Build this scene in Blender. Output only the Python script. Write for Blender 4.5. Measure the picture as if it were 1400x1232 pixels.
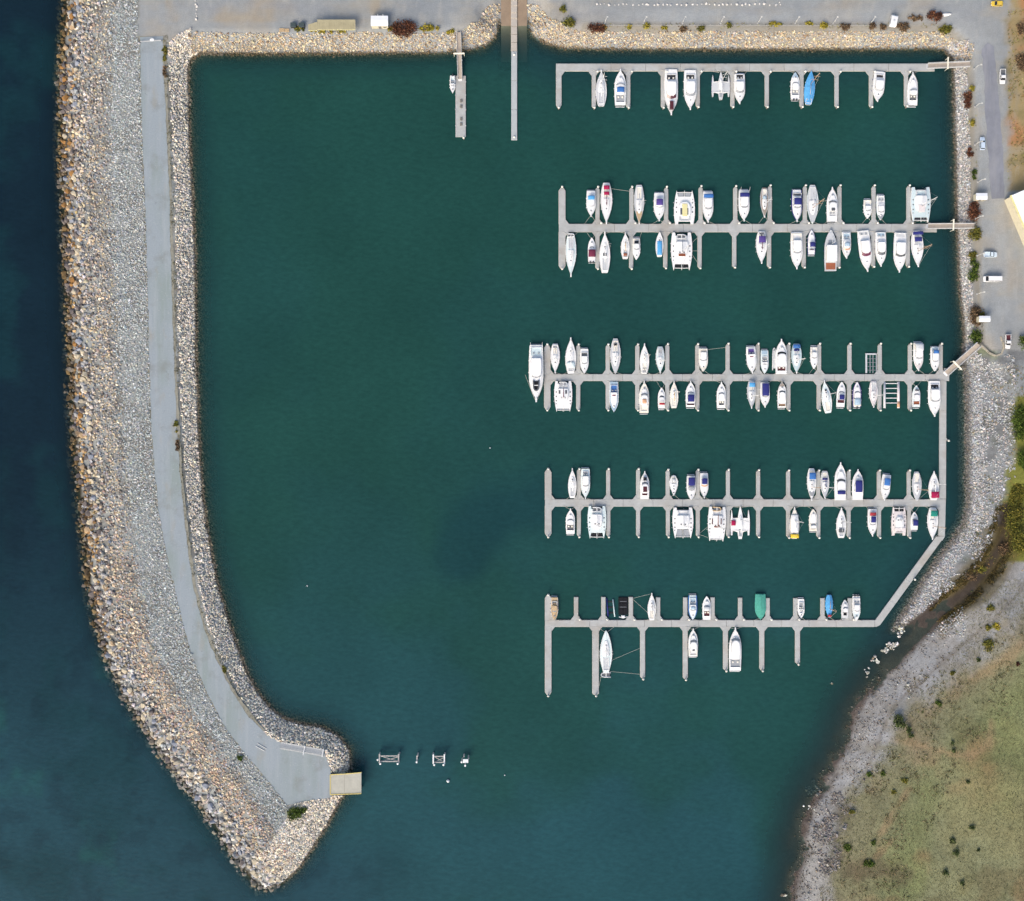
import bpy, bmesh, math, random
import numpy as np
from mathutils import Vector, Matrix

for o in list(bpy.data.objects):
    bpy.data.objects.remove(o)
S = bpy.context.scene
C = S.collection
PI = math.pi

# ------------------------------------------------------------------ camera, sky, sun, exposure
H = 390.0            # camera height above the water
SC = 0.25            # metres per photograph pixel on the water
CXP, CYP = 700.0, 616.0
cam = bpy.data.cameras.new('camera')
cam_o = bpy.data.objects.new('camera', cam)
C.objects.link(cam_o)
cam_o.location = (0, 0, H)
cam.sensor_width = 36.0
cam.lens = 36.0 * H / (1400 * SC)
cam.clip_start = 1.0
cam.clip_end = 6000.0
S.camera = cam_o

SUN_AZ = math.radians(206)     # clockwise from image top: light comes from lower left
SUN_EL = math.radians(40)
w = bpy.data.worlds.new('World')
S.world = w
w.use_nodes = True
nt = w.node_tree
nt.nodes.clear()
sky = nt.nodes.new('ShaderNodeTexSky')
sky.sky_type = 'NISHITA'
sky.sun_disc = False
sky.sun_elevation = SUN_EL
sky.sun_rotation = SUN_AZ
sky.dust_density = 4.0
sky.air_density = 1.0
bg = nt.nodes.new('ShaderNodeBackground')
bg.inputs['Strength'].default_value = 0.15
wo = nt.nodes.new('ShaderNodeOutputWorld')
nt.links.new(sky.outputs[0], bg.inputs[0])
nt.links.new(bg.outputs[0], wo.inputs[0])
sl = bpy.data.lights.new('sun', 'SUN')
sl.energy = 1.3
sl.angle = math.radians(30)
sl.color = (1.0, 0.90, 0.76)
so = bpy.data.objects.new('sun', sl)
C.objects.link(so)
sd = Vector((math.sin(SUN_AZ) * math.cos(SUN_EL), math.cos(SUN_AZ) * math.cos(SUN_EL), math.sin(SUN_EL)))
so.rotation_euler = sd.to_track_quat('Z', 'Y').to_euler()
so.location = (0, 0, 300)
S.view_settings.view_transform = 'Standard'
S.view_settings.look = 'None'
S.view_settings.exposure = 0.53
S.view_settings.gamma = 1.0

# ------------------------------------------------------------------ helpers
def P(px, py, z=0.0):
    k = (H - z) / H * SC
    return Vector(((px - CXP) * k, (CYP - py) * k, z))

def lin(r, g, b):
    def f(c):
        c /= 255.0
        return c / 12.92 if c <= 0.04045 else ((c + 0.055) / 1.055) ** 2.4
    return (f(r), f(g), f(b))

ORD = ['zeroth', 'first', 'second', 'third', 'fourth', 'fifth', 'sixth', 'seventh', 'eighth', 'ninth', 'tenth',
       'eleventh', 'twelfth', 'thirteenth', 'fourteenth', 'fifteenth', 'sixteenth', 'seventeenth', 'eighteenth',
       'nineteenth', 'twentieth']

MATS = {}
def mat(name, col, rough=0.5, noise=0.12, scale=3.0, spec=0.4, metal=0.0, bump=0.0):
    """procedural material: colour with two octaves of wear noise"""
    if name in MATS:
        return MATS[name]
    m = bpy.data.materials.new(name)
    m.use_nodes = True
    t = m.node_tree
    b = t.nodes['Principled BSDF']
    tc = t.nodes.new('ShaderNodeTexCoord')
    n = t.nodes.new('ShaderNodeTexNoise')
    n.inputs['Scale'].default_value = scale
    n.inputs['Detail'].default_value = 6.0
    n.inputs['Roughness'].default_value = 0.65
    t.links.new(tc.outputs['Object'], n.inputs['Vector'])
    r = t.nodes.new('ShaderNodeMapRange')
    r.inputs['From Min'].default_value = 0.3
    r.inputs['From Max'].default_value = 0.7
    r.inputs['To Min'].default_value = 1.0 - noise
    r.inputs['To Max'].default_value = 1.0 + noise
    t.links.new(n.outputs['Fac'], r.inputs['Value'])
    mx = t.nodes.new('ShaderNodeVectorMath')
    mx.operation = 'SCALE'
    mx.inputs[0].default_value = col
    t.links.new(r.outputs[0], mx.inputs['Scale'])
    t.links.new(mx.outputs[0], b.inputs['Base Color'])
    b.inputs['Roughness'].default_value = rough
    b.inputs['Specular IOR Level'].default_value = spec
    b.inputs['Metallic'].default_value = metal
    if bump:
        bp = t.nodes.new('ShaderNodeBump')
        bp.inputs['Strength'].default_value = bump
        bp.inputs['Distance'].default_value = 0.1
        t.links.new(n.outputs['Fac'], bp.inputs['Height'])
        t.links.new(bp.outputs[0], b.inputs['Normal'])
    MATS[name] = m
    return m

def attr_mat(name, rough=0.9, scales=((0.35, 0.10), (2.2, 0.22)), bump=0.3, bscale=2.0, spec=0.2):
    """material whose albedo is the mesh's own colour attribute, broken up by noise"""
    if name in MATS:
        return MATS[name]
    m = bpy.data.materials.new(name)
    m.use_nodes = True
    t = m.node_tree
    b = t.nodes['Principled BSDF']
    a = t.nodes.new('ShaderNodeAttribute')
    a.attribute_name = 'albedo'
    tc = t.nodes.new('ShaderNodeTexCoord')
    prev = a.outputs['Color']
    last = None
    for sc, amt in scales:
        n = t.nodes.new('ShaderNodeTexNoise')
        n.inputs['Scale'].default_value = sc
        n.inputs['Detail'].default_value = 5.0
        n.inputs['Roughness'].default_value = 0.7
        t.links.new(tc.outputs['Object'], n.inputs['Vector'])
        r = t.nodes.new('ShaderNodeMapRange')
        r.inputs['From Min'].default_value = 0.3
        r.inputs['From Max'].default_value = 0.7
        r.inputs['To Min'].default_value = 1 - amt
        r.inputs['To Max'].default_value = 1 + amt
        t.links.new(n.outputs['Fac'], r.inputs['Value'])
        mx = t.nodes.new('ShaderNodeVectorMath')
        mx.operation = 'SCALE'
        t.links.new(prev, mx.inputs[0])
        t.links.new(r.outputs[0], mx.inputs['Scale'])
        prev = mx.outputs[0]
        last = n
    t.links.new(prev, b.inputs['Base Color'])
    b.inputs['Roughness'].default_value = rough
    b.inputs['Specular IOR Level'].default_value = spec
    if bump and last:
        bp = t.nodes.new('ShaderNodeBump')
        bp.inputs['Strength'].default_value = bump
        bp.inputs['Distance'].default_value = 0.15
        t.links.new(last.outputs['Fac'], bp.inputs['Height'])
        t.links.new(bp.outputs[0], b.inputs['Normal'])
    MATS[name] = m
    return m

def np_mesh(name, V, F, m, cols=None, parent=None, smooth=False):
    """V (n,3), F (k,3|4) numpy -> object; cols per-vertex (n,3)"""
    me = bpy.data.meshes.new(name)
    F = np.asarray(F)
    k, s = F.shape
    me.vertices.add(len(V))
    me.vertices.foreach_set('co', np.asarray(V, dtype=np.float32).ravel())
    me.loops.add(k * s)
    me.loops.foreach_set('vertex_index', F.astype(np.int32).ravel())
    me.polygons.add(k)
    me.polygons.foreach_set('loop_start', np.arange(0, k * s, s, dtype=np.int32))
    me.update(calc_edges=True)
    if smooth:
        me.polygons.foreach_set('use_smooth', np.ones(k, dtype=bool))
    else:
        me.polygons.foreach_set('use_smooth', np.zeros(k, dtype=bool))
    if cols is not None:
        a = me.attributes.new('albedo', 'FLOAT_COLOR', 'POINT')
        c4 = np.ones((len(V), 4), dtype=np.float32)
        c4[:, :3] = cols
        a.data.foreach_set('color', c4.ravel())
    me.materials.append(m)
    o = bpy.data.objects.new(name, me)
    C.objects.link(o)
    if parent:
        o.parent = parent
    return o

class MB:
    """collects shapes, builds ONE mesh object"""
    def __init__(s):
        s.v = []; s.f = []
    def ring(s, pts):
        i = len(s.v); s.v += [tuple(p) for p in pts]; return list(range(i, i + len(pts)))
    def bridge(s, a, b, close=True):
        n = len(a)
        for i in range(n if close else n - 1):
            j = (i + 1) % n
            s.f.append((a[i], a[j], b[j], b[i]))
    def cap(s, a, flip=False):
        s.f.append(tuple(reversed(a)) if flip else tuple(a))
    def box(s, x0, x1, y0, y1, z0, z1):
        a = s.ring([(x0, y0, z0), (x1, y0, z0), (x1, y1, z0), (x0, y1, z0)])
        b = s.ring([(x0, y0, z1), (x1, y0, z1), (x1, y1, z1), (x0, y1, z1)])
        s.cap(a, True); s.cap(b); s.bridge(a, b); return s
    def bbox(s, x0, x1, y0, y1, z0, z1, bv=0.05):
        s.slab([(x0, y0), (x1, y0), (x1, y1), (x0, y1)], z0, z1, bv); return s
    def slab(s, poly, z0, z1, bv=0.0, inset_top=0.0):
        """extruded polygon (counter-clockwise), optional bevelled top edge"""
        if isinstance(z1, (int, float)):
            zt = [z1] * len(poly)
        else:
            zt = z1
        a = s.ring([(x, y, z0) for x, y in poly])
        if bv > 0:
            q = offset_poly(poly, -bv - inset_top)
            q0 = offset_poly(poly, -inset_top) if inset_top else poly
            b = s.ring([(x, y, z - bv) for (x, y), z in zip(q0, zt)])
            c = s.ring([(x, y, z) for (x, y), z in zip(q, zt)])
            s.bridge(a, b); s.bridge(b, c); s.cap(c)
        else:
            b = s.ring([(x, y, z) for (x, y), z in zip(poly, zt)])
            s.bridge(a, b); s.cap(b)
        s.cap(a, True)
        return s
    def tube(s, pts, r, n=6, r2=None):
        pts = [Vector(p) for p in pts]
        rings = []
        for i, p in enumerate(pts):
            d = (pts[min(i + 1, len(pts) - 1)] - pts[max(i - 1, 0)]).normalized()
            u = d.cross(Vector((0, 0, 1)))
            if u.length < 1e-3:
                u = Vector((1, 0, 0))
            u.normalize(); q = d.cross(u)
            rr = r if r2 is None else r + (r2 - r) * i / max(1, len(pts) - 1)
            rings.append(s.ring([p + (u * math.cos(2 * PI * k / n) + q * math.sin(2 * PI * k / n)) * rr for k in range(n)]))
        for a, b in zip(rings, rings[1:]):
            s.bridge(a, b)
        s.cap(rings[0], True); s.cap(rings[-1])
        return s
    def build(s, name, m, parent=None, smooth=False):
        me = bpy.data.meshes.new(name)
        me.from_pydata(s.v, [], s.f)
        bm = bmesh.new(); bm.from_mesh(me)
        bmesh.ops.recalc_face_normals(bm, faces=bm.faces)
        bm.to_mesh(me); bm.free()
        if smooth:
            for p in me.polygons: p.use_smooth = True
        me.materials.append(m)
        o = bpy.data.objects.new(name, me)
        C.objects.link(o)
        if parent: o.parent = parent
        return o

def offset_poly(poly, d):
    n = len(poly); out = []
    for i in range(n):
        p0 = Vector(poly[i - 1]); p1 = Vector(poly[i]); p2 = Vector(poly[(i + 1) % n])
        e1 = (p1 - p0); e2 = (p2 - p1)
        if e1.length < 1e-6 or e2.length < 1e-6:
            out.append(tuple(p1)); continue
        e1.normalize(); e2.normalize()
        n1 = Vector((e1.y, -e1.x)); n2 = Vector((e2.y, -e2.x))
        b = n1 + n2
        if b.length < 1e-4: b = n1.copy()
        b.normalize()
        k = d / max(0.4, b.dot(n1))
        out.append(tuple(p1 + b * k))
    return out

def thing(name, label, cat, loc=(0, 0, 0), rz=0.0, group=None):
    o = bpy.data.objects.new(name, None)
    o.empty_display_size = 0.5
    C.objects.link(o)
    o.location = loc; o.rotation_euler = (0, 0, rz)
    return tag(o, label, cat, group)

def tag(o, label=None, cat=None, group=None, kind=None):
    if label: o['label'] = label
    if cat: o['category'] = cat
    if group: o['group'] = group
    if kind: o['kind'] = kind
    return o

rng = np.random.default_rng(7)
random.seed(7)

def vnoise(x, y, seed):
    r = np.random.default_rng(seed).random((64, 64))
    xi = np.floor(x).astype(int); yi = np.floor(y).astype(int)
    fx = x - xi; fy = y - yi
    fx = fx * fx * (3 - 2 * fx); fy = fy * fy * (3 - 2 * fy)
    g = lambda a, b: r[a % 64, b % 64]
    return (g(xi, yi) * (1 - fx) + g(xi + 1, yi) * fx) * (1 - fy) + (g(xi, yi + 1) * (1 - fx) + g(xi + 1, yi + 1) * fx) * fy

def fbm(x, y, sc, seed, oct=4):
    s = 0; a = 0.5; t = 0
    for i in range(oct):
        s = s + a * vnoise(x / sc * 2 ** i + 17 * i, y / sc * 2 ** i + 5 * i, seed + i); t += a; a *= 0.55
    return s / t

def sstep(a, b, x):
    t = np.clip((x - a) / (b - a), 0, 1)
    return t * t * (3 - 2 * t)

def dist_poly(px, py, pts):
    """distance of points to an open polyline, in pixels"""
    best = np.full(px.shape, 1e9)
    for (ax, ay), (bx, by) in zip(pts, pts[1:]):
        dx, dy = bx - ax, by - ay
        t = np.clip(((px - ax) * dx + (py - ay) * dy) / (dx * dx + dy * dy + 1e-9), 0, 1)
        best = np.minimum(best, np.hypot(px - ax - t * dx, py - ay - t * dy))
    return best

def inside(px, py, poly):
    c = np.zeros(px.shape, dtype=bool)
    n = len(poly)
    for i in range(n):
        (x1, y1), (x2, y2) = poly[i - 1], poly[i]
        if y1 == y2: continue
        k = ((y1 > py) != (y2 > py)) & (px < (x2 - x1) * (py - y1) / (y2 - y1) + x1)
        c ^= k
    return c

# ------------------------------------------------------------------ shoreline (photograph pixels on the water plane)
OUT = [(95, -400), (93, -60), (91, 0), (86, 60), (84, 100), (84, 200), (88, 300), (92, 400), (97, 500), (101, 600), (106, 650),
       (112, 700), (116, 750), (122, 800), (132, 850), (147, 900), (165, 940), (188, 980), (207, 1010), (228, 1040),
       (250, 1070), (273, 1100), (295, 1130), (312, 1160), (333, 1190), (350, 1210), (363, 1214)]
INN = [(363, 1214), (385, 1208), (410, 1185), (430, 1155), (447, 1128), (462, 1100), (470, 1086), (474, 1065), (479, 1045),
       (478, 1025), (462, 1005), (440, 994), (415, 990), (390, 983), (372, 970), (355, 950), (340, 925), (328, 895),
       (318, 865), (308, 835), (298, 800), (290, 760), (283, 720), (278, 680), (274, 630), (271, 580), (270, 530),
       (268, 480), (268, 430), (267, 380), (266, 330), (264, 280), (261, 230), (259, 180), (258, 130), (257, 95), (262, 80), (275, 73)]
NW = [(275, 73), (320, 74), (400, 74), (500, 73), (600, 72), (640, 68), (665, 62), (680, 47), (684, 35)]
RMP = [(684, 35), (721, 35)]
NE = [(721, 35), (727, 47), (745, 59), (770, 66), (850, 67), (1000, 68), (1100, 68), (1200, 67), (1270, 66), (1290, 68), (1302, 80)]
EA = [(1302, 80), (1304, 120), (1306, 200), (1308, 300), (1312, 400), (1318, 450), (1317, 490)]
CO = [(1317, 490), (1320, 530), (1321, 600), (1321, 650), (1322, 690), (1316, 715), (1300, 740), (1280, 765), (1260, 795),
      (1245, 820), (1229, 845), (1224, 858), (1240, 855), (1255, 850)]
BE = [(1255, 850), (1250, 870), (1230, 895), (1190, 935), (1172, 965), (1157, 1000), (1142, 1040), (1122, 1075), (1106, 1105), (1093, 1150),
      (1090, 1190), (1080, 1240), (1070, 1300), (1060, 1600)]
segs = []
for pts, s_in, cap, s_out, floor in ((OUT, .25, 4.0, .42, -9), (INN, .74, 4.0, .45, -5), (NW, .62, 4.0, .5, -5), (RMP, .14, 4.0, .14, -5),
                              (NE, .62, 4.0, .5, -5), (EA, .62, 4.0, .5, -5), (CO, .2, 4.0, .4, -5), (BE, .11, 8.0, .2, -5)):
    for a, b in zip(pts, pts[1:]):
        segs.append((a, b, s_in, cap, s_out, floor))
LAND = OUT + INN[1:] + NW[1:] + RMP[1:] + NE[1:] + EA[1:] + CO[1:] + BE[1:] + [(2400, 1600), (2400, -400)]
CREEK = [(1215, 900), (1245, 868), (1285, 835), (1325, 805), (1350, 778), (1368, 745), (1378, 705), (1388, 670)]

def terr(X, Y):
    """terrain height at world X, Y"""
    px = X / SC + CXP; py = CYP - Y / SC
    shp = px.shape
    px = px.ravel(); py = py.ravel()
    dmin = np.full(px.shape, 1e9)
    W = np.zeros(px.shape); acc = [np.zeros(px.shape) for _ in range(4)]
    for (ax, ay), (bx, by), si, cap, so_, fl in segs:
        dx, dy = bx - ax, by - ay
        t = np.clip(((px - ax) * dx + (py - ay) * dy) / (dx * dx + dy * dy + 1e-9), 0, 1)
        d = np.hypot(px - ax - t * dx, py - ay - t * dy)
        dmin = np.minimum(dmin, d)
        wt = 1.0 / (d * d + 4.0) ** 3 * 1e6 * math.hypot(dx, dy)
        W += wt
        for k, val in enumerate((si, cap, so_, fl)):
            acc[k] += wt * val
    si, cap, so_, fl = [a / W for a in acc]
    ins = inside(px, py, LAND)
    d = dmin * SC
    z = np.where(ins, np.minimum(d * si, cap), np.maximum(-d * so_, fl))
    # gentle relief
    z = z + np.where(ins & (px > 1080) & (py > 850), (fbm(px, py, 60, 3) - .5) * 1.6 * sstep(2, 10, d), 0)
    nb_ = (px > 1040) & (py > 850)
    z = z + np.where(nb_, ((fbm(px, py, 9, 33) - .5) * 1.1 + (fbm(px, py, 30, 34) - .5) * 1.0) * sstep(9, 1, d), 0)
    # ramp
    zr = (35 - py) * SC * .14
    k = sstep(26, 19.5, np.abs(px - 702.5)) * sstep(120, 95, py)
    z = np.where(py < 120, z * (1 - k) + (np.clip(zr, -5, 4) - .12) * k, z)
    # creek
    dc = dist_poly(px, py, CREEK)
    s = np.clip((py - 690) / 200, 0, 1)
    wd = 7 + 7 * s
    zc = .9 - 1.25 * s + (fbm(px, py, 14, 9) - .5) * .9
    k = sstep(wd * 1.7, wd * .5, dc)
    z = z * (1 - k) + np.minimum(z, zc) * k
    return z.reshape(shp)

def app(X, Y, Z):
    """apparent photograph pixel of world points"""
    k = H / (H - Z) / SC
    return CXP + X * k, CYP - Y * k

PATH_L = [(191, 50), (192, 100), (195, 200), (199, 300), (202, 400), (204, 500), (208, 600), (212, 650), (217, 700), (226, 750), (238, 800),
          (249, 850), (264, 900), (284, 950), (311, 1000), (343, 1040), (368, 1070), (386, 1092), (392, 1101)]
PATH_R = [(223, 50), (224, 100), (229, 200), (231, 250), (232, 300), (235, 400), (238, 500), (240, 550), (243, 600), (246, 650), (251, 700),
          (257, 750), (264, 800), (276, 850), (295, 900), (320, 950), (340, 980), (364, 1004), (386, 1017), (442, 1024), (453, 1052), (453, 1090),
          (424, 1094)]
PATHP = PATH_L + PATH_R[::-1]
# ------------------------------------------------------------------ terrain
GX0, GX1, GY0, GY1, CELL = -230.0, 232.0, -212.0, 212.0, 1.1
gx = np.arange(GX0, GX1 + .01, CELL); gy = np.arange(GY0, GY1 + .01, CELL)
NXG, NYG = len(gx), len(gy)
XX, YY = np.meshgrid(gx, gy)
ZZ = terr(XX, YY)
APX, APY = app(XX, YY, ZZ)
K = 0.78     # photographed tone -> albedo

def A(r, g, b, k=None):
    c = lin(r, g, b); k = K if k is None else k
    return np.array([c[0] * k, c[1] * k, c[2] * k])

def mixc(c, c2, m):
    return c * (1 - m[..., None]) + c2 * m[..., None]

def landcol(px, py, z):
    n1 = fbm(px, py, 60, 21); n2 = fbm(px, py, 14, 31); n3 = fbm(px, py, 200, 41)
    c = np.zeros(px.shape + (3,)) + A(158, 162, 162)
    c = mixc(c, A(168, 162, 150), sstep(.5, .68, n1) * .8)
    c = mixc(c, A(140, 147, 152), sstep(.55, .72, n3) * .7)
    # worn yard left of the ramp
    c = mixc(c, A(172, 160, 140), ((px > 225) & (px < 520) & (py < 30)) * sstep(.42, .6, n1) * .8)
    # paler driven lane round the top car park
    lane = dist_poly(px, py, [(760, -10), (800, 18), (860, 25), (1000, 26), (1200, 24), (1300, 26), (1335, 50), (1350, 110), (1356, 200), (1362, 300), (1368, 420)])
    c = mixc(c, A(172, 176, 176), sstep(16, 8, lane) * .55 * (n2 * .6 + .6))
    st_ = fbm(px * .25, py, 9, 91); c = mixc(c, A(150, 154, 158), sstep(.5, .75, st_) * (py < 40) * .5); c = mixc(c, A(182, 180, 172), sstep(.58, .78, fbm(px, py * .4, 10, 92)) * .45)
    verge = dist_poly(px, py, [(800, 38), (1290, 38), (1318, 60), (1326, 120), (1330, 250), (1335, 340), (1336, 440), (1340, 470)])
    c = mixc(c, A(148, 142, 128), sstep(9, 3, verge) * .8)
    # dry bank right of the road
    k = sstep(1372, 1384, px + (n2 - .5) * 18) * (py < 262)
    bank = mixc(np.zeros(px.shape + (3,)) + A(166, 148, 108), A(178, 134, 92), sstep(.5, .62, n1))
    bank = mixc(bank, A(132, 122, 80), sstep(.55, .75, n2) * .7)
    c = mixc(c, bank, k)
    # cobble ground on the right
    cob = (px > 1300) & (py > 478 + (n2 - .5) * 14) & (py < 800)
    cc = mixc(np.zeros(px.shape + (3,)) + A(148, 152, 152), A(122, 124, 124), sstep(.45, .62, n2))
    cc = mixc(cc, A(112, 122, 82), sstep(.6, .7, n1) * .7)
    gr = sstep(1378, 1392, px + (n2 - .5) * 16 + (py > 640) * 12) * (py > 540)
    cc = mixc(cc, A(122, 124, 58), gr)
    c = np.where(cob[..., None], cc, c)
    # hillside
    d = np.minimum(dist_poly(px, py, BE[1:]), np.maximum(dist_poly(px, py, CREEK) - 10, 0))
    hill = (py > 770) & (px > 1040)
    hc = mixc(np.zeros(px.shape + (3,)) + A(138, 140, 106), A(128, 124, 92), sstep(.42, .6, n1))
    hc = mixc(hc, A(130, 138, 92), sstep(.52, .7, n3) * .8)
    hc = mixc(hc, A(158, 126, 92), sstep(.52, .78, fbm(px, py, 45, 77)) * .55)
    hc = mixc(hc, A(100, 100, 66), sstep(.55, .8, n2) * .45)
    hc = mixc(hc, A(142, 134, 112), sstep(150, 70, d + (n1 - .5) * 60) * .6)
    hc = mixc(hc, A(146, 142, 102), sstep(.5, .66, fbm(px, py, 110, 44)) * sstep(120, 190, d) * .6)
    for pl, wd_ in (([(1220, 1010), (1262, 1018), (1300, 1033), (1330, 1034), (1350, 1018), (1356, 985)], 7), ([(1200, 1150), (1222, 1110), (1240, 1080)], 7),
                    ([(1330, 930), (1375, 900), (1400, 880)], 14), ([(1175, 1190), (1220, 1150)], 6)):
        hc = mixc(hc, A(160, 136, 104), sstep(wd_, wd_ * .1, dist_poly(px, py, pl) + (n2 - .5) * 16) * .6)
    hc = mixc(hc, A(92, 84, 70), sstep(26, 8, dist_poly(px, py, [(1120, 1085), (1150, 1110), (1128, 1140), (1135, 1175)]) + (n2 - .5) * 26) * .75)
    hc = mixc(hc, A(98, 88, 70), sstep(22, 6, dist_poly(px, py, [(1160, 1190), (1190, 1185), (1230, 1195)]) + (n2 - .5) * 26) * .7)
    bw = 62 + (n1 - .5) * 40 - 26 * sstep(1000, 1100, py) + 14 * sstep(960, 880, py)
    bc = mixc(np.zeros(px.shape + (3,)) + A(160, 161, 161), A(146, 144, 140), sstep(.4, .6, n2))
    bc = mixc(bc, A(166, 166, 164), sstep(5, 1, np.abs(d - 26 - 6 * n1)) * .6)
    bc = mixc(bc, A(118, 112, 104), sstep(4, 1, np.abs(d - 41 - 8 * n1)) * .6)
    bc = mixc(bc, A(100, 90, 84), sstep(12, 2, d + (n2 - .5) * 14))
    hc = mixc(bc, hc, sstep(-22, 26, d - bw + (n2 - .5) * 46))
    hc = mixc(hc, A(166, 164, 158), sstep(20, 10, dist_poly(px, py, [(1105, 1160), (1120, 1200), (1125, 1260)]) + (n2 - .5) * 10) * .8)
    c = np.where(hill[..., None], hc, c)
    # creek mud
    dc = dist_poly(px, py, CREEK)
    mud = sstep(20, 9, dc + (n2 - .5) * 14) * (py > 690)
    c = mixc(c, A(70, 62, 54), mud)
    c = mixc(c, A(104, 92, 56), sstep(16, 8, np.abs(dc - 17) + (n1 - .5) * 18) * (py > 720) * (px > 1285) * .7)
    # dark wet band and sea bed
    c = mixc(c, np.where(hill[..., None], A(84, 76, 70), A(64, 58, 44)), sstep(.35, -.15, z))
    return c

COLS = landcol(APX, APY, ZZ)
# breakwater core colour: grey fines between the stones
bwk = ((APX < 236) & (APY > 57)) | ((APX < 500) & (APY > 60)) | (APX < 189)
COLS = np.where((bwk & (ZZ > -0.2))[..., None], mixc(np.zeros(COLS.shape) + A(164, 167, 163), A(138, 137, 130), sstep(.4, .6, fbm(APX, APY, 18, 5))), COLS)
COLS = np.where((bwk & (ZZ <= .3))[..., None], A(62, 58, 44), COLS)

idx = np.arange(NXG * NYG).reshape(NYG, NXG)
quads = np.stack([idx[:-1, :-1], idx[:-1, 1:], idx[1:, 1:], idx[1:, :-1]], -1).reshape(-1, 4)
flatz = ZZ.ravel(); fpx = APX.ravel(); fpy = APY.ravel()
qz = flatz[quads].max(1); qx = fpx[quads].mean(1); qy = fpy[quads].mean(1)
VALL = np.stack([XX.ravel(), YY.ravel(), flatz], -1)
CALL = COLS.reshape(-1, 3)

def sub(name, mask, m, parent=None):
    q = quads[mask]
    u, inv = np.unique(q, return_inverse=True)
    return np_mesh(name, VALL[u], inv.reshape(q.shape), m, CALL[u], parent, smooth=True)

m_ground = attr_mat('ground_gravel', scales=((.05, .08), (.5, .08), (3.0, .16)), bump=.25)
m_hill = attr_mat('dry_hill', scales=((.12, .10), (.9, .2), (4.0, .3)), bump=.5)
m_rock = attr_mat('rock', scales=((1.5, .16), (6.0, .2)), bump=.5)
m_bed = attr_mat('seabed', scales=((.3, .2), (1.5, .3)), bump=.4)
sea = qz < -1.2
bwq = ~sea & (((qx < 240) & (qy > 57)) | ((qx < 500) & (qy > 85)) | ((qx < 190) & (qy <= 57)))
hlq = ~sea & ~bwq & (qx > 1040) & (qy > 770)
coq = ~sea & ~bwq & ~hlq & (qx > 1290) & (qy > 478)
sea_o = tag(sub('seabed', sea, m_bed), kind='structure')
tag(sub('ground', ~sea & ~bwq & ~hlq & ~coq, m_ground), kind='structure')
tag(sub('hillside', hlq, m_hill), kind='structure')
tag(sub('stony_shore', coq, m_hill), kind='structure')
breakwater = thing('breakwater', 'long curved rubble breakwater of grey and tan boulders enclosing the basin', 'breakwater', (0, 0, 0))
sub('core', bwq, m_rock, breakwater)
# land and sea bed carry on beyond the surveyed rectangle
BIG = 2600.0
far = MB()
far.f.append(tuple(far.ring([(-150, gy[-1], 3.9), (BIG, gy[-1], 3.9), (BIG, BIG, 3.9), (-150, BIG, 3.9)])))
far.f.append(tuple(far.ring([(gx[-1], -BIG, 3.9), (BIG, -BIG, 3.9), (BIG, gy[-1], 3.9), (gx[-1], gy[-1], 3.9)])))
tag(far.build('terrain', mat('far_ground', tuple(A(152, 150, 118)), .95, .25, .02)), kind='structure')
bed = MB()
bed.f.append(tuple(bed.ring([(-BIG, -BIG, -9.2), (BIG, -BIG, -9.2), (BIG, BIG, -9.2), (-BIG, BIG, -9.2)])))
tag(bed.build('deep_seabed', mat('deep_bed', (.02, .03, .03), .95)), kind='structure')

# ------------------------------------------------------------------ water: opacity follows the real depth below each point
wq = quads[(flatz[quads].min(1) < .15)]
u, inv = np.unique(wq, return_inverse=True)
wx, wy = XX.ravel()[u], YY.ravel()[u]
WV = np.stack([wx, wy, np.zeros(len(u))], -1)
depth = np.clip(-flatz[u], 0, 9)
# beyond the grid
ex = [(-BIG, -BIG, gx[0], BIG), (gx[0], gy[-1], -150.0, BIG), (gx[0], -BIG, gx[-1], gy[0])]
ev = []; ef = []
for x0, y0, x1, y1 in ex:
    b = len(u) + len(ev)
    ev += [(x0, y0, 0), (x1, y0, 0), (x1, y1, 0), (x0, y1, 0)]
    ef.append((b, b + 1, b + 2, b + 3))
WV = np.vstack([WV, np.array(ev)])
WF = np.vstack([inv.reshape(wq.shape), np.array(ef)])
depth = np.concatenate([depth, np.full(len(ev), 9.0)])
wpx = WV[:, 0] / SC + CXP; wpy = CYP - WV[:, 1] / SC
# turbid green harbour water inside, clearer and bluer sea outside with weed patches
INSIDE = OUT + [(400, 1260), (620, 1080), (1100, 1140), (1500, 1240), (1500, -400)]
bas = inside(wpx, wpy, LAND + []) * 0
outer = sstep(40, -60, wpx - np.interp(wpy, [p[1] for p in OUT], [p[0] for p in OUT]) - 70)
outer = np.where(wpy > 1120, np.maximum(outer, sstep(620, 420, wpx) * sstep(1120, 1200, wpy)), outer)
m1 = fbm(wpx, wpy, 240, 51); m2 = fbm(wpx, wpy, 70, 61); m3 = fbm(wpx, wpy, 26, 71)
WK = 0.62
ci = np.zeros((len(WV), 3)) + A(38, 83, 79, WK)
ci = mixc(ci, A(45, 90, 98, WK), sstep(600, 1150, wpy) * .9)
ci = mixc(ci, A(38, 84, 76, WK), sstep(.45, .65, m1) * .7)
blot = sstep(70, 20, dist_poly(wpx, wpy, [(640, 745), (690, 700), (740, 690)]) + (m2 - .5) * 60)
ci = mixc(ci, A(28, 66, 74, WK), blot * .6)
co = np.zeros((len(WV), 3)) + A(24, 47, 60, WK)
co = mixc(co, A(42, 82, 93, WK), sstep(620, 1150, wpy) * .95)
co = mixc(co, A(28, 68, 74, WK), sstep(.5, .75, m2) * .5)
co = mixc(co, A(20, 40, 52, WK), sstep(.5, .7, m3) * .25)
co = mixc(co, A(44, 100, 96, WK), sstep(.62, .78, fbm(wpx, wpy, 90, 88)) * sstep(850, 1000, wpy) * .6)
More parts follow.
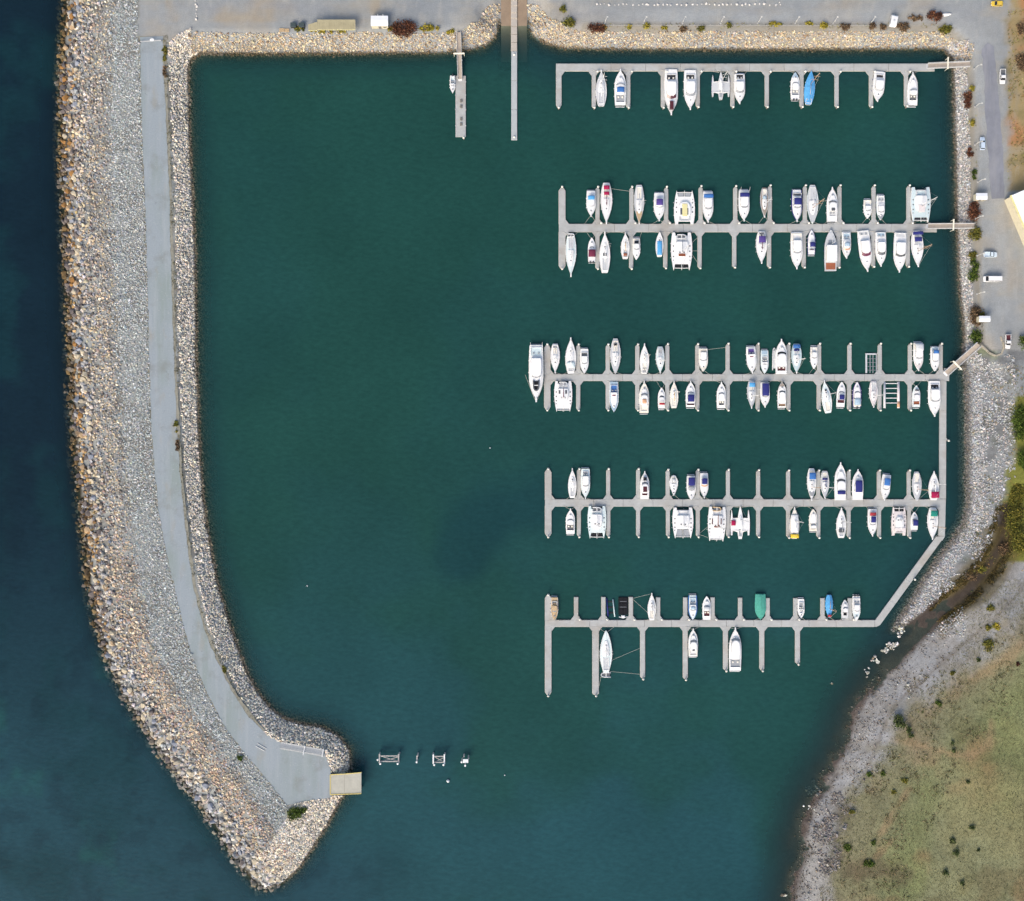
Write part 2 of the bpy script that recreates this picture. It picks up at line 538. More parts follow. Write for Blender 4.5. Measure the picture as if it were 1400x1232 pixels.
near = sstep(46, 8, dist_poly(wpx, wpy, INN[8:] + NW)) * .35 + sstep(80, 10, dist_poly(wpx, wpy, NE + EA + CO)) * .6
ci = mixc(ci, A(34, 66, 76, WK), near)  # darker navy by the shores: shading and reflection, with depth, tinted into the water colour
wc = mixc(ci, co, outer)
shal = sstep(70, 10, dist_poly(wpx, wpy, BE)) * (wpy > 850)
wc = mixc(wc, A(42, 62, 68, WK), shal * .7)
m_water = bpy.data.materials.new('sea_water'); m_water.use_nodes = True
t = m_water.node_tree; b = t.nodes['Principled BSDF']
ac = t.nodes.new('ShaderNodeAttribute'); ac.attribute_name = 'albedo'
ad = t.nodes.new('ShaderNodeAttribute'); ad.attribute_name = 'depth'
tc = t.nodes.new('ShaderNodeTexCoord')
n1 = t.nodes.new('ShaderNodeTexNoise'); n1.inputs['Scale'].default_value = .38; n1.inputs['Roughness'].default_value = .65; n1.inputs['Detail'].default_value = 4
n2 = t.nodes.new('ShaderNodeTexNoise'); n2.inputs['Scale'].default_value = .03; n2.inputs['Detail'].default_value = 6
mp = t.nodes.new('ShaderNodeMapping'); mp.inputs['Rotation'].default_value = (0, 0, .5); mp.inputs['Scale'].default_value = (1, 2.2, 1)
t.links.new(tc.outputs['Object'], mp.inputs[0])
t.links.new(mp.outputs[0], n1.inputs['Vector']); t.links.new(tc.outputs['Object'], n2.inputs['Vector'])
r2 = t.nodes.new('ShaderNodeMapRange'); r2.inputs[1].default_value = .3; r2.inputs[2].default_value = .7; r2.inputs[3].default_value = .9; r2.inputs[4].default_value = 1.1
t.links.new(n2.outputs['Fac'], r2.inputs[0])
r1 = t.nodes.new('ShaderNodeMapRange'); r1.inputs[1].default_value = .3; r1.inputs[2].default_value = .7; r1.inputs[3].default_value = .87; r1.inputs[4].default_value = 1.13
t.links.new(n1.outputs['Fac'], r1.inputs[0])
mu = t.nodes.new('ShaderNodeMath'); mu.operation = 'MULTIPLY'
t.links.new(r1.outputs[0], mu.inputs[0]); t.links.new(r2.outputs[0], mu.inputs[1])
vs = t.nodes.new('ShaderNodeVectorMath'); vs.operation = 'SCALE'
t.links.new(ac.outputs['Color'], vs.inputs[0]); t.links.new(mu.outputs[0], vs.inputs['Scale'])
t.links.new(vs.outputs[0], b.inputs['Base Color'])
b.inputs['Roughness'].default_value = .12; b.inputs['IOR'].default_value = 1.33; b.inputs['Specular IOR Level'].default_value = .2
bp = t.nodes.new('ShaderNodeBump'); bp.inputs['Strength'].default_value = .35; bp.inputs['Distance'].default_value = .12
t.links.new(n1.outputs['Fac'], bp.inputs['Height']); t.links.new(bp.outputs[0], b.inputs['Normal'])
e1 = t.nodes.new('ShaderNodeMath'); e1.operation = 'MULTIPLY'; e1.inputs[1].default_value = -.95
e2 = t.nodes.new('ShaderNodeMath'); e2.operation = 'EXPONENT'
e3 = t.nodes.new('ShaderNodeMath'); e3.operation = 'SUBTRACT'; e3.inputs[0].default_value = 1.0
e4 = t.nodes.new('ShaderNodeMath'); e4.operation = 'MAXIMUM'; e4.inputs[1].default_value = .12
t.links.new(ad.outputs['Fac'], e1.inputs[0]); t.links.new(e1.outputs[0], e2.inputs[0]); t.links.new(e2.outputs[0], e3.inputs[1]); t.links.new(e3.outputs[0], e4.inputs[0])
tr = t.nodes.new('ShaderNodeBsdfTransparent'); tr.inputs[0].default_value = (.82, .95, .92, 1)
ms = t.nodes.new('ShaderNodeMixShader')
t.links.new(e4.outputs[0], ms.inputs[0]); t.links.new(tr.outputs[0], ms.inputs[1]); t.links.new(b.outputs[0], ms.inputs[2])
t.links.new(ms.outputs[0], t.nodes['Material Output'].inputs[0])
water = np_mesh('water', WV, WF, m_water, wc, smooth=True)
at = water.data.attributes.new('depth', 'FLOAT', 'POINT')
at.data.foreach_set('value', depth.astype(np.float32))
tag(water, kind='structure')

# ------------------------------------------------------------------ paths, roads, ramp
m_path = mat('compacted_path', tuple(A(166, 177, 183, .70)), .92, .08, 2.2)
def worn(m, stains):
    """lay noise-shaped stains of another colour over a material's base colour"""
    t = m.node_tree; b = t.nodes['Principled BSDF']; prev = b.inputs['Base Color'].links[0].from_socket
    tc = t.nodes.new('ShaderNodeTexCoord')
    for col, sc, lo, hi, amt in stains:
        mp = t.nodes.new('ShaderNodeMapping'); mp.inputs['Scale'].default_value = sc
        n = t.nodes.new('ShaderNodeTexNoise'); n.inputs['Scale'].default_value = 1; n.inputs['Detail'].default_value = 5; n.inputs['Roughness'].default_value = .6
        r = t.nodes.new('ShaderNodeMapRange'); r.inputs[1].default_value = lo; r.inputs[2].default_value = hi; r.inputs[3].default_value = 0; r.inputs[4].default_value = amt
        mx = t.nodes.new('ShaderNodeMix'); mx.data_type = 'RGBA'; mx.inputs[7].default_value = (*col, 1)
        t.links.new(tc.outputs['Object'], mp.inputs[0]); t.links.new(mp.outputs[0], n.inputs['Vector']); t.links.new(n.outputs['Fac'], r.inputs[0])
        t.links.new(r.outputs[0], mx.inputs[0]); t.links.new(prev, mx.inputs[6]); prev = mx.outputs[2]
    t.links.new(prev, b.inputs['Base Color'])
worn(m_path, [(A(152, 166, 160, .70), (.12, .03, 1), .45, .65, .7), (A(178, 186, 190, .72), (.5, .035, 1), .5, .68, .55), (A(146, 150, 146, .68), (.16, .16, .16), .55, .72, .6), (A(172, 166, 148, .7), (.22, .07, 1), .58, .75, .6), (A(120, 126, 130, .7), (.7, .7, .7), .64, .76, .5), (A(192, 196, 196, .75), (1.6, 1.6, 1.6), .6, .72, .5)])
m_asph = mat('asphalt', tuple(A(142, 145, 153, .8)), .9, .16, .18)
m_dockw = 0
m_conc = mat('concrete', tuple(A(190, 188, 174, .8)), .85, .12, .6)
m_dockc = mat('pontoon_concrete', tuple(A(186, 188, 185, .80)), .85, .10, .45)
m_ramp = mat('ramp_concrete', tuple(A(150, 132, 112, .8)), .9, .14, .3)
worn(m_ground, [(A(176, 168, 150), (.05, .11, 1), .52, .72, .55), (A(138, 146, 152), (.11, .04, 1), .55, .75, .5), (A(186, 186, 180), (.35, .08, 1), .58, .76, .45), (A(120, 120, 118), (.5, .5, 1), .66, .8, .45)])
worn(m_asph, [(A(166, 166, 166, .8), (.25, .05, 1), .48, .7, .7), (A(118, 122, 132, .8), (.5, .06, 1), .55, .72, .6)])
def sheet(name, poly, z, m, th=.3):
    q = [tuple(P(x, y, z).xy) for x, y in poly]
    area = sum(q[i - 1][0] * q[i][1] - q[i][0] * q[i - 1][1] for i in range(len(q)))
    if area < 0: q = q[::-1]
    mb = MB(); mb.slab(q, z - th, z)
    return tag(mb.build(name, m), kind='structure')
def wob(pts, a=1.3):
    out = []
    for (x0, y0), (x1, y1) in zip(pts, pts[1:]):
        n = max(1, int(math.hypot(x1 - x0, y1 - y0) / 7))
        for i in range(n):
            f = i / n
            out.append((x0 + (x1 - x0) * f + random.uniform(-a, a), y0 + (y1 - y0) * f + random.uniform(-a, a)))
    return out + [pts[-1]]
VL = [(x - 1.6, y) for x, y in PATH_L[:-1]]; VR = [(x + 3.6, y) for x, y in PATH_R[:16]] + [(364, 1001), (386, 1014)]
sheet('path_verge', wob(VL, 1.1) + wob(VR, .9)[::-1], 4.05, mat('verge_dirt', tuple(A(150, 148, 134, .8)), .95, .25, .8))
sheet('path', wob(PATH_L, .9) + wob(PATH_R, .9)[::-1], 4.10, m_path)
sheet('road', wob([(1342, 66), (1346, 110), (1347, 150), (1350, 200), (1354, 250), (1356, 272)], 1) + wob([(1374, 270), (1371, 210), (1367, 150), (1362, 95), (1359, 64), (1350, 58)], 1), 4.06, m_asph)
rp = MB()
for (x0, x1) in ((685, 701.5), (704.5, 720.5)):
    a = [P(x0, y, (35 - y) * SC * .14 + .02) for y in (-25, 0, 20, 40, 60, 85)]
    c = [P(x1, y, (35 - y) * SC * .14 + .02) for y in (-25, 0, 20, 40, 60, 85)]
    rp.bridge(rp.ring(a), rp.ring(c), False)
tag(rp.build('boat_ramp', m_ramp), kind='structure')

# ------------------------------------------------------------------ rocks
def rock_lib(n, npts, seed, flat=.75):
    r = random.Random(seed); lib = []
    for _ in range(n):
        bm = bmesh.new()
        sx, sy, sz = 1, r.uniform(.6, .95), r.uniform(.5, .8) * flat / .75
        for k in range(npts):
            v = Vector((r.gauss(0, 1), r.gauss(0, 1), r.gauss(0, 1))).normalized()
            # boxy: push towards a rounded block
            m_ = max(abs(v.x), abs(v.y), abs(v.z))
            v = v * (.45 + .55 / m_ * .8) * r.uniform(.85, 1.05)
            bm.verts.new((v.x * sx * .5, v.y * sy * .5, v.z * sz * .5))
        bmesh.ops.convex_hull(bm, input=bm.verts)
        for v in [v for v in bm.verts if not v.link_faces]: bm.verts.remove(v)
        bmesh.ops.triangulate(bm, faces=bm.faces)
        bm.verts.index_update()
        V = np.array([v.co[:] for v in bm.verts]); F = np.array([[v.index for v in f.verts] for f in bm.faces])
        bm.free(); lib.append((V, F))
    return lib
LIB_B = rock_lib(16, 18, 1)
LIB_S = rock_lib(16, 10, 2)

def rot_mats(n, tilt, r):
    a = r.random(n) * 2 * PI; tx = r.normal(0, tilt, n); ty = r.normal(0, tilt, n)
    ca, sa = np.cos(a), np.sin(a); cx, sx = np.cos(tx), np.sin(tx); cy, sy = np.cos(ty), np.sin(ty)
    R = np.zeros((n, 3, 3))
    Rz = np.zeros((n, 3, 3)); Rz[:, 0, 0] = ca; Rz[:, 0, 1] = -sa; Rz[:, 1, 0] = sa; Rz[:, 1, 1] = ca; Rz[:, 2, 2] = 1
    Rx = np.zeros((n, 3, 3)); Rx[:, 0, 0] = 1; Rx[:, 1, 1] = cx; Rx[:, 1, 2] = -sx; Rx[:, 2, 1] = sx; Rx[:, 2, 2] = cx
    Ry = np.zeros((n, 3, 3)); Ry[:, 1, 1] = 1; Ry[:, 0, 0] = cy; Ry[:, 0, 2] = sy; Ry[:, 2, 0] = -sy; Ry[:, 2, 2] = cy
    return Rx @ Ry @ Rz

def rock_mesh(name, pos, size, col, lib, tilt, parent, seed):
    r = np.random.default_rng(seed)
    n = len(pos)
    R = rot_mats(n, tilt, r)
    which = r.integers(0, len(lib), n)
    Vs, Fs, Cs = [], [], []; off = 0
    for k, (V, F) in enumerate(lib):
        s = np.where(which == k)[0]
        if not len(s): continue
        v = np.einsum('nij,vj->nvi', R[s], V) * size[s][:, None, None] + pos[s][:, None, :]
        Vs.append(v.reshape(-1, 3))
        Fs.append((F[None] + (np.arange(len(s)) * len(V))[:, None, None]).reshape(-1, 3) + off)
        Cs.append(np.repeat(col[s], len(V), 0)); off += len(s) * len(V)
    return tag(np_mesh(name, np.vstack(Vs), np.vstack(Fs), m_rock, np.vstack(Cs), parent), kind='stuff')

def pal(n, table, r):
    cols = np.array([A(*t[:3], .98) for t in table]); p = np.array([t[3] for t in table], float); p /= p.sum()
    c = cols[r.choice(len(cols), n, p=p)]
    return c * np.exp(r.normal(0, .2, n))[:, None] * (1 + r.normal(0, .03, (n, 3)))

GREY = [(182, 182, 182, 5), (166, 168, 170, 4), (202, 200, 194, 3), (138, 136, 134, 2), (198, 186, 168, 3), (218, 212, 200, 1.5)]
MIX = [(164, 164, 164, 5), (146, 150, 154, 3), (184, 176, 164, 4), (192, 174, 146, 4), (206, 192, 164, 3), (150, 134, 122, 2), (108, 102, 98, 2.5), (216, 208, 194, 1.5)]
TAN = [(196, 176, 148, 5), (184, 160, 138, 4), (210, 194, 166, 3), (170, 154, 146, 3), (168, 168, 170, 3), (172, 146, 128, 2), (222, 210, 186, 1)]
ORANGE = [(170, 138, 92, 4), (146, 116, 78, 3), (192, 164, 118, 2), (112, 92, 70, 3), (158, 152, 146, 3), (92, 82, 72, 3), (198, 186, 160, 1)]
FINE = [(176, 182, 182, 5), (164, 172, 172, 4), (192, 194, 190, 3), (146, 152, 150, 2), (192, 188, 174, 2), (212, 212, 206, 1.5)]
SEAW = [(204, 186, 152, 4), (190, 182, 168, 3), (206, 192, 160, 3), (176, 150, 120, 2), (160, 160, 158, 2), (140, 120, 100, 1)]
EASTP = [(188, 184, 176, 4), (174, 176, 176, 5), (196, 182, 168, 2), (152, 152, 152, 3), (204, 202, 198, 2)]

def scatter(n, x0, x1, y0, y1, seed, cond):
    r = np.random.default_rng(seed)
    px = r.uniform(x0, x1, n); py = r.uniform(y0, y1, n)
    X = (px - CXP) * SC; Y = (CYP - py) * SC
    Z = terr(X, Y)
    ax, ay = app(X, Y, Z)
    k = cond(ax, ay, px, py, Z)
    return ax[k], ay[k], X[k], Y[k], Z[k], px[k], py[k]

def wet(c, Z, strength=.8):
    """sea-darkened, weed-stained stones at and below the waterline"""
    k = sstep(.55, .05, Z) * strength
    return mixc(c, A(84, 74, 52, .8), k)

def place(name, parent, ax, ay, X, Y, Z, size, col, lib, seed, tilt=.35, sink=.18):
    pos = np.stack([X, Y, Z + size * (.5 * .6 - sink)], -1)
    return rock_mesh(name, pos, size, col, lib, tilt, parent, seed)

# breakwater, seaward armour
in_path = lambda ax, ay: inside(ax, ay, PATHP)
def bw_area(ax, ay):
    return (((ax < 260) & (ay > 57)) | ((ax < 500) & (ay > 90)) | ((ax < 189) & (ay <= 57)))
r = np.random.default_rng(100)
def c_out(ax, ay, px, py, Z):
    d = dist_poly(px, py, OUT); di = dist_poly(px, py, INN)
    return bw_area(ax, ay) & (Z > -1.3) & (d < 26) & ~in_path(ax, ay) & (d < di + 40)
ax, ay, X, Y, Z, px, py = scatter(47000, 60, 480, -60, 1235, 11, c_out)
keep = r.random(len(ax)) < .8
ax, ay, X, Y, Z, px, py = [q[keep] for q in (ax, ay, X, Y, Z, px, py)]
d = dist_poly(px, py, OUT)
size = np.exp(r.normal(.40, .26, len(ax))).clip(.8, 2.6)
col = pal(len(ax), MIX, r)
og = (r.random(len(ax)) < sstep(26, 6, d) * sstep(1000, 760, ay) * .8)
col[og] = pal(og.sum(), ORANGE, r)
gy_ = (r.random(len(ax)) < sstep(800, 950, ay) * .75); col[gy_] = pal(gy_.sum(), GREY, r)
col = wet(col, Z, .7)
# the 300 that show largest are stones of their own
order = np.argsort(-size * (Z > .1))
big = order[:300]; rest = order[300:]
m_list = []
for k, (V, F) in enumerate(LIB_B):
    m_list.append((V, F))
R3 = rot_mats(len(big), .3, r)
shared = {}
PALB = [mat('boulder_%s' % n, tuple(A(*c, .8)), .9, .25, 1.6, .2, 0, .5) for n, c in
        (('blue_grey', (160, 165, 174)), ('tan', (196, 168, 132)), ('rust', (168, 126, 76)), ('cream', (206, 194, 168)), ('dark', (122, 114, 110)), ('grey', (182, 180, 176)))]
palc = np.array([A(160, 165, 174), A(196, 168, 132), A(168, 126, 76), A(206, 194, 168), A(122, 114, 110), A(182, 180, 176)])
for i, bi in enumerate(big):
    k = i % len(LIB_B); mi = int(np.argmin(((palc - col[bi]) ** 2).sum(1)))
    if (k, mi) not in shared:
        V, F = LIB_B[k]
        me = bpy.data.meshes.new('boulder'); me.from_pydata([tuple(v) for v in V], [], [tuple(int(a) for a in f) for f in F]); me.materials.append(PALB[mi])
        shared[(k, mi)] = me
    o = bpy.data.objects.new('boulder', shared[(k, mi)]); C.objects.link(o); o.parent = breakwater
    o.matrix_local = Matrix.Translation((X[bi], Y[bi], Z[bi] + size[bi] * .22)) @ Matrix([list(q) for q in R3[i]]).to_4x4() @ Matrix.Scale(size[bi] * 1.12, 4)
place('armour_stones', breakwater, ax[rest], ay[rest], X[rest], Y[rest], Z[rest], size[rest], col[rest], LIB_B, 12)

def c_mid(ax, ay, px, py, Z):
    d = dist_poly(px, py, OUT); di = dist_poly(px, py, INN)
    return bw_area(ax, ay) & (Z > -.6) & (d >= 22) & (d < 72 + 14 * fbm(px, py, 12, 66)) & ~in_path(ax, ay) & (di > 14)
ax, ay, X, Y, Z, px, py = scatter(150000, 80, 480, -60, 1235, 13, c_mid)
d = dist_poly(px, py, OUT)
keep = r.random(len(ax)) < np.interp(d, [22, 48, 80], [.32, .6, .95])
ax, ay, X, Y, Z, d = [q[keep] for q in (ax, ay, X, Y, Z, d)]
size = np.exp(r.normal(0, .25, len(ax))) * np.interp(d, [22, 48, 80], [1.35, .92, .56])
col = pal(len(ax), MIX, r)
tn = r.random(len(ax)) < sstep(26, 44, d) * sstep(84, 66, d) * sstep(620, 900, ay) * .85
col[tn] = pal(tn.sum(), TAN, r)
gq = r.random(len(ax)) < sstep(60, 78, d) * .8
col[gq] = pal(gq.sum(), FINE, r)
place('rubble_stones', breakwater, ax, ay, X, Y, Z, size, col, LIB_S, 14)

def c_fine(ax, ay, px, py, Z):
    d = dist_poly(px, py, OUT)
    pl = np.interp(ay, [p[1] for p in PATH_L], [p[0] for p in PATH_L])
    return bw_area(ax, ay) & (d >= 68 + 14 * fbm(px, py, 12, 67)) & (ax < pl + 1.5) & ~in_path(ax, ay) & (ay < 1150)
ax, ay, X, Y, Z, px, py = scatter(170000, 140, 420, -60, 1150, 15, c_fine)
size = np.exp(r.normal(-.62, .28, len(ax)))
place('fine_stones', breakwater, ax, ay, X, Y, Z, size, pal(len(ax), FINE, r), LIB_S, 16)

def c_inn(ax, ay, px, py, Z):
    d = dist_poly(px, py, INN); do = dist_poly(px, py, OUT)
    pr = np.interp(ay, [p[1] for p in PATH_R[:-3]], [p[0] for p in PATH_R[:-3]])
    return (Z > -2.2) & (d < np.where(ay > 1094, 52, 30)) & ~in_path(ax, ay) & ((ax > pr + 5.5 + 4 * fbm(ax, ay, 9, 68)) | (ay > 1000)) & (do > 26) & ~((ax > 448) & (ax < 500) & (ay > 1056) & (ay < 1086)) & ~((ay < 72) & (ax > 262))
ax, ay, X, Y, Z, px, py = scatter(190000, 215, 500, 44, 1225, 17, c_inn)
size = np.exp(r.normal(-.38, .26, len(ax)))
col = wet(pal(len(ax), GREY + [(210, 202, 186, 5), (198, 194, 184, 4)], r) * np.array([1.32, 1.26, 1.16]), Z, .85)
place('inner_stones', breakwater, ax, ay, X, Y, Z, size, col, LIB_S, 18)

# seawalls
def seawall(name, label, line, table, seed, n, box, lim, smean=-.42):
    root = thing(name, label, 'seawall')
    def c(ax, ay, px, py, Z):
        return (Z > -1.4) & (dist_poly(px, py, line) < 28) & lim(ax, ay)
    ax, ay, X, Y, Z, px, py = scatter(n, *box, seed, c)
    rr = np.random.default_rng(seed)
    size = np.exp(rr.normal(smean, .28, len(ax)))
    col = wet(pal(len(ax), table, rr), Z, .85)
    place('rubble_stones', root, ax, ay, X, Y, Z, size, col, LIB_S, seed + 1)
    return root
nramp = lambda ax: (np.abs(ax - 702.5) > 19)
seawall('rock_seawall', 'sunlit cream rubble seawall below the yard left of the boat ramp', NW, SEAW, 31, 26000, (262, 690, -60, 90),
        lambda ax, ay: (ay > np.interp(ax, [262, 420, 500, 560, 630, 642, 655, 660], [44, 46, 44, 46, 44, 36, 0, -60])) & (ax > 240) & nramp(ax))
seawall('rock_seawall', 'cream rubble seawall along the top car park right of the boat ramp', NE, SEAW, 33, 38000, (715, 1325, -60, 85),
        lambda ax, ay: (ay > np.interp(ax, [722, 740, 755, 772, 790, 1290, 1315], [-60, -20, 10, 36, 43, 43, 60])) & nramp(ax))
# stones flanking the ramp
for x0, x1, nm in ((650, 684, 'left'), (722, 765, 'right')):
    pass
seawall('rock_seawall', 'pale rubble seawall beside the road along the right shore', EA, EASTP, 35, 17000, (1295, 1350, 60, 490),
        lambda ax, ay: (ax < np.interp(ay, [60, 90, 200, 320, 480], [1325, 1322, 1326, 1328, 1332])))

def stones(name, parent, line, table, seed, n, box, lim, smean, sd=.3, dark=.7, width=28, kindz=-1.0):
    rr = np.random.default_rng(seed + 1000)
    def c(ax, ay, px, py, Z):
        return (Z > kindz) & lim(ax, ay, dist_poly(px, py, line), rr)
    ax, ay, X, Y, Z, px, py = scatter(n, *box, seed, c)
    size = np.exp(rr.normal(smean, sd, len(ax)))
    return place(name, parent, ax, ay, X, Y, Z, size, wet(pal(len(ax), table, rr), Z, dark), LIB_S, seed + 1)

dck = lambda ax, ay: dist_poly(ax, ay, CREEK)
shore_p = thing('cobble_bank', 'grey cobble bank along the right shore below the gangway', 'cobble bank')
stones('cobbles', shore_p, CO, EASTP + [(172, 176, 180, 6)], 41, 70000, (1215, 1402, 470, 870),
       lambda ax, ay, d, rr: (d < 62) & ((d < 22) | (rr.random(ax.shape) < .45 * (fbm(ax, ay, 12, 8) > .42))) & (dck(ax, ay) > 14) & (ax < 1388) & ~((ax > 1336) & (ay < 484)), -.62, .32)
beach_p = thing('stony_beach', 'stony tidal beach at the foot of the dry hill', 'beach')
stones('beach_stones', beach_p, BE, [(134, 124, 112, 3), (150, 148, 144, 4), (104, 96, 90, 3), (170, 168, 162, 2)], 43, 60000, (1060, 1402, 780, 1290),
       lambda ax, ay, d, rr: (d < 56) & (rr.random(ax.shape) < .5 * (.25 + sstep(.36, .56, fbm(ax, ay, 22, 8))) * sstep(64, 20, d)) & (dck(ax, ay) > 15), -.85, .35, kindz=-.45)
stones('outcrop_rocks', beach_p, BE, [(128, 124, 122, 4), (108, 104, 102, 3), (138, 126, 112, 2), (150, 146, 140, 2)], 45, 9000, (1080, 1180, 1050, 1200),
       lambda ax, ay, d, rr: dist_poly(ax, ay, [(1120, 1085), (1148, 1108), (1122, 1136), (1130, 1175)]) < 22 * sstep(.35, .7, fbm(ax, ay, 13, 4)), -.55, .4, .2)
# spit of pale stones standing in the creek mouth
spit = thing('rock_spit', 'broken line of pale stones standing in the water off the creek mouth', 'rocks')
rr = np.random.default_rng(9)
sp = []
for cx, cy, n, sx, sy in ((1222, 882, 34, 9, 4), (1186, 918, 9, 4, 6), (1232, 858, 26, 5, 9), (1196, 902, 10, 6, 4), (1138, 934, 2, 2, 2), (1210, 889, 8, 4, 4), (1105, 1107, 3, 4, 3), (1108, 1101, 3, 3, 3), (1073, 1222, 5, 3, 4)):
    for _ in range(n):
        sp.append((cx + rr.normal(0, sx * .6), cy + rr.normal(0, sy * .6)))
sp = np.array(sp)
sX = (sp[:, 0] - CXP) * SC; sY = (CYP - sp[:, 1]) * SC
ssz = np.exp(rr.normal(-.1, .35, len(sp)))
rock_mesh('spit_stones', np.stack([sX, sY, np.full(len(sp), .12)], -1), ssz, pal(len(sp), [(206, 204, 196, 3), (170, 166, 156, 2), (134, 124, 104, 1)], rr), LIB_B, .3, spit, 46)
# ------------------------------------------------------------------ vegetation
m_leaf = attr_mat('leaves', .8, ((1.2, .25),), 0)
m_stem = mat('bark', (.09, .065, .045), .9, .2, 6)
LEAFC = {'green': [(84, 104, 40), (64, 84, 30), (104, 116, 52), (50, 66, 26)], 'olive': [(118, 116, 48), (96, 98, 40), (140, 128, 56), (74, 78, 34)],
         'yellow': [(166, 152, 52), (146, 136, 44), (120, 118, 46), (180, 160, 70)], 'red': [(104, 66, 48), (84, 52, 40), (124, 84, 60), (70, 50, 40)],
         'brown': [(118, 96, 72), (96, 78, 60), (136, 112, 84), (84, 74, 56)], 'dark': [(84, 96, 54), (70, 82, 46), (98, 108, 64), (60, 70, 40)]}
def shrub(label, px, py, rx, ry, colr, h=1.6, z=4.0, leaf=.26, dens=1.0, cat='shrub', group='shrubs'):
    X0 = P(px, py, z)
    zz = float(terr(np.array([X0.x]), np.array([X0.y]))[0])
    X0 = P(px, py, zz)
    zz = float(terr(np.array([X0.x]), np.array([X0.y]))[0])
    if colr in ('dark', 'green', 'olive') and py > 840 and rx < 8: rx *= .78; ry *= .78
    rx *= SC; ry *= SC
    t = thing('shrub' if cat == 'shrub' else 'tree', label, cat, (X0.x, X0.y, zz), 0, group)
    r = np.random.default_rng(int(px * 7 + py * 13))
    n = int(np.clip(150 * rx * ry * dens + 80, 90, 5200))
    # clumps through the volume
    nc = max(5, int(4 + rx * ry * 3))
    ca = r.random(nc) * 2 * PI; cr = np.sqrt(r.random(nc)) * .78
    cc = np.stack([np.cos(ca) * cr * rx, np.sin(ca) * cr * ry, h * (.35 + .5 * r.random(nc) * (1 - cr * .5))], -1)
    cs = (.22 + .22 * r.random(nc)) * min(rx, ry) + .14
    w_ = r.integers(0, nc, n)
    p = cc[w_] + r.normal(0, 1, (n, 3)) * cs[w_][:, None] * np.array([.62, .62, .45])
    p[:, 2] = np.clip(p[:, 2], .05, None)
    # leaf quads
    a = r.normal(0, 1, (n, 3)); a[:, 2] *= .6; a /= np.linalg.norm(a, axis=1)[:, None]
    b_ = np.cross(a, r.normal(0, 1, (n, 3))); b_ /= np.linalg.norm(b_, axis=1)[:, None]
    s = leaf * (.6 + .8 * r.random(n))[:, None]
    V = np.stack([p - a * s, p + b_ * s * .55, p + a * s, p - b_ * s * .55], 1).reshape(-1, 3)
    F = np.arange(4 * n).reshape(-1, 4)
    table = np.array([A(*c, .95) for c in LEAFC[colr]])
    lc = table[(w_ + r.integers(0, 2, n)) % len(table)] * np.exp(r.normal(0, .22, n))[:, None]
    np_mesh('foliage', V, F, m_leaf, np.repeat(lc, 4, 0), t)
    mb = MB()
    for k in range(min(nc, 9)):
        q = cc[k]
        mb.tube([(0, 0, -.1), (q[0] * .5, q[1] * .5, q[2] * .6), tuple(q)], .07 if cat == 'shrub' else .14, 5, .02)
    mb.build('stem' if cat == 'shrub' else 'trunk', m_stem, t)
    return t

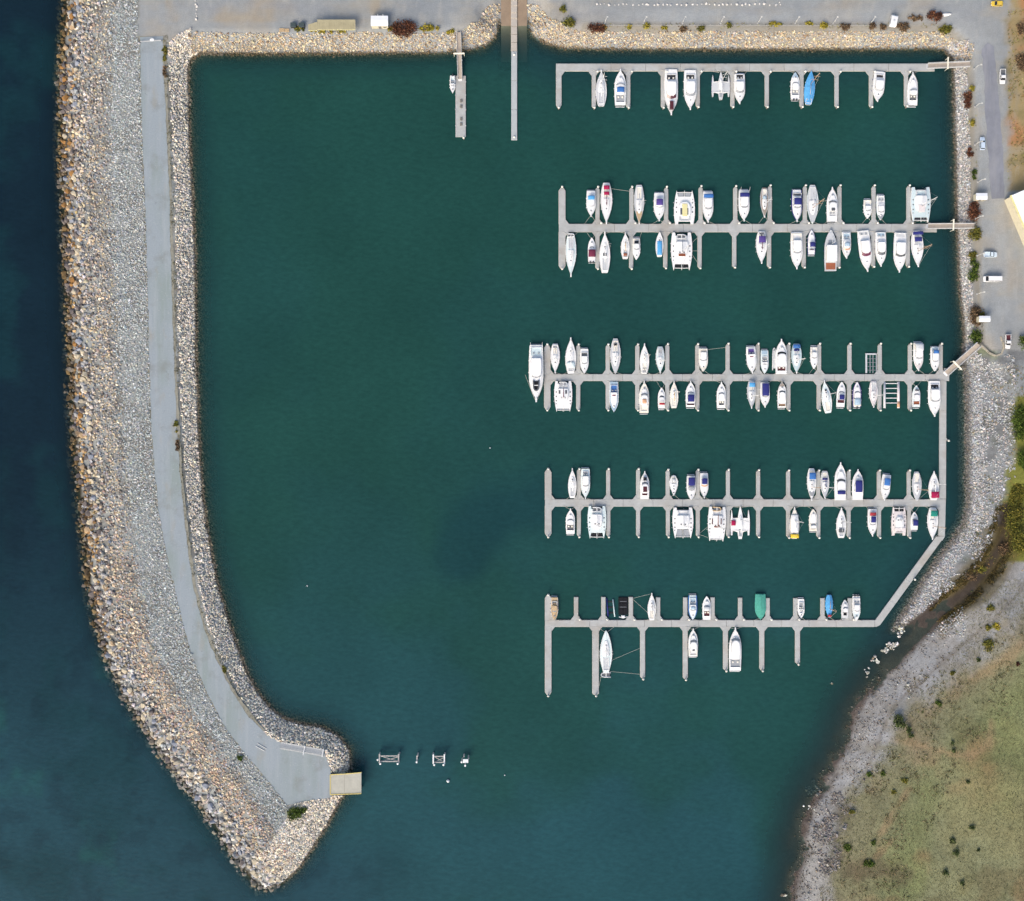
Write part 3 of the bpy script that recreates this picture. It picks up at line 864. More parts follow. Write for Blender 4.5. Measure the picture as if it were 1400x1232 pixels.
SH = [  # x, y, rx, ry, colour, height, label
 (552, 40, 20, 11, 'red', 1.8, 'large russet shrub between the white cabin and the left gangway'),
 (587, 40, 15, 4.5, 'yellow', .8, 'low yellow green scrub right of the russet shrub by the left gangway'),
 (616, 44, 8, 3, 'yellow', .6, 'small yellow scrub beside the head of the left gangway'),
 (536, 40, 7, 3, 'olive', .7, 'low olive scrub at the foot of the white cabin'),
 (452, 43, 34, 2.6, 'yellow', .5, 'thin yellow weeds along the front of the long tan shelter'),
 (408, 40, 9, 3, 'olive', .6, 'low weeds in front of the two dark bins'),
 (769, 14, 5, 4, 'olive', 1.2, 'small olive shrub on the bank right of the boat ramp'),
 (778, 32, 8, 7, 'olive', 1.5, 'round olive shrub on the seawall corner right of the boat ramp'),
 (816, 39, 13, 7, 'red', 1.6, 'dark russet shrub at the left end of the top seawall'),
 (826, 39, 3, 3, 'yellow', 1.0, 'small yellow bush against the dark russet shrub'),
 (860, 38, 4, 2.6, 'yellow', .9, 'small yellow bush first right of the russet shrub on the top wall'),
 (883, 37, 4, 4, 'yellow', 1.1, 'bright yellow bush under the second lamp post on the top wall'),
 (908, 39, 4, 3, 'yellow', .8, 'faint yellow tuft between the second and third top lamp posts'),
 (932, 40, 7, 4, 'brown', .9, 'grey brown bush under the third lamp post on the top wall'),
 (958, 40, 4, 4, 'olive', .9, 'olive bush right of the third lamp post on the top wall'),
 (996, 35, 4, 4, 'olive', 1.1, 'round olive bush right of the fourth lamp post on the top wall'),
 (1060, 33, 12, 3, 'yellow', .6, 'strip of yellow green scrub beside the fifth top lamp post'),
 (1106, 33, 5, 3, 'yellow', .6, 'small yellow tuft right of the sixth top lamp post'),
 (1126, 36, 6, 5, 'yellow', 1.3, 'golden bush on the top wall left of the seventh lamp post'),
 (1155, 37, 8, 5, 'brown', 1.0, 'grey brown bush right of the seventh top lamp post'),
 (1191, 37, 7, 5, 'brown', 1.2, 'brown bush under the eighth top lamp post'),
 (1206, 38, 6, 4, 'brown', 1.0, 'brown scrub just left of the white caravan'),
 (1234, 38, 9, 6, 'brown', 1.1, 'brown shrub just right of the white caravan'),
 (1277, 23, 12, 7, 'red', 1.6, 'dark brown block of shrub in the bend of the top road'),
 (1251, 25, 11, 4, 'brown', .6, 'low brown brush trailing left of the dark block of shrub'),
 (1292, 42, 10, 7, 'olive', 1.5, 'olive shrub in the top right corner of the seawall'),
 (1321, 138, 6, 14, 'red', 1.4, 'russet scrub on the right seawall below the top gangway'),
 (1328, 122, 3.5, 4, 'yellow', 1.0, 'yellow green tuft beside the topmost russet scrub of the right seawall'),
 (1329, 170, 4, 5, 'yellow', 1.1, 'yellow bush left of the road above the blue car'),
 (1325, 210, 4, 9, 'red', 1.1, 'small russet bush on the right seawall below the blue car'),
 (1331, 238, 3, 10, 'green', 1.1, 'thin green scrub above the upper white kiosk'),
 (1330, 290, 10, 14, 'red', 2.0, 'big dark russet shrub below the upper white kiosk'),
 (1331, 322, 8.5, 10, 'olive', 2.0, 'round olive shrub just below the second gangway'),
 (1328, 350, 6, 7, 'olive', 1.4, 'olive bush on the wall level with the pale blue pickup'),
 (1331, 363, 6, 8, 'green', 1.3, 'green bush between the pale blue pickup and the white van'),
 (1330, 378, 7, 11, 'green', 1.5, 'long green bush on the wall level with the white van'),
 (1333, 434, 11, 16, 'brown', 1.7, 'large brown shrub behind the lower white kiosk'),
 (1342, 429, 4, 6, 'olive', 1.2, 'small olive bush touching the lower white kiosk'),
 (1332, 461, 8.5, 11, 'green', 2.0, 'rounded green shrub above the head of the third gangway'),
 (1398, 468, 6, 10, 'green', 2.2, 'green shrub at the right edge beside the lowest pickup'),
 (1394, 578, 12, 26, 'green', 2.2, 'bright green thicket on the right edge of the cobble bank'),
 (1399, 628, 9, 18, 'green', 2.4, 'green thicket at the right edge above the olive thicket'),
 (1390, 676, 12, 24, 'olive', 2.6, 'tall olive thicket at the right edge above the creek'),
 (1386, 712, 15, 22, 'olive', 2.4, 'broad olive thicket beside the dark creek bend'),
 (1394, 740, 14, 18, 'olive', 2.2, 'lowest olive thicket at the right edge over the creek'),
 (1372, 752, 8, 10, 'brown', 1.0, 'brown reeds in the dark creek bend'),
 (1327, 788, 10, 6, 'brown', .7, 'brown reeds on the near bank of the creek'),
 (1340, 778, 9, 6, 'olive', .7, 'olive reeds on the creek bank beside the brown reeds'),
 (403, 1112, 12, 9, 'green', 1.4, 'green bush on the breakwater tip'),
 (415, 1106, 6, 6, 'green', 1.1, 'smaller green bush right of the bush on the breakwater tip'),
 (328, 1036, 4.5, 4.5, 'green', 1.0, 'small green bush on the seaward edge of the breakwater path'),
 (307, 915, 4, 6, 'olive', .7, 'olive scrub on the inner edge of the curved breakwater path'),
 (225, 74, 3, 13, 'olive', .6, 'olive weed strip at the gate end of the breakwater path'),
 (226, 97, 2.6, 10, 'brown', .5, 'brown weed strip below the olive strip at the breakwater gate'),
 (241, 583, 3, 9, 'olive', .5, 'olive weeds on the inner verge halfway down the breakwater'),
 (243, 612, 2.4, 17, 'brown', .4, 'brown weeds along the inner verge halfway down the breakwater'),
 (1228, 986, 9, 10, 'dark', 2.6, 'largest dark round bush on the dry hill near the beach'),
 (1240, 998, 5.5, 5.5, 'dark', 1.6, 'dark bush touching the largest round bush on the hill'),
 (1245, 1006, 3.5, 4, 'dark', 1.2, 'small dark bush below the pair near the beach'),
 (1302, 1016, 2.5, 2, 'dark', .8, 'tiny dark bush above the bare red track on the hill'),
 (1303, 1026, 4, 3, 'dark', 1.0, 'small dark bush at the edge of the bare red track'),
 (1188, 1058, 5, 4, 'green', .9, 'mid green bush low on the hill below the largest bush'),
 (1207, 1057, 4.5, 4, 'green', .6, 'light green tuft right of the mid green bush'),
 (1323, 1069, 3, 2.5, 'dark', .8, 'lone dark bush on the open slope below the red track'),
 (1164, 1110, 5, 4.5, 'olive', 1.0, 'olive bush beside the dark shore outcrop'),
 (1236, 1068, 5, 5, 'olive', .8, 'loose olive bush in the middle of the lower hill'),
 (1221, 1082, 4, 4, 'olive', .7, 'loose olive bush left of the middle hill bush'),
 (1302, 1150, 5, 4.5, 'dark', 1.2, 'dark bush above its twin on the bottom right slope'),
 (1307, 1166, 5, 5, 'dark', 1.2, 'dark bush below its twin on the bottom right slope'),
 (1328, 1131, 4.5, 4, 'dark', 1.0, 'dark bush beside the grey scar on the right slope'),
 (1292, 1193, 4.5, 5, 'dark', 1.2, 'lowest big dark bush on the bottom slope'),
 (1316, 1208, 4.5, 3.5, 'dark', 1.0, 'flat dark bush right of the lowest big one'),
 (1338, 1162, 2.5, 2, 'dark', .7, 'tiny dark bush right of the twin bushes'),
 (1195, 1152, 4, 4, 'green', .8, 'green bush on the yellow patch near the bottom beach'),
 (1188, 1180, 9, 5, 'green', .7, 'flat green scrub over the bottom outcrop'),
 (1157, 1158, 6, 7, 'green', .6, 'light green scrub between bottom beach and hill'),
 (1353, 831, 6, 4, 'olive', .7, 'highest olive bush between the creek and the slope'),
 (1350, 858, 6, 5, 'olive', .8, 'olive bush left of the golden one above the beach'),
 (1361, 857, 4.5, 6, 'yellow', .8, 'golden bush on the upper slope above the beach'),
 (1350, 883, 8, 8, 'olive', .9, 'spreading olive bush on the upper slope'),
 (1337, 902, 3, 3, 'dark', .6, 'small dark bush at the grass edge above the beach'),
 (1302, 920, 4, 4, 'olive', .6, 'small olive bush at the top of the pebble beach'),
 (1283, 962, 6, 5, 'green', .6, 'green scrub on the grass edge inland of the pebble beach'),
 (1390, 908, 2.5, 2.5, 'red', .6, 'tiny russet bush on the right slope'),
 (1397, 85, 9, 12, 'brown', 1.0, 'brown scrub on the dry bank right of the grey pickup'),
 (1394, 40, 6, 8, 'brown', .9, 'dry brown scrub on the bank below the yellow car'),
]
for x, y, rx, ry, c, h, lb in SH:
    shrub(lb, x, y, rx, ry, c, h)

# tufts of grass: nobody could count them
def tufts(name, parent, n, box, cond, table, seed, hgt=.35, wid=.3):
    r = np.random.default_rng(seed)
    ax, ay, X, Y, Z, px, py = scatter(n, *box, seed, cond)
    n = len(ax)
    hgt = hgt * np.exp(r.normal(0, .35, n)); 
    nb = 4
    Vs = []
    for k in range(nb):
        a = r.random(n) * 2 * PI
        dx, dy = np.cos(a) * wid, np.sin(a) * wid
        ox, oy = r.normal(0, wid * .5, n), r.normal(0, wid * .5, n)
        b0 = np.stack([X + ox - dy * .3, Y + oy + dx * .3, Z - .03], -1)
        b1 = np.stack([X + ox + dy * .3, Y + oy - dx * .3, Z - .03], -1)
        tp = np.stack([X + ox + dx, Y + oy + dy, Z + hgt], -1)
        Vs.append(np.stack([b0, b1, tp], 1))
    V = np.concatenate(Vs, 1).reshape(-1, 3)
    F = np.arange(len(V)).reshape(-1, 3)
    cols = np.array([A(*c, .9) for c in table])
    c = cols[r.integers(0, len(cols), n)] * np.exp(r.normal(0, .25, n))[:, None]
    o = np_mesh(name, V, F, m_leaf, np.repeat(c, nb * 3, 0), parent)
    return tag(o, kind='stuff')
GR = [(146, 145, 108), (138, 137, 100), (130, 134, 96), (150, 145, 110), (134, 126, 94), (118, 120, 84)]
tg = tufts('grass', None, 60000, (1080, 1402, 790, 1245), lambda ax, ay, px, py, Z: (dist_poly(px, py, BE) > 58 - 22 * sstep(1000, 1100, ay)) & (dist_poly(ax, ay, CREEK) > 26) & (vnoise(ax * 3.1, ay * 3.1, 5) < .35 + .65 * fbm(ax, ay, 26, 14)), GR, 60, .2, .17)
tag(tg, 'short dry yellow grass covering the hillside', 'grass')
tg = tufts('scrub', None, 9000, (1090, 1402, 850, 1245), lambda ax, ay, px, py, Z: (dist_poly(px, py, BE) > 34) & (dist_poly(px, py, BE) < 150) & (dist_poly(ax, ay, CREEK) > 26) & (vnoise(ax * .9, ay * .9, 6) < .7 * sstep(.42, .62, fbm(ax, ay, 24, 19))), [(112, 104, 74), (96, 92, 60), (126, 112, 84), (92, 100, 58), (136, 124, 96)], 66, .45, .42)
tag(tg, 'low dry scrub speckling the slope above the beach', 'scrub')
tg = tufts('creek_reeds', None, 16000, (1270, 1402, 690, 850), lambda ax, ay, px, py, Z: (np.abs(dist_poly(ax, ay, CREEK) - 14) < 7 * fbm(ax, ay, 14, 25) + 2) & (fbm(ax, ay, 18, 26) > .42), [(112, 96, 58), (92, 80, 50), (128, 112, 66), (84, 80, 46)], 67, .5, .35)
tag(tg, 'brown reeds fringing the dark creek', 'reeds')
tg = tufts('verge_grass', None, 9000, (1300, 1420, 20, 820), lambda ax, ay, px, py, Z: ((ax > 1378) & (ay < 255) & (fbm(ax, ay, 16, 14) > .45)) | ((ax > 1325) & (ay > 500) & (fbm(ax, ay, 22, 15) > .56)), [(150, 140, 84), (120, 116, 66), (166, 134, 84), (104, 116, 60)], 61)
tag(tg, 'dry grass on the roadside bank and cobble bank', 'grass')
tg = tufts('path_weeds', None, 60000, (180, 460, 55, 1110), lambda ax, ay, px, py, Z: (Z > 2.5) & ~in_path(ax, ay) & (dist_poly(ax, ay, PATH_L) < 2.4) & (fbm(ax, ay, 20, 15) > .36) | ((Z > 2.5) & ~in_path(ax, ay) & (dist_poly(ax, ay, PATH_R[:18]) < 7) & (fbm(ax, ay, 20, 16) > .45)), [(110, 112, 80), (92, 92, 66), (130, 124, 96), (122, 116, 84)], 62, .3, .25)
tag(tg, 'sparse weeds along both edges of the breakwater path', 'weeds')
tg = tufts('wall_weeds', None, 9000, (790, 1345, 28, 480), lambda ax, ay, px, py, Z: (Z > 3.2) & (dist_poly(ax, ay, [(800, 37), (1290, 37), (1318, 60), (1328, 130), (1331, 250), (1333, 340), (1334, 460)]) < 5) & (fbm(ax, ay, 16, 18) > .5), [(150, 146, 70), (120, 120, 60), (140, 120, 90)], 63, .35, .3)
tag(tg, 'thin weeds along the crest of the seawalls', 'weeds')
# ------------------------------------------------------------------ pontoons
m_rub = mat('rub_rail', tuple(A(196, 192, 180, .8)), .7, .1, 1)
m_pile = mat('pile_steel', (.16, .15, .13), .7, .2, 2)
m_cap = mat('pile_cap', (.78, .76, .68), .5, .08, 2)
m_post = mat('service_post', (.7, .7, .66), .5, .1, 2)
m_grate = mat('gangway_deck', tuple(A(180, 168, 154, .8)), .85, .14, 1.2)
m_alum = mat('aluminium', (.6, .6, .58), .4, .08, 2, .5, .3)
m_cream = mat('cream_paint', (.76, .72, .58), .5, .08, 2)
DZ = .52           # deck height of the pontoons
def rect(x0, x1, y0, y1):
    a = P(x0, y1, DZ); b = P(x1, y0, DZ)
    return [(a.x, a.y), (b.x, a.y), (b.x, b.y), (a.x, b.y)]
PILES = []
def pile(px, py, label, group, h=2.3):
    p = P(px, py, 1.2)
    t = thing('mooring_pile', label, 'pile', (p.x, p.y, 0), random.uniform(0, 1), group)
    MB().tube([(0, 0, -6), (0, 0, h - .25)], .21, 8).build('shaft', m_pile, t, True)
    MB().tube([(0, 0, h - .3), (0, 0, h - .05), (0, 0, h + .35)], .40, 8, .06).build('cap', m_cap, t)
def knee(t, x, y, sx, sy, a=5.0):
    """triangular corner plate between walkway and finger"""
    q = [tuple(P(x, y, DZ).xy), tuple(P(x + sx * a, y, DZ).xy), tuple(P(x, y + sy * a * 1.3, DZ).xy)]
    ar = (q[1][0] - q[0][0]) * (q[2][1] - q[0][1]) - (q[2][0] - q[0][0]) * (q[1][1] - q[0][1])
    if ar < 0: q = [q[0], q[2], q[1]]
    MB().slab(q, -.1, DZ - .006).build('knee', m_dockc, t)
def finger(t, x, w, y0, y1, tip=True, pointed=3.0):
    """finger from walkway edge y0 to its end y1"""
    s = 1 if y1 > y0 else -1
    h = w / 2
    if tip:
        pts = [(x - h, y0), (x + h, y0), (x + h, y1 - s * pointed), (x + h * .45, y1), (x - h * .45, y1), (x - h, y1 - s * pointed)]
    else:
        pts = [(x - h, y0), (x + h, y0), (x + h, y1), (x - h, y1)]
    q = [tuple(P(a, b_, DZ).xy) for a, b_ in pts]
    ar = sum(q[i - 1][0] * q[i][1] - q[i][0] * q[i - 1][1] for i in range(len(q)))
    if ar < 0: q = q[::-1]
    f = MB().slab(q, -.35, DZ - .003, .06).build('finger', m_dockc, t)
    q2 = offset_poly(q, .07)
    mb = MB(); a = mb.ring([(u_, v_, .1) for u_, v_ in q2]); b_ = mb.ring([(u_, v_, DZ - .12) for u_, v_ in q2]); c_ = mb.ring([(u_, v_, DZ - .12) for u_, v_ in q])
    mb.bridge(a, b_); mb.bridge(b_, c_); mb.build('rub_rail', m_rub, f)
    # cleats along the finger
    cl = MB(); n = max(2, int(abs(y1 - y0) / 16))
    for k in range(n):
        yy = y0 + (y1 - y0) * (k + .6) / n
        for sx in (-1, 1):
            c0 = P(x + sx * (h - .7), yy, DZ)
            cl.box(c0.x - .05, c0.x + .05, c0.y - .18, c0.y + .18, DZ - .02, DZ + .12)
    cl.build('cleats', m_alum, f)
def walkway(t, x0, x1, y0, y1, cuts):
    xs = sorted(set([x0, x1] + [c for c in cuts if x0 + 3 < c < x1 - 3]))
    for a, b_ in zip(xs, xs[1:]):
        q = rect(a, b_, y0, y1)
        q = [(q[0][0] + .035, q[0][1]), (q[1][0] - .035, q[1][1]), (q[2][0] - .035, q[2][1]), (q[3][0] + .035, q[3][1])]
        s_ = MB().slab(q, -.4, DZ, .05).build('walkway_section', m_dockc, t)
        mb = MB()
        for yy, sg in ((q[0][1], -1), (q[2][1], 1)):
            mb.box(q[0][0], q[1][0], min(yy, yy + sg * .08), max(yy, yy + sg * .08), .08, DZ - .13)
        mb.build('rub_rail', m_rub, s_)

worn(m_dockc, [(A(170, 160, 146, .8), (.10, .10, 1), .5, .7, .6), (A(206, 208, 208, .8), (.3, .9, 1), .55, .75, .5), (A(146, 148, 146, .8), (.6, .6, .6), .62, .78, .5)])
ROWN = {'A': 'top', 'B': 'second', 'C': 'third', 'D': 'fourth', 'E': 'bottom'}
WALK = {'A': (87, 97), 'B': (306.3, 317), 'C': (511.7, 520.6), 'D': (682.8, 692.4), 'E': (848, 857)}
FING = {
 'A': dict(x0=760, x1=1278, T=(764, 7.2, None, 147), up=[], dn=[(812, 147), (859, 147), (906.5, 147), (954, 146), (1001.5, 146), (1048.5, 146), (1096, 146), (1144, 146), (1191, 146), (1239, 145)], w=5.3),
 'B': dict(x0=764, x1=1281, T=(768.5, 9, 257, 367), up=[(817, 257), (863.5, 257), (910.8, 257), (958, 256), (1005.4, 256), (1052.5, 255), (1100.5, 255), (1147.8, 255), (1194.6, 255), (1242.3, 255)],
           dn=[(816.8, 367), (863, 367), (909.7, 366), (956.6, 366), (1004, 365), (1051.6, 365), (1099, 365), (1146.4, 365), (1193.8, 364), (1241.3, 364)], w=5.3),
 'C': dict(x0=744, x1=1298, T=(748.3, 8.4, 472, 560), up=[(790.6, 472), (831, 472), (871.5, 472), (912.4, 471.5), (953.5, 471.5), (995, 471), (1036, 471), (1078, 471), (1120, 471), (1161.6, 471), (1203, 471), (1244.3, 471), (1286.3, 471)],
           dn=[(790.6, 560), (831, 560), (871.5, 560), (912.4, 560), (953.5, 560), (995, 560), (1036, 560), (1078, 560), (1119.6, 560), (1161, 560), (1202.5, 560), (1244, 560)], w=5.2),
 'D': dict(x0=745, x1=1284.5, T=(749.5, 8.8, 642, 733), up=[(791.5, 642), (831.6, 642), (872.5, 642), (913, 643), (954, 643), (995.4, 643), (1036.7, 643.5), (1077.7, 644), (1118.7, 644), (1160.5, 644), (1201.8, 644), (1242.7, 644)],
           dn=[(791.5, 733), (831.8, 733), (872.5, 733), (913.3, 733), (954.2, 733), (995.4, 733), (1036.7, 733), (1077.8, 734), (1119, 734), (1160.4, 734), (1202, 734), (1243, 734)], w=5.0),
 'E': dict(x0=745, x1=1196, T=(749.5, 8.6, 814, 950), up=[(787.7, 816.5), (825, 816.5), (862.6, 816.5), (899.8, 817), (937, 817), (974.3, 817), (1012, 817.5), (1049.6, 818), (1087.6, 818), (1124.7, 818), (1162, 818)],
           dn=[(814.3, 950), (878.6, 927), (937, 928), (992, 916), (1041.7, 916), (1090.5, 907)], w=5.4)}
NOUN = {'A': 'top', 'B': 'second', 'C': 'third', 'D': 'fourth', 'E': 'bottom'}
EX = {'A': 'with fingers on one side only, nearest the top seawall', 'B': 'crossing both sides, second from the top', 'C': 'in the middle of the basin, third from the top',
      'D': 'with the wide gap below it, fourth from the top', 'E': 'with long lower fingers, nearest the harbour mouth'}
for rk, R in FING.items():
    y0, y1 = WALK[rk]
    t = thing('floating_pontoon', 'grey floating pontoon ' + EX[rk], 'pontoon', (0, 0, 0), 0, 'finger pontoons in the basin')
    tx, tw, ty0, ty1 = R['T']
    cuts = [(a + b_) / 2 for a, b_ in zip([f[0] for f in (R['up'] or R['dn'])], [f[0] for f in (R['up'] or R['dn'])][1:])]
    walkway(t, R['x0'], R['x1'], y0, y1, cuts)
    w_ = R['w']
    if ty0: finger(t, tx, tw, y0, ty0, True, 4)
    finger(t, tx, tw, y1, ty1, True, 4)
    if ty0: knee(t, tx + tw / 2, y0, 1, -1)
    knee(t, tx + tw / 2, y1, 1, 1)
    for ends, yy, sg, wname in ((R['up'], y0, -1, 'upper'), (R['dn'], y1, 1, 'lower')):
        for k, (fx, fy) in enumerate(ends):
            ww = w_ if not (rk == 'E' and sg == 1 and fx < 830) else 8.6
            if rk == 'E' and sg == 1 and ww < 8: ww = 6.4
            finger(t, fx, ww, yy, fy, not (rk == 'E' and sg == -1), 2.0)
            knee(t, fx + ww / 2, yy, 1, sg); knee(t, fx - ww / 2, yy, -1, sg)
            if not (rk == 'E' and sg == -1):
                pile(fx + .6, fy + sg * 1.0, 'white-capped pile at the tip of %s %s finger of the %s pontoon' % (ORD[k + 1], wname, NOUN[rk]), 'piles at the pontoon finger tips')
            if (rk == 'A') or (rk == 'B' and sg == -1) or (rk == 'E' and sg == -1):
                pile(fx + ww / 2 + 2.3, yy + sg * 1.2, 'white-capped pile at the root of %s %s finger of the %s pontoon' % (ORD[k + 1], wname, NOUN[rk]), 'piles at the pontoon finger roots', 1.9)
    pile(tx, ty1 + 1, 'white-capped pile at the lower tip of the %s pontoon end arm' % NOUN[rk], 'piles at the pontoon ends')
    if ty0: pile(tx, ty0 - 1, 'white-capped pile at the upper tip of the %s pontoon end arm' % NOUN[rk], 'piles at the pontoon ends')

# link walkway down the right side of the lower three pontoons
lk = thing('link_walkway', 'long grey link walkway down the right side joining three pontoons', 'walkway', (0, 0, 0))
def strip(t, pts, w, cut=40):
    """chain of straight walkway slabs"""
    for (xa, ya), (xb, yb) in zip(pts, pts[1:]):
        L = math.hypot(xb - xa, yb - ya); n = max(1, round(L / cut))
        ux, uy = (xb - xa) / L, (yb - ya) / L; nx, ny = -uy, ux
        for k in range(n):
            s0, s1 = L * k / n + .06, L * (k + 1) / n - .06
            pts4 = [(xa + ux * s + nx * sg * w / 2, ya + uy * s + ny * sg * w / 2) for s, sg in ((s0, -1), (s1, -1), (s1, 1), (s0, 1))]
            q = [tuple(P(a, b_, DZ).xy) for a, b_ in pts4]
            ar = sum(q[i - 1][0] * q[i][1] - q[i][0] * q[i - 1][1] for i in range(4))
            if ar < 0: q = q[::-1]
            MB().slab(q, -.4, DZ + .008, .05).build('walkway_section', m_dockc, t)
strip(lk, [(1289.5, 520.9), (1288.8, 682)], 9.2)
strip(lk, [(1288.8, 682.3), (1287.5, 733)], 9.0)
strip(lk, [(1284.0, 736), (1199.5, 852)], 9.2)
q = [tuple(P(a, b_, DZ).xy) for a, b_ in ((1283, 733.3), (1292, 733.3), (1288.5, 739.3), (1279.5, 734.5))]
MB().slab(q[::-1], -.3, DZ - .01).build('corner_plate', m_dockc, lk)
q = [tuple(P(a, b_, DZ).xy) for a, b_ in ((1196.2, 848.2), (1197, 848.2), (1203.5, 854.5), (1198.5, 857), (1196.2, 857))]
MB().slab(q[::-1], -.3, DZ - .01).build('corner_plate', m_dockc, lk)
knee(lk, 1284.8, 520.7, -1, 1); knee(lk, 1284.4, 692.4, -1, 1); knee(lk, 1284.4, 682.7, -1, -1)
for x, y, lb in ((1296, 602.5, 'lone white-capped pile on the outer side of the long link walkway'), (1250, 792, 'white-capped pile halfway along the slanting link walkway')):
    pile(x, y, lb, 'piles along the link walkway')
    knee(lk, x - 2.2, y, 1, -1, 3)

# gangways with their gate gantries
def gangway(label, pa, pb, w, gate, za=4.2, zb=DZ + .12):
    A_, B_ = P(*pa, za), P(*pb, zb)
    t = thing('gangway', label, 'gangway', (B_.x, B_.y, 0))
    d = Vector((A_.x - B_.x, A_.y - B_.y)); L = d.length; d /= L; n = Vector((-d.y, d.x)); hw_ = w * SC / 2
    def at(s, o, z): 
        return (d.x * s + n.x * o, d.y * s + n.y * o, zb + (za - zb) * s / L + z)
    mb = MB(); a = mb.ring([at(0, -hw_, 0), at(0, hw_, 0), at(0, hw_, -.14), at(0, -hw_, -.14)]); c = mb.ring([at(L, -hw_, 0), at(L, hw_, 0), at(L, hw_, -.14), at(L, -hw_, -.14)])
    mb.bridge(a, c); mb.cap(a); mb.cap(c); mb.build('deck', m_grate, t)
    for s in (-1, 1):
        mb = MB()
        mb.tube([at(0, s * hw_, .95), at(L, s * hw_, .95)], .07, 6); mb.tube([at(0, s * hw_, .45), at(L, s * hw_, .45)], .05, 6); mb.tube([at(0, s * hw_, .02), at(L, s * hw_, .02)], .1, 6)
        k = 0
        while k <= L:
            mb.tube([at(k, s * hw_, 0), at(k, s * hw_, .95)], .05, 5); k += 2.0
        mb.build('handrail', m_alum, t)
    if gate is not None:
        g = MB(); gs = L * gate; gw = hw_ + .95
        for s in (-1, 1):
            g.tube([at(gs, s * gw, -.3), at(gs, s * gw, 2.3)], .09, 6)
        a = [at(gs - .22, -gw - .15, 2.3), at(gs + .22, -gw - .15, 2.3), at(gs + .22, gw + .15, 2.3), at(gs - .22, gw + .15, 2.3)]
        a2 = g.ring(a); b2 = g.ring([(x, y, z + .25) for x, y, z in a]); g.bridge(a2, b2); g.cap(b2); g.cap(a2, True)
        g.build('gate_frame', m_cream, t)
    hp = MB(); a = [at(.2, -hw_ * .9, .02), at(-1.1, -hw_ * .9, -.1), at(-1.1, hw_ * .9, -.1), at(.2, hw_ * .9, .02)]
    a2 = hp.ring(a); b2 = hp.ring([(x, y, z + .04) for x, y, z in a]); hp.bridge(a2, b2); hp.cap(b2); hp.cap(a2, True); hp.build('hinge_plate', m_alum, t)
gangway('gangway from the top right shore onto the top pontoon', (1326, 88), (1268, 90.5), 7, .42)
gangway('gangway from the right shore onto the second pontoon', (1332, 309), (1268, 309.5), 6.5, .5)
gangway('slanting gangway from the right shore onto the third pontoon', (1338, 471), (1293, 511), 7.5, .27)
gangway('narrow gangway from the left yard onto the short jetty', (627, 44), (629, 109), 6, .5)
for pts, lb in ((((1298, 505), (1296, 516)), 0),):
    strip(lk, [(1291, 507.5), (1298.5, 507.5)], 8.3)

# short jetty pontoon and launching walkway
t = thing('jetty_pontoon', 'short weathered jetty pontoon left of the ramp walkway', 'pontoon')
q = rect(622.8, 636.8, 103.5, 187); MB().slab(q, -.4, DZ, .06).build('walkway_section', m_dockc, t)
mb = MB()
for yy in (138, 146, 163, 170):
    c0 = P(630.5, yy, DZ); mb.bbox(c0.x - .35, c0.x + .35, c0.y - .5, c0.y + .5, DZ - .02, DZ + .35, .05)
mb.build('locker', m_pile, t)
mb = MB()
for sx in (622.8, 636.8):
    for yy in (112, 130, 150, 172):
        c0 = P(sx, yy, DZ); mb.box(c0.x - .08, c0.x + .08, c0.y - .2, c0.y + .2, DZ - .1, DZ + .12)
mb.build('cleats', m_alum, t)
pile(634, 189, 'white-capped pile at the lower end of the short jetty', 'piles at the jetties'); pile(631, 83, 'pile beside the narrow gangway at the short jetty', 'piles at the jetties', 2.0)
t = thing('ramp_walkway', 'long narrow concrete walkway running out between the boat ramp lanes', 'walkway')
ys = [-22, -8, 0, 8, 17, 25, 36, 47, 58, 70]
for a, b_ in zip(ys, ys[1:]):
    z0 = max(DZ, (35 - (a + b_) / 2) * SC * .14 + .55)
    pa, pb = P(698.6, b_, z0), P(707, a, z0)
    MB().slab([(pa.x, pa.y + .06), (pb.x, pa.y + .06), (pb.x, pb.y - .06), (pa.x, pb.y - .06)], z0 - .6, z0, .06).build('walkway_section', mat('pale_slab', tuple(A(204, 196, 184, .72)), .85, .08, .5), t)
for a, b_ in ((70, 110), (110, 150), (150, 191.5)):
    pa, pb = P(699, b_, DZ), P(707, a, DZ)
    MB().slab([(pa.x, pa.y + .04), (pb.x, pa.y + .04), (pb.x, pb.y - .04), (pa.x, pb.y - .04)], -.4, DZ, .06).build('walkway_section', mat('grey_slab', tuple(A(186, 192, 192, .8)), .85, .08, .5), t)
pile(703, 74, 'low pile in the middle of the ramp walkway', 'piles at the jetties', 1.1); pile(703, 187, 'pile at the seaward end of the ramp walkway', 'piles at the jetties', 1.1)
# ------------------------------------------------------------------ boats
CO_ = {'white': (.80, .80, .78), 'cream': (.80, .76, .66), 'ltgrey': (.55, .57, .58), 'grey': (.32, .34, .36), 'dkgrey': (.12, .13, .14), 'dark': (.03, .032, .04),
       'black': (.012, .013, .016), 'navy': (.03, .035, .17), 'blue': (.05, .16, .42), 'ltblue': (.10, .36, .66), 'sky': (.36, .48, .57), 'cyan': (.56, .67, .69), 'paleaqua': (.68, .77, .76),
       'crim': (.34, .015, .07), 'burg': (.16, .03, .06), 'mar': (.10, .025, .03), 'rust': (.30, .10, .05), 'teak': (.36, .22, .12), 'tan': (.52, .38, .22), 'green': (.08, .34, .26),
       'teal': (.02, .22, .17), 'yel': (.75, .52, .05), 'paleyel': (.72, .66, .34), 'purple': (.09, .06, .24), 'pinkw': (.72, .66, .64), 'red': (.40, .05, .06), 'woodgrey': (.34, .29, .24),
       'orange': (.62, .36, .22), 'alum': (.6, .6, .6)}
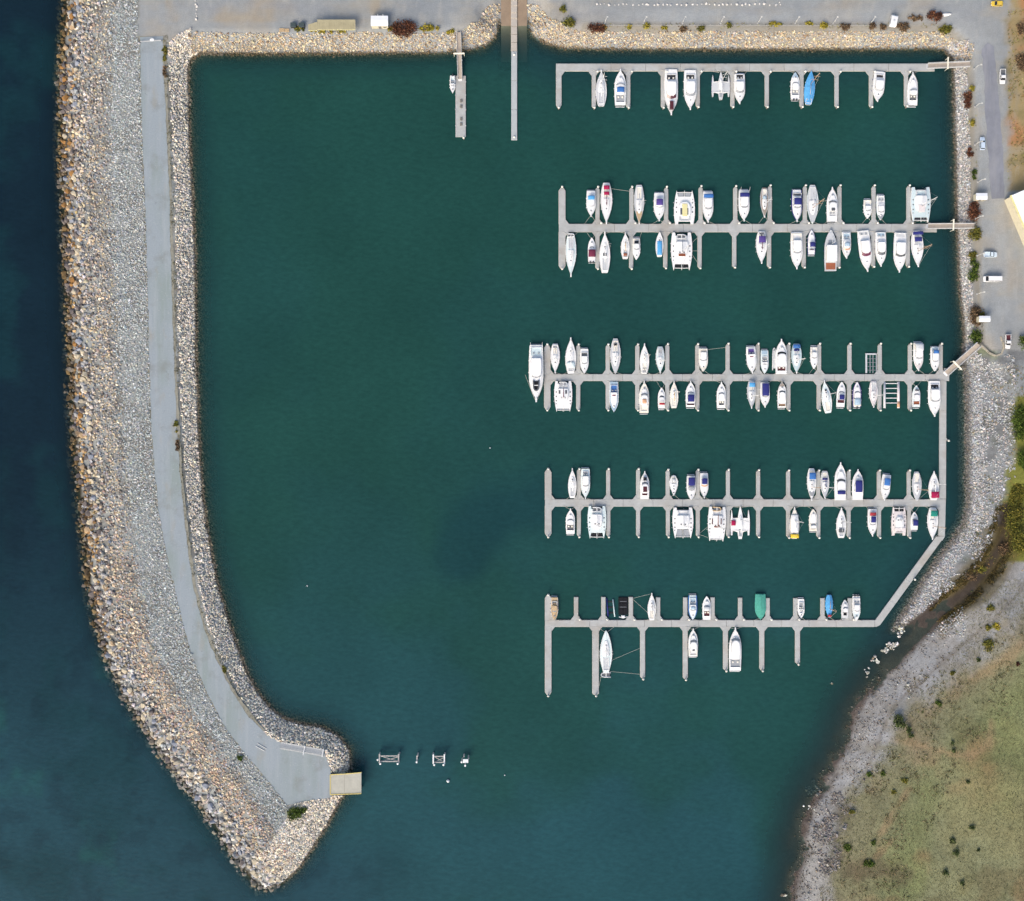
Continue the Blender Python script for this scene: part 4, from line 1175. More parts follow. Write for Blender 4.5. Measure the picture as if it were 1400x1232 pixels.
def bm_(c, kind='gel'):
    if kind == 'gel': return mat('gelcoat_' + c, CO_[c], .28, .05, .8, .5)
    if kind == 'deck': return mat('deck_' + c, tuple(v * .96 for v in CO_[c]), .65, .07, 2.5, .35)
    if kind == 'cloth': return mat('canvas_' + c, CO_[c], .85, .16, 1.8, .2, 0, .3)
    if kind == 'glass': return mat('glass_' + c, tuple(v * .8 for v in CO_[c]), .08, .1, 1, .6)
    if kind == 'wood': return mat('timber_' + c, CO_[c], .7, .2, 4, .3)
m_rope = mat('rope', (.5, .48, .42), .9, .1, 3)
m_spar = mat('spar', (.74, .73, .70), .35, .05, 2, .5)
m_sparw = mat('varnished_spar', (.55, .36, .22), .4, .1, 2, .5)
m_ob = mat('outboard_cowl', (.05, .05, .055), .3, .1, 2)

def prof(kind):
    if kind == 'sail': return lambda t: (.50 + .50 * math.sin(PI / 2 * (t / .44) ** .8)) if t < .44 else max(.015, 1 - ((t - .44) / .56) ** 1.95)
    if kind == 'tear': return lambda t: (.35 + .65 * math.sin(PI / 2 * min(1, t / .35))) if t < .35 else max(.015, 1 - ((t - .35) / .65) ** 1.6)
    if kind == 'float': return lambda t: (.5 + .5 * math.sin(PI / 2 * t / .4)) if t < .4 else max(.015, 1 - ((t - .4) / .6) ** 2.0)
    if kind == 'double': return lambda t: max(.02, math.sin(PI * (.12 + .88 * t)) ** .7 if t > .43 else (.4 + .6 * math.sin(PI / 2 * t / .43)))
    if kind == 'work': return lambda t: (.9 + .1 * math.sin(PI / 2 * t / .3)) if t < .3 else (1.0 if t < .55 else max(.02, 1 - ((t - .55) / .45) ** 2.2))
    return lambda t: (.90 + .10 * math.sin(PI / 2 * t / .4)) if t < .4 else (1.0 if t < .52 else max(.02, 1 - ((t - .52) / .48) ** 2.5))

def hull(parent, L, W, f, fb, col, deckcol, lip=.93, x=0.0, name='hull', sheer=.3, keel=-.5):
    ts = [0, .03, .1, .2, .3, .4, .5, .6, .68, .76, .83, .89, .94, .975, 1.0]
    h = MB(); prev = None; rows = []
    for t in ts:
        y = (t - .5) * L; w_ = f(t) * W / 2; z = fb * (1 + sheer * t * t)
        fl = 1 - .25 * t
        pts = [(x - w_ * lip, y, z - .10), (x - w_ * lip, y, z), (x - w_, y, z), (x - w_ * (.97 - .1 * t), y, z * .45), (x - w_ * .82 * fl, y - .03 * L * t * t, 0.0), (x - w_ * .2, y - .06 * L * t * t, keel * (1 - .5 * t)),
               (x + w_ * .2, y - .06 * L * t * t, keel * (1 - .5 * t)), (x + w_ * .82 * fl, y - .03 * L * t * t, 0.0), (x + w_ * (.97 - .1 * t), y, z * .45), (x + w_, y, z), (x + w_ * lip, y, z), (x + w_ * lip, y, z - .10)]
        r_ = h.ring(pts); rows.append((t, y, w_, z))
        if prev: h.bridge(prev, r_, False)
        else: h.cap(r_)
        prev = r_
    h.cap(prev)
    ho = h.build(name, bm_(col), parent, True)
    d = MB(); prev = None
    for t, y, w_, z in rows:
        r_ = d.ring([(x - w_ * lip, y, z - .05), (x - w_ * lip * .5, y, z - .01), (x, y, z + .02), (x + w_ * lip * .5, y, z - .01), (x + w_ * lip, y, z - .05)])
        if prev: d.bridge(prev, r_, False)
        prev = r_
    d.build('deck' if name == 'hull' else 'deck', bm_(deckcol, 'deck'), parent if name == 'hull' else ho, True)
    return ho

def blob(parent, name, m, L, W, f, t0, t1, frac, z0, h, rake=.25, x=0.0, inset=.10, nose=.5, sub_=None):
    """deckhouse: outline follows the hull between t0 and t1, sides slope in, edges rounded"""
    n = 9; left = []
    for i in range(n):
        u_ = i / (n - 1); t = t0 + (t1 - t0) * u_
        rnd = 1.0
        if u_ > nose: rnd = math.sqrt(max(0, 1 - ((u_ - nose) / (1 - nose)) ** 2 * .82))
        if u_ < .08: rnd *= .9
        w_ = min(f(t), 1) * W / 2 * frac * rnd
        left.append((w_, (t - .5) * L))
    def ring_at(sc, z, push):
        y0, y1 = left[0][1], left[-1][1]
        pts = []
        for w_, y in left:
            u_ = (y - y0) / (y1 - y0)
            yy = y - push * u_ ** 2 + push * .25 * (1 - u_) ** 2
            pts.append((max(.02, w_ - sc), yy, z))
        return [(x + a, b_, c) for a, b_, c in pts] + [(x - a, b_, c) for a, b_, c in reversed(pts)]
    mb = MB()
    rs = [mb.ring(ring_at(0, z0, 0)), mb.ring(ring_at(inset * .6, z0 + h * .75, rake * h * 1.1)), mb.ring(ring_at(inset * 1.1, z0 + h * .95, rake * h * 1.6)), mb.ring(ring_at(inset * 2.4, z0 + h, rake * h * 2.0))]
    for a, b_ in zip(rs, rs[1:]): mb.bridge(a, b_)
    mb.cap(rs[-1]); mb.cap(rs[0], True)
    return mb.build(name, m, parent)

def arc_strip(parent, name, m, yc, w_, depth, z0, z1, bow, th=.05, x=0):
    """windscreen: a curved raked band; yc = front centre, bow = how far the ends sweep aft"""
    mb = MB(); n = 9; lo, hi, lo2, hi2 = [], [], [], []
    for i in range(n):
        s = -1 + 2 * i / (n - 1)
        xx = x + s * w_ / 2; yy = yc - bow * s * s
        lo.append((xx * 1.0, yy, z0)); hi.append((x + (xx - x) * .9, yy - depth, z1))
    a = mb.ring(lo); b_ = mb.ring(hi); c = mb.ring([(p[0], p[1] - th * 2, p[2] - th) for p in lo]); d = mb.ring([(p[0], p[1] - th, p[2] - th) for p in hi])
    mb.bridge(a, b_, False); mb.bridge(c, d, False); mb.bridge(b_, d, False); mb.bridge(a, c, False)
    for k in (0, -1): mb.f.append((a[k], b_[k], d[k], c[k]))
    return mb.build(name, m, parent)

def canopy(parent, m, x, y, wl, ln, z, name='canopy'):
    """arched canvas on hoops"""
    mb = MB(); n = 7; rings = []
    for yy, dz in ((y - ln / 2, -.10), (y - ln * .46, 0), (y - ln * .17, .05), (y + ln * .17, .05), (y + ln * .46, -.02), (y + ln / 2, -.14)):
        top = []
        for i in range(n):
            s = -1 + 2 * i / (n - 1)
            top.append((x + s * wl / 2, yy, z + dz - .26 * s * s * s * s - .05 * s * s))
        rings.append(top)
    T = [mb.ring(r_) for r_ in rings]; B = [mb.ring([(a, b_, c - .05) for a, b_, c in r_]) for r_ in rings]
    for a, b_ in zip(T, T[1:]): mb.bridge(a, b_, False)
    for a, b_ in zip(B, B[1:]): mb.bridge(a, b_, False)
    mb.bridge(T[0], B[0], False); mb.bridge(T[-1], B[-1], False)
    for k in (0, -1):
        for i in range(len(T) - 1): mb.f.append((T[i][k], T[i + 1][k], B[i + 1][k], B[i][k]))
    o = mb.build(name, m, parent, True)
    fr = MB()
    for yy in (y - ln * .42, y + ln * .42):
        for s in (-1, 1): fr.tube([(x + s * wl * .47, yy, z - .2), (x + s * wl * .47, y + (yy - y) * .5, z - 1.15)], .025, 4)
    fr.build('canopy_frame', m_alum, o)
    return o

def dinghy(parent, x, y, L_, W_, z, rz, tube='ltgrey', floor='dkgrey', top=False):
    """inflatable tender: U-shaped tube, floor, thwart"""
    t = parent
    mb = MB(); pts = []
    for i in range(13):
        a = -PI / 2 + PI * i / 12
        pts.append((math.sin(a) * W_ / 2, L_ * .12 + math.cos(a) * L_ * .38, .2))
    pts = [(-W_ / 2, -L_ / 2, .2)] + pts + [(W_ / 2, -L_ / 2, .2)]
    c, s = math.cos(rz), math.sin(rz)
    tr_ = lambda p: (x + p[0] * c - p[1] * s, y + p[0] * s + p[1] * c, z + p[2])
    mb.tube([tr_(p) for p in pts], W_ * .15, 7)
    o = mb.build('tender', bm_(tube, 'cloth'), t, True)
    fl = MB(); q = [tr_((-W_ * .4, -L_ * .42, .12)), tr_((W_ * .4, -L_ * .42, .12)), tr_((W_ * .4, L_ * .15, .12)), tr_((W_ * .2, L_ * .38, .12)), tr_((-W_ * .2, L_ * .38, .12)), tr_((-W_ * .4, L_ * .15, .12))]
    a = fl.ring(q); b_ = fl.ring([(p[0], p[1], p[2] + .05) for p in q]); fl.bridge(a, b_); fl.cap(b_); fl.cap(a, True); fl.build('tender_floor', bm_(floor, 'cloth'), o)
    th = MB(); a = [tr_((-W_ * .42, -.12, .3)), tr_((W_ * .42, -.12, .3)), tr_((W_ * .42, .12, .3)), tr_((-W_ * .42, .12, .3))]
    a2 = th.ring(a); b_ = th.ring([(p[0], p[1], p[2] + .05) for p in a]); th.bridge(a2, b_); th.cap(b_); th.cap(a2, True); th.build('tender_seat', bm_('white'), o)
    return o

def outboard(parent, x, y, z):
    mb = MB(); mb.bbox(x - .22, x + .22, y - .55, y + .1, z + .1, z + .65, .12); mb.box(x - .07, x + .07, y - .35, y - .2, z - .9, z + .15)
    mb.build('outboard_motor', m_ob, parent)

def mast(parent, y, L, z0, hgt, boomcol, boom_to, m_=None, spread=1.0):
    m_ = m_ or m_spar
    mo = MB().tube([(0, y, z0), (0, y, z0 + hgt)], .10, 6, .07).build('mast', m_, parent, True)
    sp = MB()
    for k in (.45, .72):
        w_ = spread * (1.15 - .5 * k)
        sp.tube([(-w_, y - .1, z0 + hgt * k), (0, y, z0 + hgt * k + .05), (w_, y - .1, z0 + hgt * k)], .045, 5)
    sp.build('spreader', m_, mo)
    st = MB()
    for s in (-1, 1): st.tube([(s * spread * 1.15, y - .25, z0), (s * spread * .82, y - .1, z0 + hgt * .45), (0, y, z0 + hgt * .95)], .016, 4)
    st.tube([(0, L * .49, z0 + .1), (0, y, z0 + hgt * .97)], .03, 4); st.tube([(0, -L * .49, z0), (0, y, z0 + hgt)], .016, 4)
    st.build('rigging', m_alum, mo)
    b0, b1 = (0, y - .15, z0 + 1.15), (0, boom_to, z0 + 1.2)
    mo2 = MB().tube([b0, b1], .07, 6).build('boom', m_, parent, True)
    if boomcol:
        MB().tube([(0, y - .1, z0 + 1.75), (0, y * .8 + boom_to * .2, z0 + 1.42), (0, boom_to * .5 + y * .5, z0 + 1.33), (0, boom_to + .2, z0 + 1.28)], .17, 7, .10).build('sail_cover', bm_(boomcol, 'cloth'), mo2, True)

def bow_rail(parent, L, W, f, fb, t0=.66):
    mb = MB(); pts = []
    ts = [t0 + (.985 - t0) * i / 6 for i in range(7)]
    for t in ts: pts.append((f(t) * W / 2 * .9, (t - .5) * L, fb * (1 + .3 * t * t) + .55))
    full = pts + [(-a, b_, c) for a, b_, c in reversed(pts)]
    mb.tube(full, .028, 4)
    for a, b_, c in full[::2]: mb.tube([(a, b_, c - .58), (a, b_, c)], .02, 4)
    mb.build('bow_rail', m_alum, parent)

def ropes(parent, M, ends, tgts):
    mb = MB(); inv_ = M.inverted()
    for e, tg in zip(ends, tgts):
        a = Vector(e); b_ = inv_ @ Vector(tg)
        mid = (a + b_) / 2 - Vector((0, 0, .12))
        mb.tube([a, mid, b_], .042, 4)
    mb.build('mooring_line', m_rope, parent)

def make_boat(row, kind, cx, y0, y1, w_, bow, label, feats=(), hullc='white', deckc='white', tilt=0.0, lip=None, cab=None, mast_t=None, boom='white', nomast=False, side='dn', tall=1.0, mw=None, cabc='white', lines=()):
    fb = {'sail': 1.05, 'tear': .8, 'cruiser': 1.2, 'small': .85, 'cat': 1.3, 'tri': .9, 'cover': .9, 'work': 1.25, 'yacht': 1.7, 'double': 1.0}[kind]
    zr = fb * .9
    c = P(cx, (y0 + y1) / 2, zr)
    kk = SC * (H - zr) / H
    L = (y1 - y0) * kk; W = w_ * kk
    ang = math.atan2(tilt, (y1 - y0))      # tilt: how many px the top end lies right of the bottom end
    rz = (0 if bow == 'u' else PI) - ang
    root = thing({'sail': 'sailing_yacht', 'tear': 'sailing_yacht', 'double': 'sailing_yacht', 'cruiser': 'motor_cruiser', 'small': 'small_motorboat', 'cat': 'catamaran', 'tri': 'trimaran', 'cover': 'covered_boat', 'work': 'work_boat', 'yacht': 'motor_yacht'}[kind],
                 label, {'sail': 'sailboat', 'tear': 'sailboat', 'double': 'sailboat', 'cat': 'catamaran', 'tri': 'trimaran', 'yacht': 'motor yacht'}.get(kind, 'boat'), (c.x, c.y, 0), rz, 'boats moored at the pontoons')
    M = Matrix.Translation((c.x, c.y, 0)) @ Matrix.Rotation(rz, 4, 'Z')
    Mi = M.inverted()
    def loc(y, z, xo=None):
        """photo row (and sideways offset) of something at height z -> local x, y"""
        p = Mi @ P(cx if xo is None else cx + xo, y, z)
        return (0.0 if xo is None else p.x, p.y)
    f = prof({'sail': 'sail', 'tear': 'tear', 'double': 'double', 'work': 'work', 'cover': 'sail' if nomast else 'cruiser'}.get(kind, 'cruiser'))
    pulp = kind in ('cruiser', 'yacht', 'sail') and L > 8.5
    Lh = L * (.95 if pulp else 1.0)
    sh = -(L - Lh) / 2 if pulp else 0.0
    topz = fb
    hub = root
    if kind in ('cruiser', 'small', 'yacht', 'work', 'sail', 'tear', 'double', 'cover'):
        ho = hull(root, Lh, W, f, fb, hullc, deckc, lip or (.9 if kind in ('sail', 'tear', 'double') else .92))
        if pulp:
            q = [(-W * .07, Lh * .47), (W * .07, Lh * .47), (W * .045, Lh / 2 + (L - Lh)), (-W * .045, Lh / 2 + (L - Lh))]
            MB().slab(q, fb * 1.24, fb * 1.34, .03).build('bow_pulpit', bm_('white', 'deck'), root)
        for o_ in root.children:
            if sh: o_.location.y = sh
    L0 = L; L = Lh
    def shift(o_):
        if sh: o_.location.y += sh
        return o_
    if kind in ('cruiser', 'small', 'yacht'):
        ws = [q for q in feats if q[0] == 'ws']
        big_ = L > 9.0 and kind != 'small'
        cb = cab or ((.26, .84, .74) if kind != 'small' else (.34, .86, .72))
        hc = .75 if big_ else .5
        cmax = 0.0
        for q in feats:
            if q[0] == 'cock':
                te = (loc(q[1], fb + .1)[1] - sh) / L + .5
                if te < .42: cmax = max(cmax, min(.5, te + q[2] * kk / 2 / L + .015))
        cb = (max(cb[0], cmax), max(cb[1], cmax + .25), cb[2])
        o1 = shift(blob(root, 'cabin', bm_(cabc), L, W, f, cb[0], cb[1], cb[2], fb + .02, hc, .3))
        wz = fb + hc
        if ws:
            _, wy, wl, ww, wc_ = ws[0][:5]
            x_, yl = loc(wy, wz + .2)
            tw = (yl - sh) / L + .5
        else:
            tw = .60; ww = w_ * .62; wl = 1.6; wc_ = 'grey'; yl = (tw - .5) * L + sh
        ww *= kk; wl = max(wl * kk, .35)
        roof_h = .75 if big_ else .45
        ro = shift(blob(root, 'wheelhouse' if kind != 'small' else 'hardtop', bm_(cabc), L, W, f, min(max(.12, tw - (.36 if kind != 'small' else .26), cmax), tw - .1), min(.93, tw + .01), .72, wz - .02, roof_h, .5, nose=.7))
        arc_strip(root, 'windscreen', bm_(wc_, 'glass'), yl + wl / 2, min(ww, W * .86), wl * .9, wz + .03, wz + roof_h * .92, ww * .16)
        # side windows
        sw = MB()
        for s in (-1, 1):
            ya, yb = (max(.16, tw - .3) - .5) * L + sh, (tw - .06 - .5) * L + sh
            xw = f(tw - .15) * W / 2 * .72
            a = sw.ring([(s * (xw - .02), ya, wz + .12), (s * (xw - .02), yb, wz + .12), (s * (xw - .05), yb - .15, wz + roof_h * .6), (s * (xw - .05), ya + .1, wz + roof_h * .6)])
            sw.cap(a)
        sw.build('side_window', bm_('dark', 'glass'), root)
        topz = wz + roof_h
        bow_rail(root, L, W, f, fb) if kind != 'small' else None
        for o_ in root.children:
            if o_.name.startswith('bow_rail'): o_.location.y = sh
        # stern platform
        if kind != 'small' or L > 6:
            q = [(-W * .40, -L / 2 - .0), (W * .40, -L / 2 - .0), (W * .40, -L / 2 + .25), (-W * .40, -L / 2 + .25)]
            MB().slab([(a, b_ - .5 + sh) for a, b_ in q], .3, .42, .03).build('swim_platform', bm_('ltgrey', 'deck'), root)
        # hatches on the foredeck
        hm = MB(); hx, hy = 0, (.80 - .5) * L + sh
        hm.bbox(-.25, .25, hy - .25, hy + .25, fb + .3, fb + hc * .9 + .12, .04)
        hm.build('hatch', bm_('grey', 'glass'), root)
        if not any(q[0] in ('can', 'cock', 'well') for q in feats):
            sm = MB(); ya, yb = -L * .46 + sh, (cb[0] - .5) * L - .1 + sh
            if yb - ya > .8:
                for s in (-1, 1): sm.box(min(s * W * .30, s * W * .42), max(s * W * .30, s * W * .42), ya, yb, fb, fb + .35)
                sm.box(-W * .30, W * .30, ya, ya + .25, fb, fb + .32)
                sm.build('cockpit_seat', bm_('cream', 'deck'), root)
    elif kind in ('sail', 'tear', 'double'):
        o1 = shift(blob(root, 'cabin', bm_('white'), L, W, f, .40, .78, .58, fb + .02, .42, .5, inset=.12))
        ck = MB(); ya, yb = (.07 - .5) * L + sh, (.36 - .5) * L + sh; wc2 = W * .2
        ck.box(-wc2 - .15, -wc2, ya, yb, fb, fb + .32); ck.box(wc2, wc2 + .15, ya, yb, fb, fb + .32); ck.box(-wc2 - .15, wc2 + .15, ya - .15, ya, fb, fb + .25)
        co_ = ck.build('cockpit_coaming', bm_('white'), root)
        MB().box(-wc2, wc2, ya, yb, fb, fb + .06).build('cockpit_floor', bm_('cream' if (int(cx) % 2) else 'ltgrey', 'deck'), co_)
        hl = MB(); hl.tube([(-.32 + .64 * 0, ya + .5, fb + .75), (0, ya + .5, fb + 1.0), (.32, ya + .5, fb + .75), (0, ya + .5, fb + .5), (-.32, ya + .5, fb + .75)], .03, 4); hl.build('steering_wheel', m_alum, co_)
        hm = MB()
        for th, hw2 in ((.84, .22), (.66, .2), (.52, .18)):
            hy = (th - .5) * L + sh; MB().bbox(-hw2, hw2, hy - hw2, hy + hw2, fb + .1, fb + (.2 if th > .78 else .5), .03).build('hatch', bm_('dkgrey', 'glass'), root)
        ga = MB()
        for s in (-1, 1):
            ga.tube([(s * f(t) * W / 2 * .93, (t - .5) * L + sh, fb * (1 + .3 * t * t) + .55) for t in (.05, .2, .4, .6, .8, .96)], .02, 4)
            for t in (.05, .25, .45, .65, .85, .96): ga.tube([(s * f(t) * W / 2 * .93, (t - .5) * L + sh, fb * (1 + .3 * t * t)), (s * f(t) * W / 2 * .93, (t - .5) * L + sh, fb * (1 + .3 * t * t) + .55)], .018, 4)
        ga.build('guard_rail', m_alum, root)
        if not nomast:
            mt = mast_t or .60
            mast(root, (mt - .5) * L + sh, L, fb + .3, L * 1.12 * tall, boom, -L * .26 + sh, m_sparw if mw else None, W * .42)
        topz = fb + .5
    elif kind == 'cover':
        # fitted tarpaulin draped over a ridge
        mb = MB(); prev = None
        for i in range(13):
            t = .02 + .95 * i / 12; y = (t - .5) * L; ww2 = f(t) * W / 2 * 1.03; zz = fb * (1 + .3 * t * t)
            rdg = .75 * math.sin(PI * min(1, .15 + t * .9)) + random.uniform(-.05, .05)
            r_ = mb.ring([(-ww2, y, zz - .35), (-ww2, y, zz + .03), (-ww2 * .55, y + random.uniform(-.08, .08), zz + rdg * .62 + random.uniform(-.05, .05)), (random.uniform(-.06, .06), y, zz + rdg), (ww2 * .55, y, zz + rdg * .62 + random.uniform(-.05, .05)), (ww2, y, zz + .03), (ww2, y, zz - .35)])
            if prev: mb.bridge(prev, r_, False)
            prev = r_
        mb.build('tarpaulin', bm_(deckc, 'cloth'), root)
        if nomast:
            mast(root, .08 * L, L, fb + .5, L * 1.05, None, -L * .25, m_sparw, W * .4)
        topz = fb + .8
    elif kind == 'work':
        x_, ya = loc(feats[0][1], fb + 1.8); ln = feats[0][2] * kk; ww2 = feats[0][3] * kk
        wh = MB(); wh.bbox(-ww2 * .46, ww2 * .46, ya - ln * .45, ya + ln * .46, fb, fb + 1.75, .05)
        who = wh.build('wheelhouse', bm_('cream'), root)
        MB().bbox(-ww2 / 2, ww2 / 2, ya - ln / 2, ya + ln / 2, fb + 1.75, fb + 1.92, .06).build('roof', bm_('white', 'deck'), who)
        arc_strip(root, 'windscreen', bm_('dark', 'glass'), ya + ln * .46 + .04, ww2 * .85, .02, fb + .85, fb + 1.6, .04)
        mb = MB(); yf = ya + ln / 2; mb.bbox(-W * .2, W * .2, yf + .8, yf + 1.9, fb, fb + .5, .06); mb.build('hatch', bm_('grey', 'deck'), root)
        MB().tube([(0, yf + .4, fb), (0, yf + .4, fb + 5.5)], .09, 6, .06).build('mast', m_spar, root)
        MB().tube([(W * .1, yf + .5, fb + .9), (W * .12, yf + 2.6, fb + 1.1)], .12, 6).build('boom', m_spar, root)
        topz = fb + 1.9
    elif kind == 'cat':
        fh = prof('float'); hs = []
        xh = W * .5 - W * .13
        for s in (-1, 1):
            hs.append(hull(root, L, W * .26, fh, fb, hullc, deckc, .9, s * xh, 'hull_side', .15))
        net0 = .78; netc = 'dkgrey'
        for q in feats:
            if q[0] == 'net': net0, netc = q[1], q[2]
        bd = MB(); bd.slab([(-xh - .1, -L * .42), (xh + .1, -L * .42), (xh + .1, (net0 - .5) * L), (-xh - .1, (net0 - .5) * L)], fb - .35, fb + .06, .05)
        bd.build('bridge_deck', bm_(deckc, 'deck'), root)
        for s in (-1, 1):
            nm = MB(); xa, xb = sorted((s * W * .035, s * (xh - W * .07)))
            nm.box(xa, xb, (net0 - .5) * L + .15, .435 * L, fb - .05, fb - .01); nm.build('trampoline_net', mat('net_' + netc, CO_[netc], .9, .2, 9), root)
        cbm = MB(); cbm.tube([(-xh, .445 * L, fb + .1), (0, .45 * L, fb + .16), (xh, .445 * L, fb + .1)], .11, 6); cbm.tube([(0, (net0 - .5) * L, fb + .05), (0, .50 * L, fb + .2)], .1, 6)
        cbm.build('cross_beam', m_spar, root)
        o1 = blob(root, 'cabin', bm_('white'), L, W, lambda t: 1.0, .24, .70, .62, fb + .04, .85, .45, inset=.2, nose=.45)
        wz = fb + .2
        arc_strip(root, 'windscreen', bm_('dkgrey', 'glass'), (.66 - .5) * L + .1, W * .5, .55, fb + .42, fb + .84, W * .14)
        # cockpit: seats round a floor
        ck = MB(); ck.box(-W * .26, -W * .2, -L * .40, -L * .27, fb + .05, fb + .45); ck.box(W * .2, W * .26, -L * .40, -L * .27, fb + .05, fb + .45); ck.box(-W * .2, W * .2, -L * .415, -L * .385, fb + .05, fb + .4)
        ck.build('cockpit_seat', bm_('ltgrey', 'deck'), root)
        hm = MB()
        for s in (-1, 1):
            for th in (.36, .5, .64, .74):
                hy = (th - .5) * L; MB().bbox(s * xh * 1.04 - .2, s * xh * 1.04 + .2, hy - .22, hy + .22, fb + .02, fb + .12, .03).build('hatch', bm_('dkgrey', 'glass'), root)
            MB().bbox(s * W * .1 - .22, s * W * .1 + .22, L * .02, L * .02 + .45, fb + .8, fb + .95, .03).build('hatch', bm_('dkgrey', 'glass'), root)
        for s, h_ in zip((-1, 1), hs):
            st = MB()
            for k in range(3): st.box(s * xh - W * .07, s * xh + W * .07, -L * .5 - .12 + k * .3, -L * .5 + .2 + k * .3, .15 + k * .25, .25 + k * .25)
            st.build('stern_step', bm_('ltgrey', 'deck'), h_)
        if not nomast:
            mast(root, (mast_t or .56) * L - .5 * L, L, fb + .9, L * 1.2 * tall, boom, -L * .3, None, W * .2)
        topz = fb + .9
    elif kind == 'tri':
        hull(root, L, W * .30, prof('sail'), fb, hullc, deckc)
        for s in (-1, 1):
            hull(root, L * .78, W * .13, prof('float'), fb * .8, hullc, deckc, .9, s * W * .435, 'outrigger', .1)
        for s in (-1, 1):
            wg = MB(); q = [(s * W * .10, -L * .30), (s * W * .40, -L * .24), (s * W * .40, L * .14), (s * W * .10, L * .12)]
            if s < 0: q = q[::-1]
            wg.slab(q, fb * .72, fb * .72 + .12, .03); wg.build('wing_deck', bm_(deckc, 'deck'), root)
        cbm = MB()
        for yy in (-L * .25, L * .13): cbm.tube([(-W * .43, yy, fb * .8), (0, yy + .1, fb + .15), (W * .43, yy, fb * .8)], .12, 6)
        cbm.build('cross_beam', m_spar, root)
        blob(root, 'cabin', bm_('white'), L, W * .3, prof('sail'), .36, .74, .66, fb + .02, .4, .5)
        mast(root, .10 * L, L, fb + .3, L * 1.25, boom, -L * .32, None, W * .2)
        ck = MB(); ck.box(-W * .07, W * .07, -L * .42, -L * .2, fb + .03, fb + .08); ck.build('cockpit_floor', bm_('grey', 'deck'), root)
        topz = fb + .4
    # ---- what the photograph shows on this very boat
    for q in feats:
        k = q[0]
        if k in ('ws', 'net'): continue
        if kind == 'work' and q is feats[0]: continue
        _, fy, ln, wd_, cc = q[:5]
        xo = q[5] if len(q) > 5 else None
        ln2, wd2 = ln * kk, wd_ * kk
        if k == 'can':
            z_ = max(fb + 1.75, topz + .35); x_, y_ = loc(fy, z_, xo); canopy(root, bm_(cc, 'cloth'), x_, y_, wd2, ln2, z_)
        elif k == 'cov':      # flat fitted canvas over a cockpit
            z_ = topz + .14; x_, y_ = loc(fy, z_, xo)
            canopy(root, bm_(cc, 'cloth'), x_, y_, wd2, ln2, z_ + .1, 'cockpit_cover')
        elif k in ('cock', 'well'):
            z_ = fb + .1; x_, y_ = loc(fy, z_, xo)
            mb = MB(); 
            for s in (-1, 1): mb.box(x_ + min(s * wd2 / 2, s * (wd2 / 2 + .12)), x_ + max(s * wd2 / 2, s * (wd2 / 2 + .12)), y_ - ln2 / 2, y_ + ln2 / 2, fb - .02, fb + .42)
            mb.box(x_ - wd2 / 2 - .12, x_ + wd2 / 2 + .12, y_ - ln2 / 2 - .12, y_ - ln2 / 2, fb - .02, fb + .42)
            co_ = mb.build('cockpit_coaming', bm_('white'), root)
            MB().box(x_ - wd2 / 2, x_ + wd2 / 2, y_ - ln2 / 2, y_ + ln2 / 2, fb + .03, fb + .09).build('cockpit_floor', bm_(cc, 'deck'), co_)
            sm = MB()
            for s in (-1, 1): sm.bbox(x_ + s * wd2 * .25 - .25, x_ + s * wd2 * .25 + .25, y_ + ln2 * .1, y_ + ln2 * .1 + .5, fb + .05, fb + .5, .06)
            if ln2 > 1.2: sm.build('seat', bm_('cream' if cc in ('dark', 'mar', 'dkgrey', 'grey') else 'grey', 'cloth'), co_)
        elif k == 'deck':
            z_ = fb * 1.08 + .1; x_, y_ = loc(fy, z_, xo)
            tq = lambda yy: min(.98, max(.02, (yy - sh) / L + .5))
            a_, b2 = y_ - ln2 / 2, y_ + ln2 / 2; n_ = 6; lft = []
            for i in range(n_ + 1):
                yy = a_ + (b2 - a_) * i / n_; lft.append((min(wd2 / 2, f(tq(yy)) * W / 2 * .9), yy, fb * (1 + .3 * tq(yy) ** 2)))
            mb = MB(); prev = None
            for xx, yy, zz in lft:
                r_ = mb.ring([(-xx, yy, zz), (-xx, yy, zz + .06), (0, yy, zz + .1), (xx, yy, zz + .06), (xx, yy, zz)])
                if prev: mb.bridge(prev, r_, False)
                else: mb.cap(r_)
                prev = r_
            mb.cap(prev); mb.build('deck_panel', bm_(cc, 'deck'), root)
        elif k == 'roof':
            z_ = topz + .12; x_, y_ = loc(fy, z_, xo)
            MB().bbox(x_ - wd2 / 2, x_ + wd2 / 2, y_ - ln2 / 2, y_ + ln2 / 2, topz - .2, z_, .06).build('roof_panel', bm_(cc, 'deck'), root)
        elif k == 'win':
            z_ = topz + .06; x_, y_ = loc(fy, z_, xo)
            MB().bbox(x_ - wd2 / 2, x_ + wd2 / 2, y_ - ln2 / 2, y_ + ln2 / 2, topz - .15, z_, .04).build('roof_window', bm_(cc, 'glass'), root)
        elif k == 'hat':
            z_ = topz + .05; x_, y_ = loc(fy, z_, xo)
            MB().bbox(x_ - wd2 / 2, x_ + wd2 / 2, y_ - ln2 / 2, y_ + ln2 / 2, fb, z_, .03).build('hatch', bm_(cc, 'glass'), root)
        elif k == 'din':
            z_ = (q[6] if len(q) > 6 else fb + .75); x_, y_ = loc(fy, z_, xo)
            horiz = wd_ > ln
            dinghy(root, x_, y_, max(ln2, wd2), min(ln2, wd2), z_, PI / 2 if horiz else 0, cc if cc != 'dark' else 'dkgrey', 'black' if cc == 'dark' else 'dkgrey')
        elif k == 'ob':
            for s in ((-1, 1) if ln == 2 else (0,)): outboard(root, s * .5, -L0 / 2 + .05, fb * .7)
        elif k == 'rods':
            mb = MB()
            for s in (-1, 1): mb.tube([(s * W * .42, -L * .40, fb + .5), (s * W * .40, -L * .56, fb + 3.2)], .05, 5)
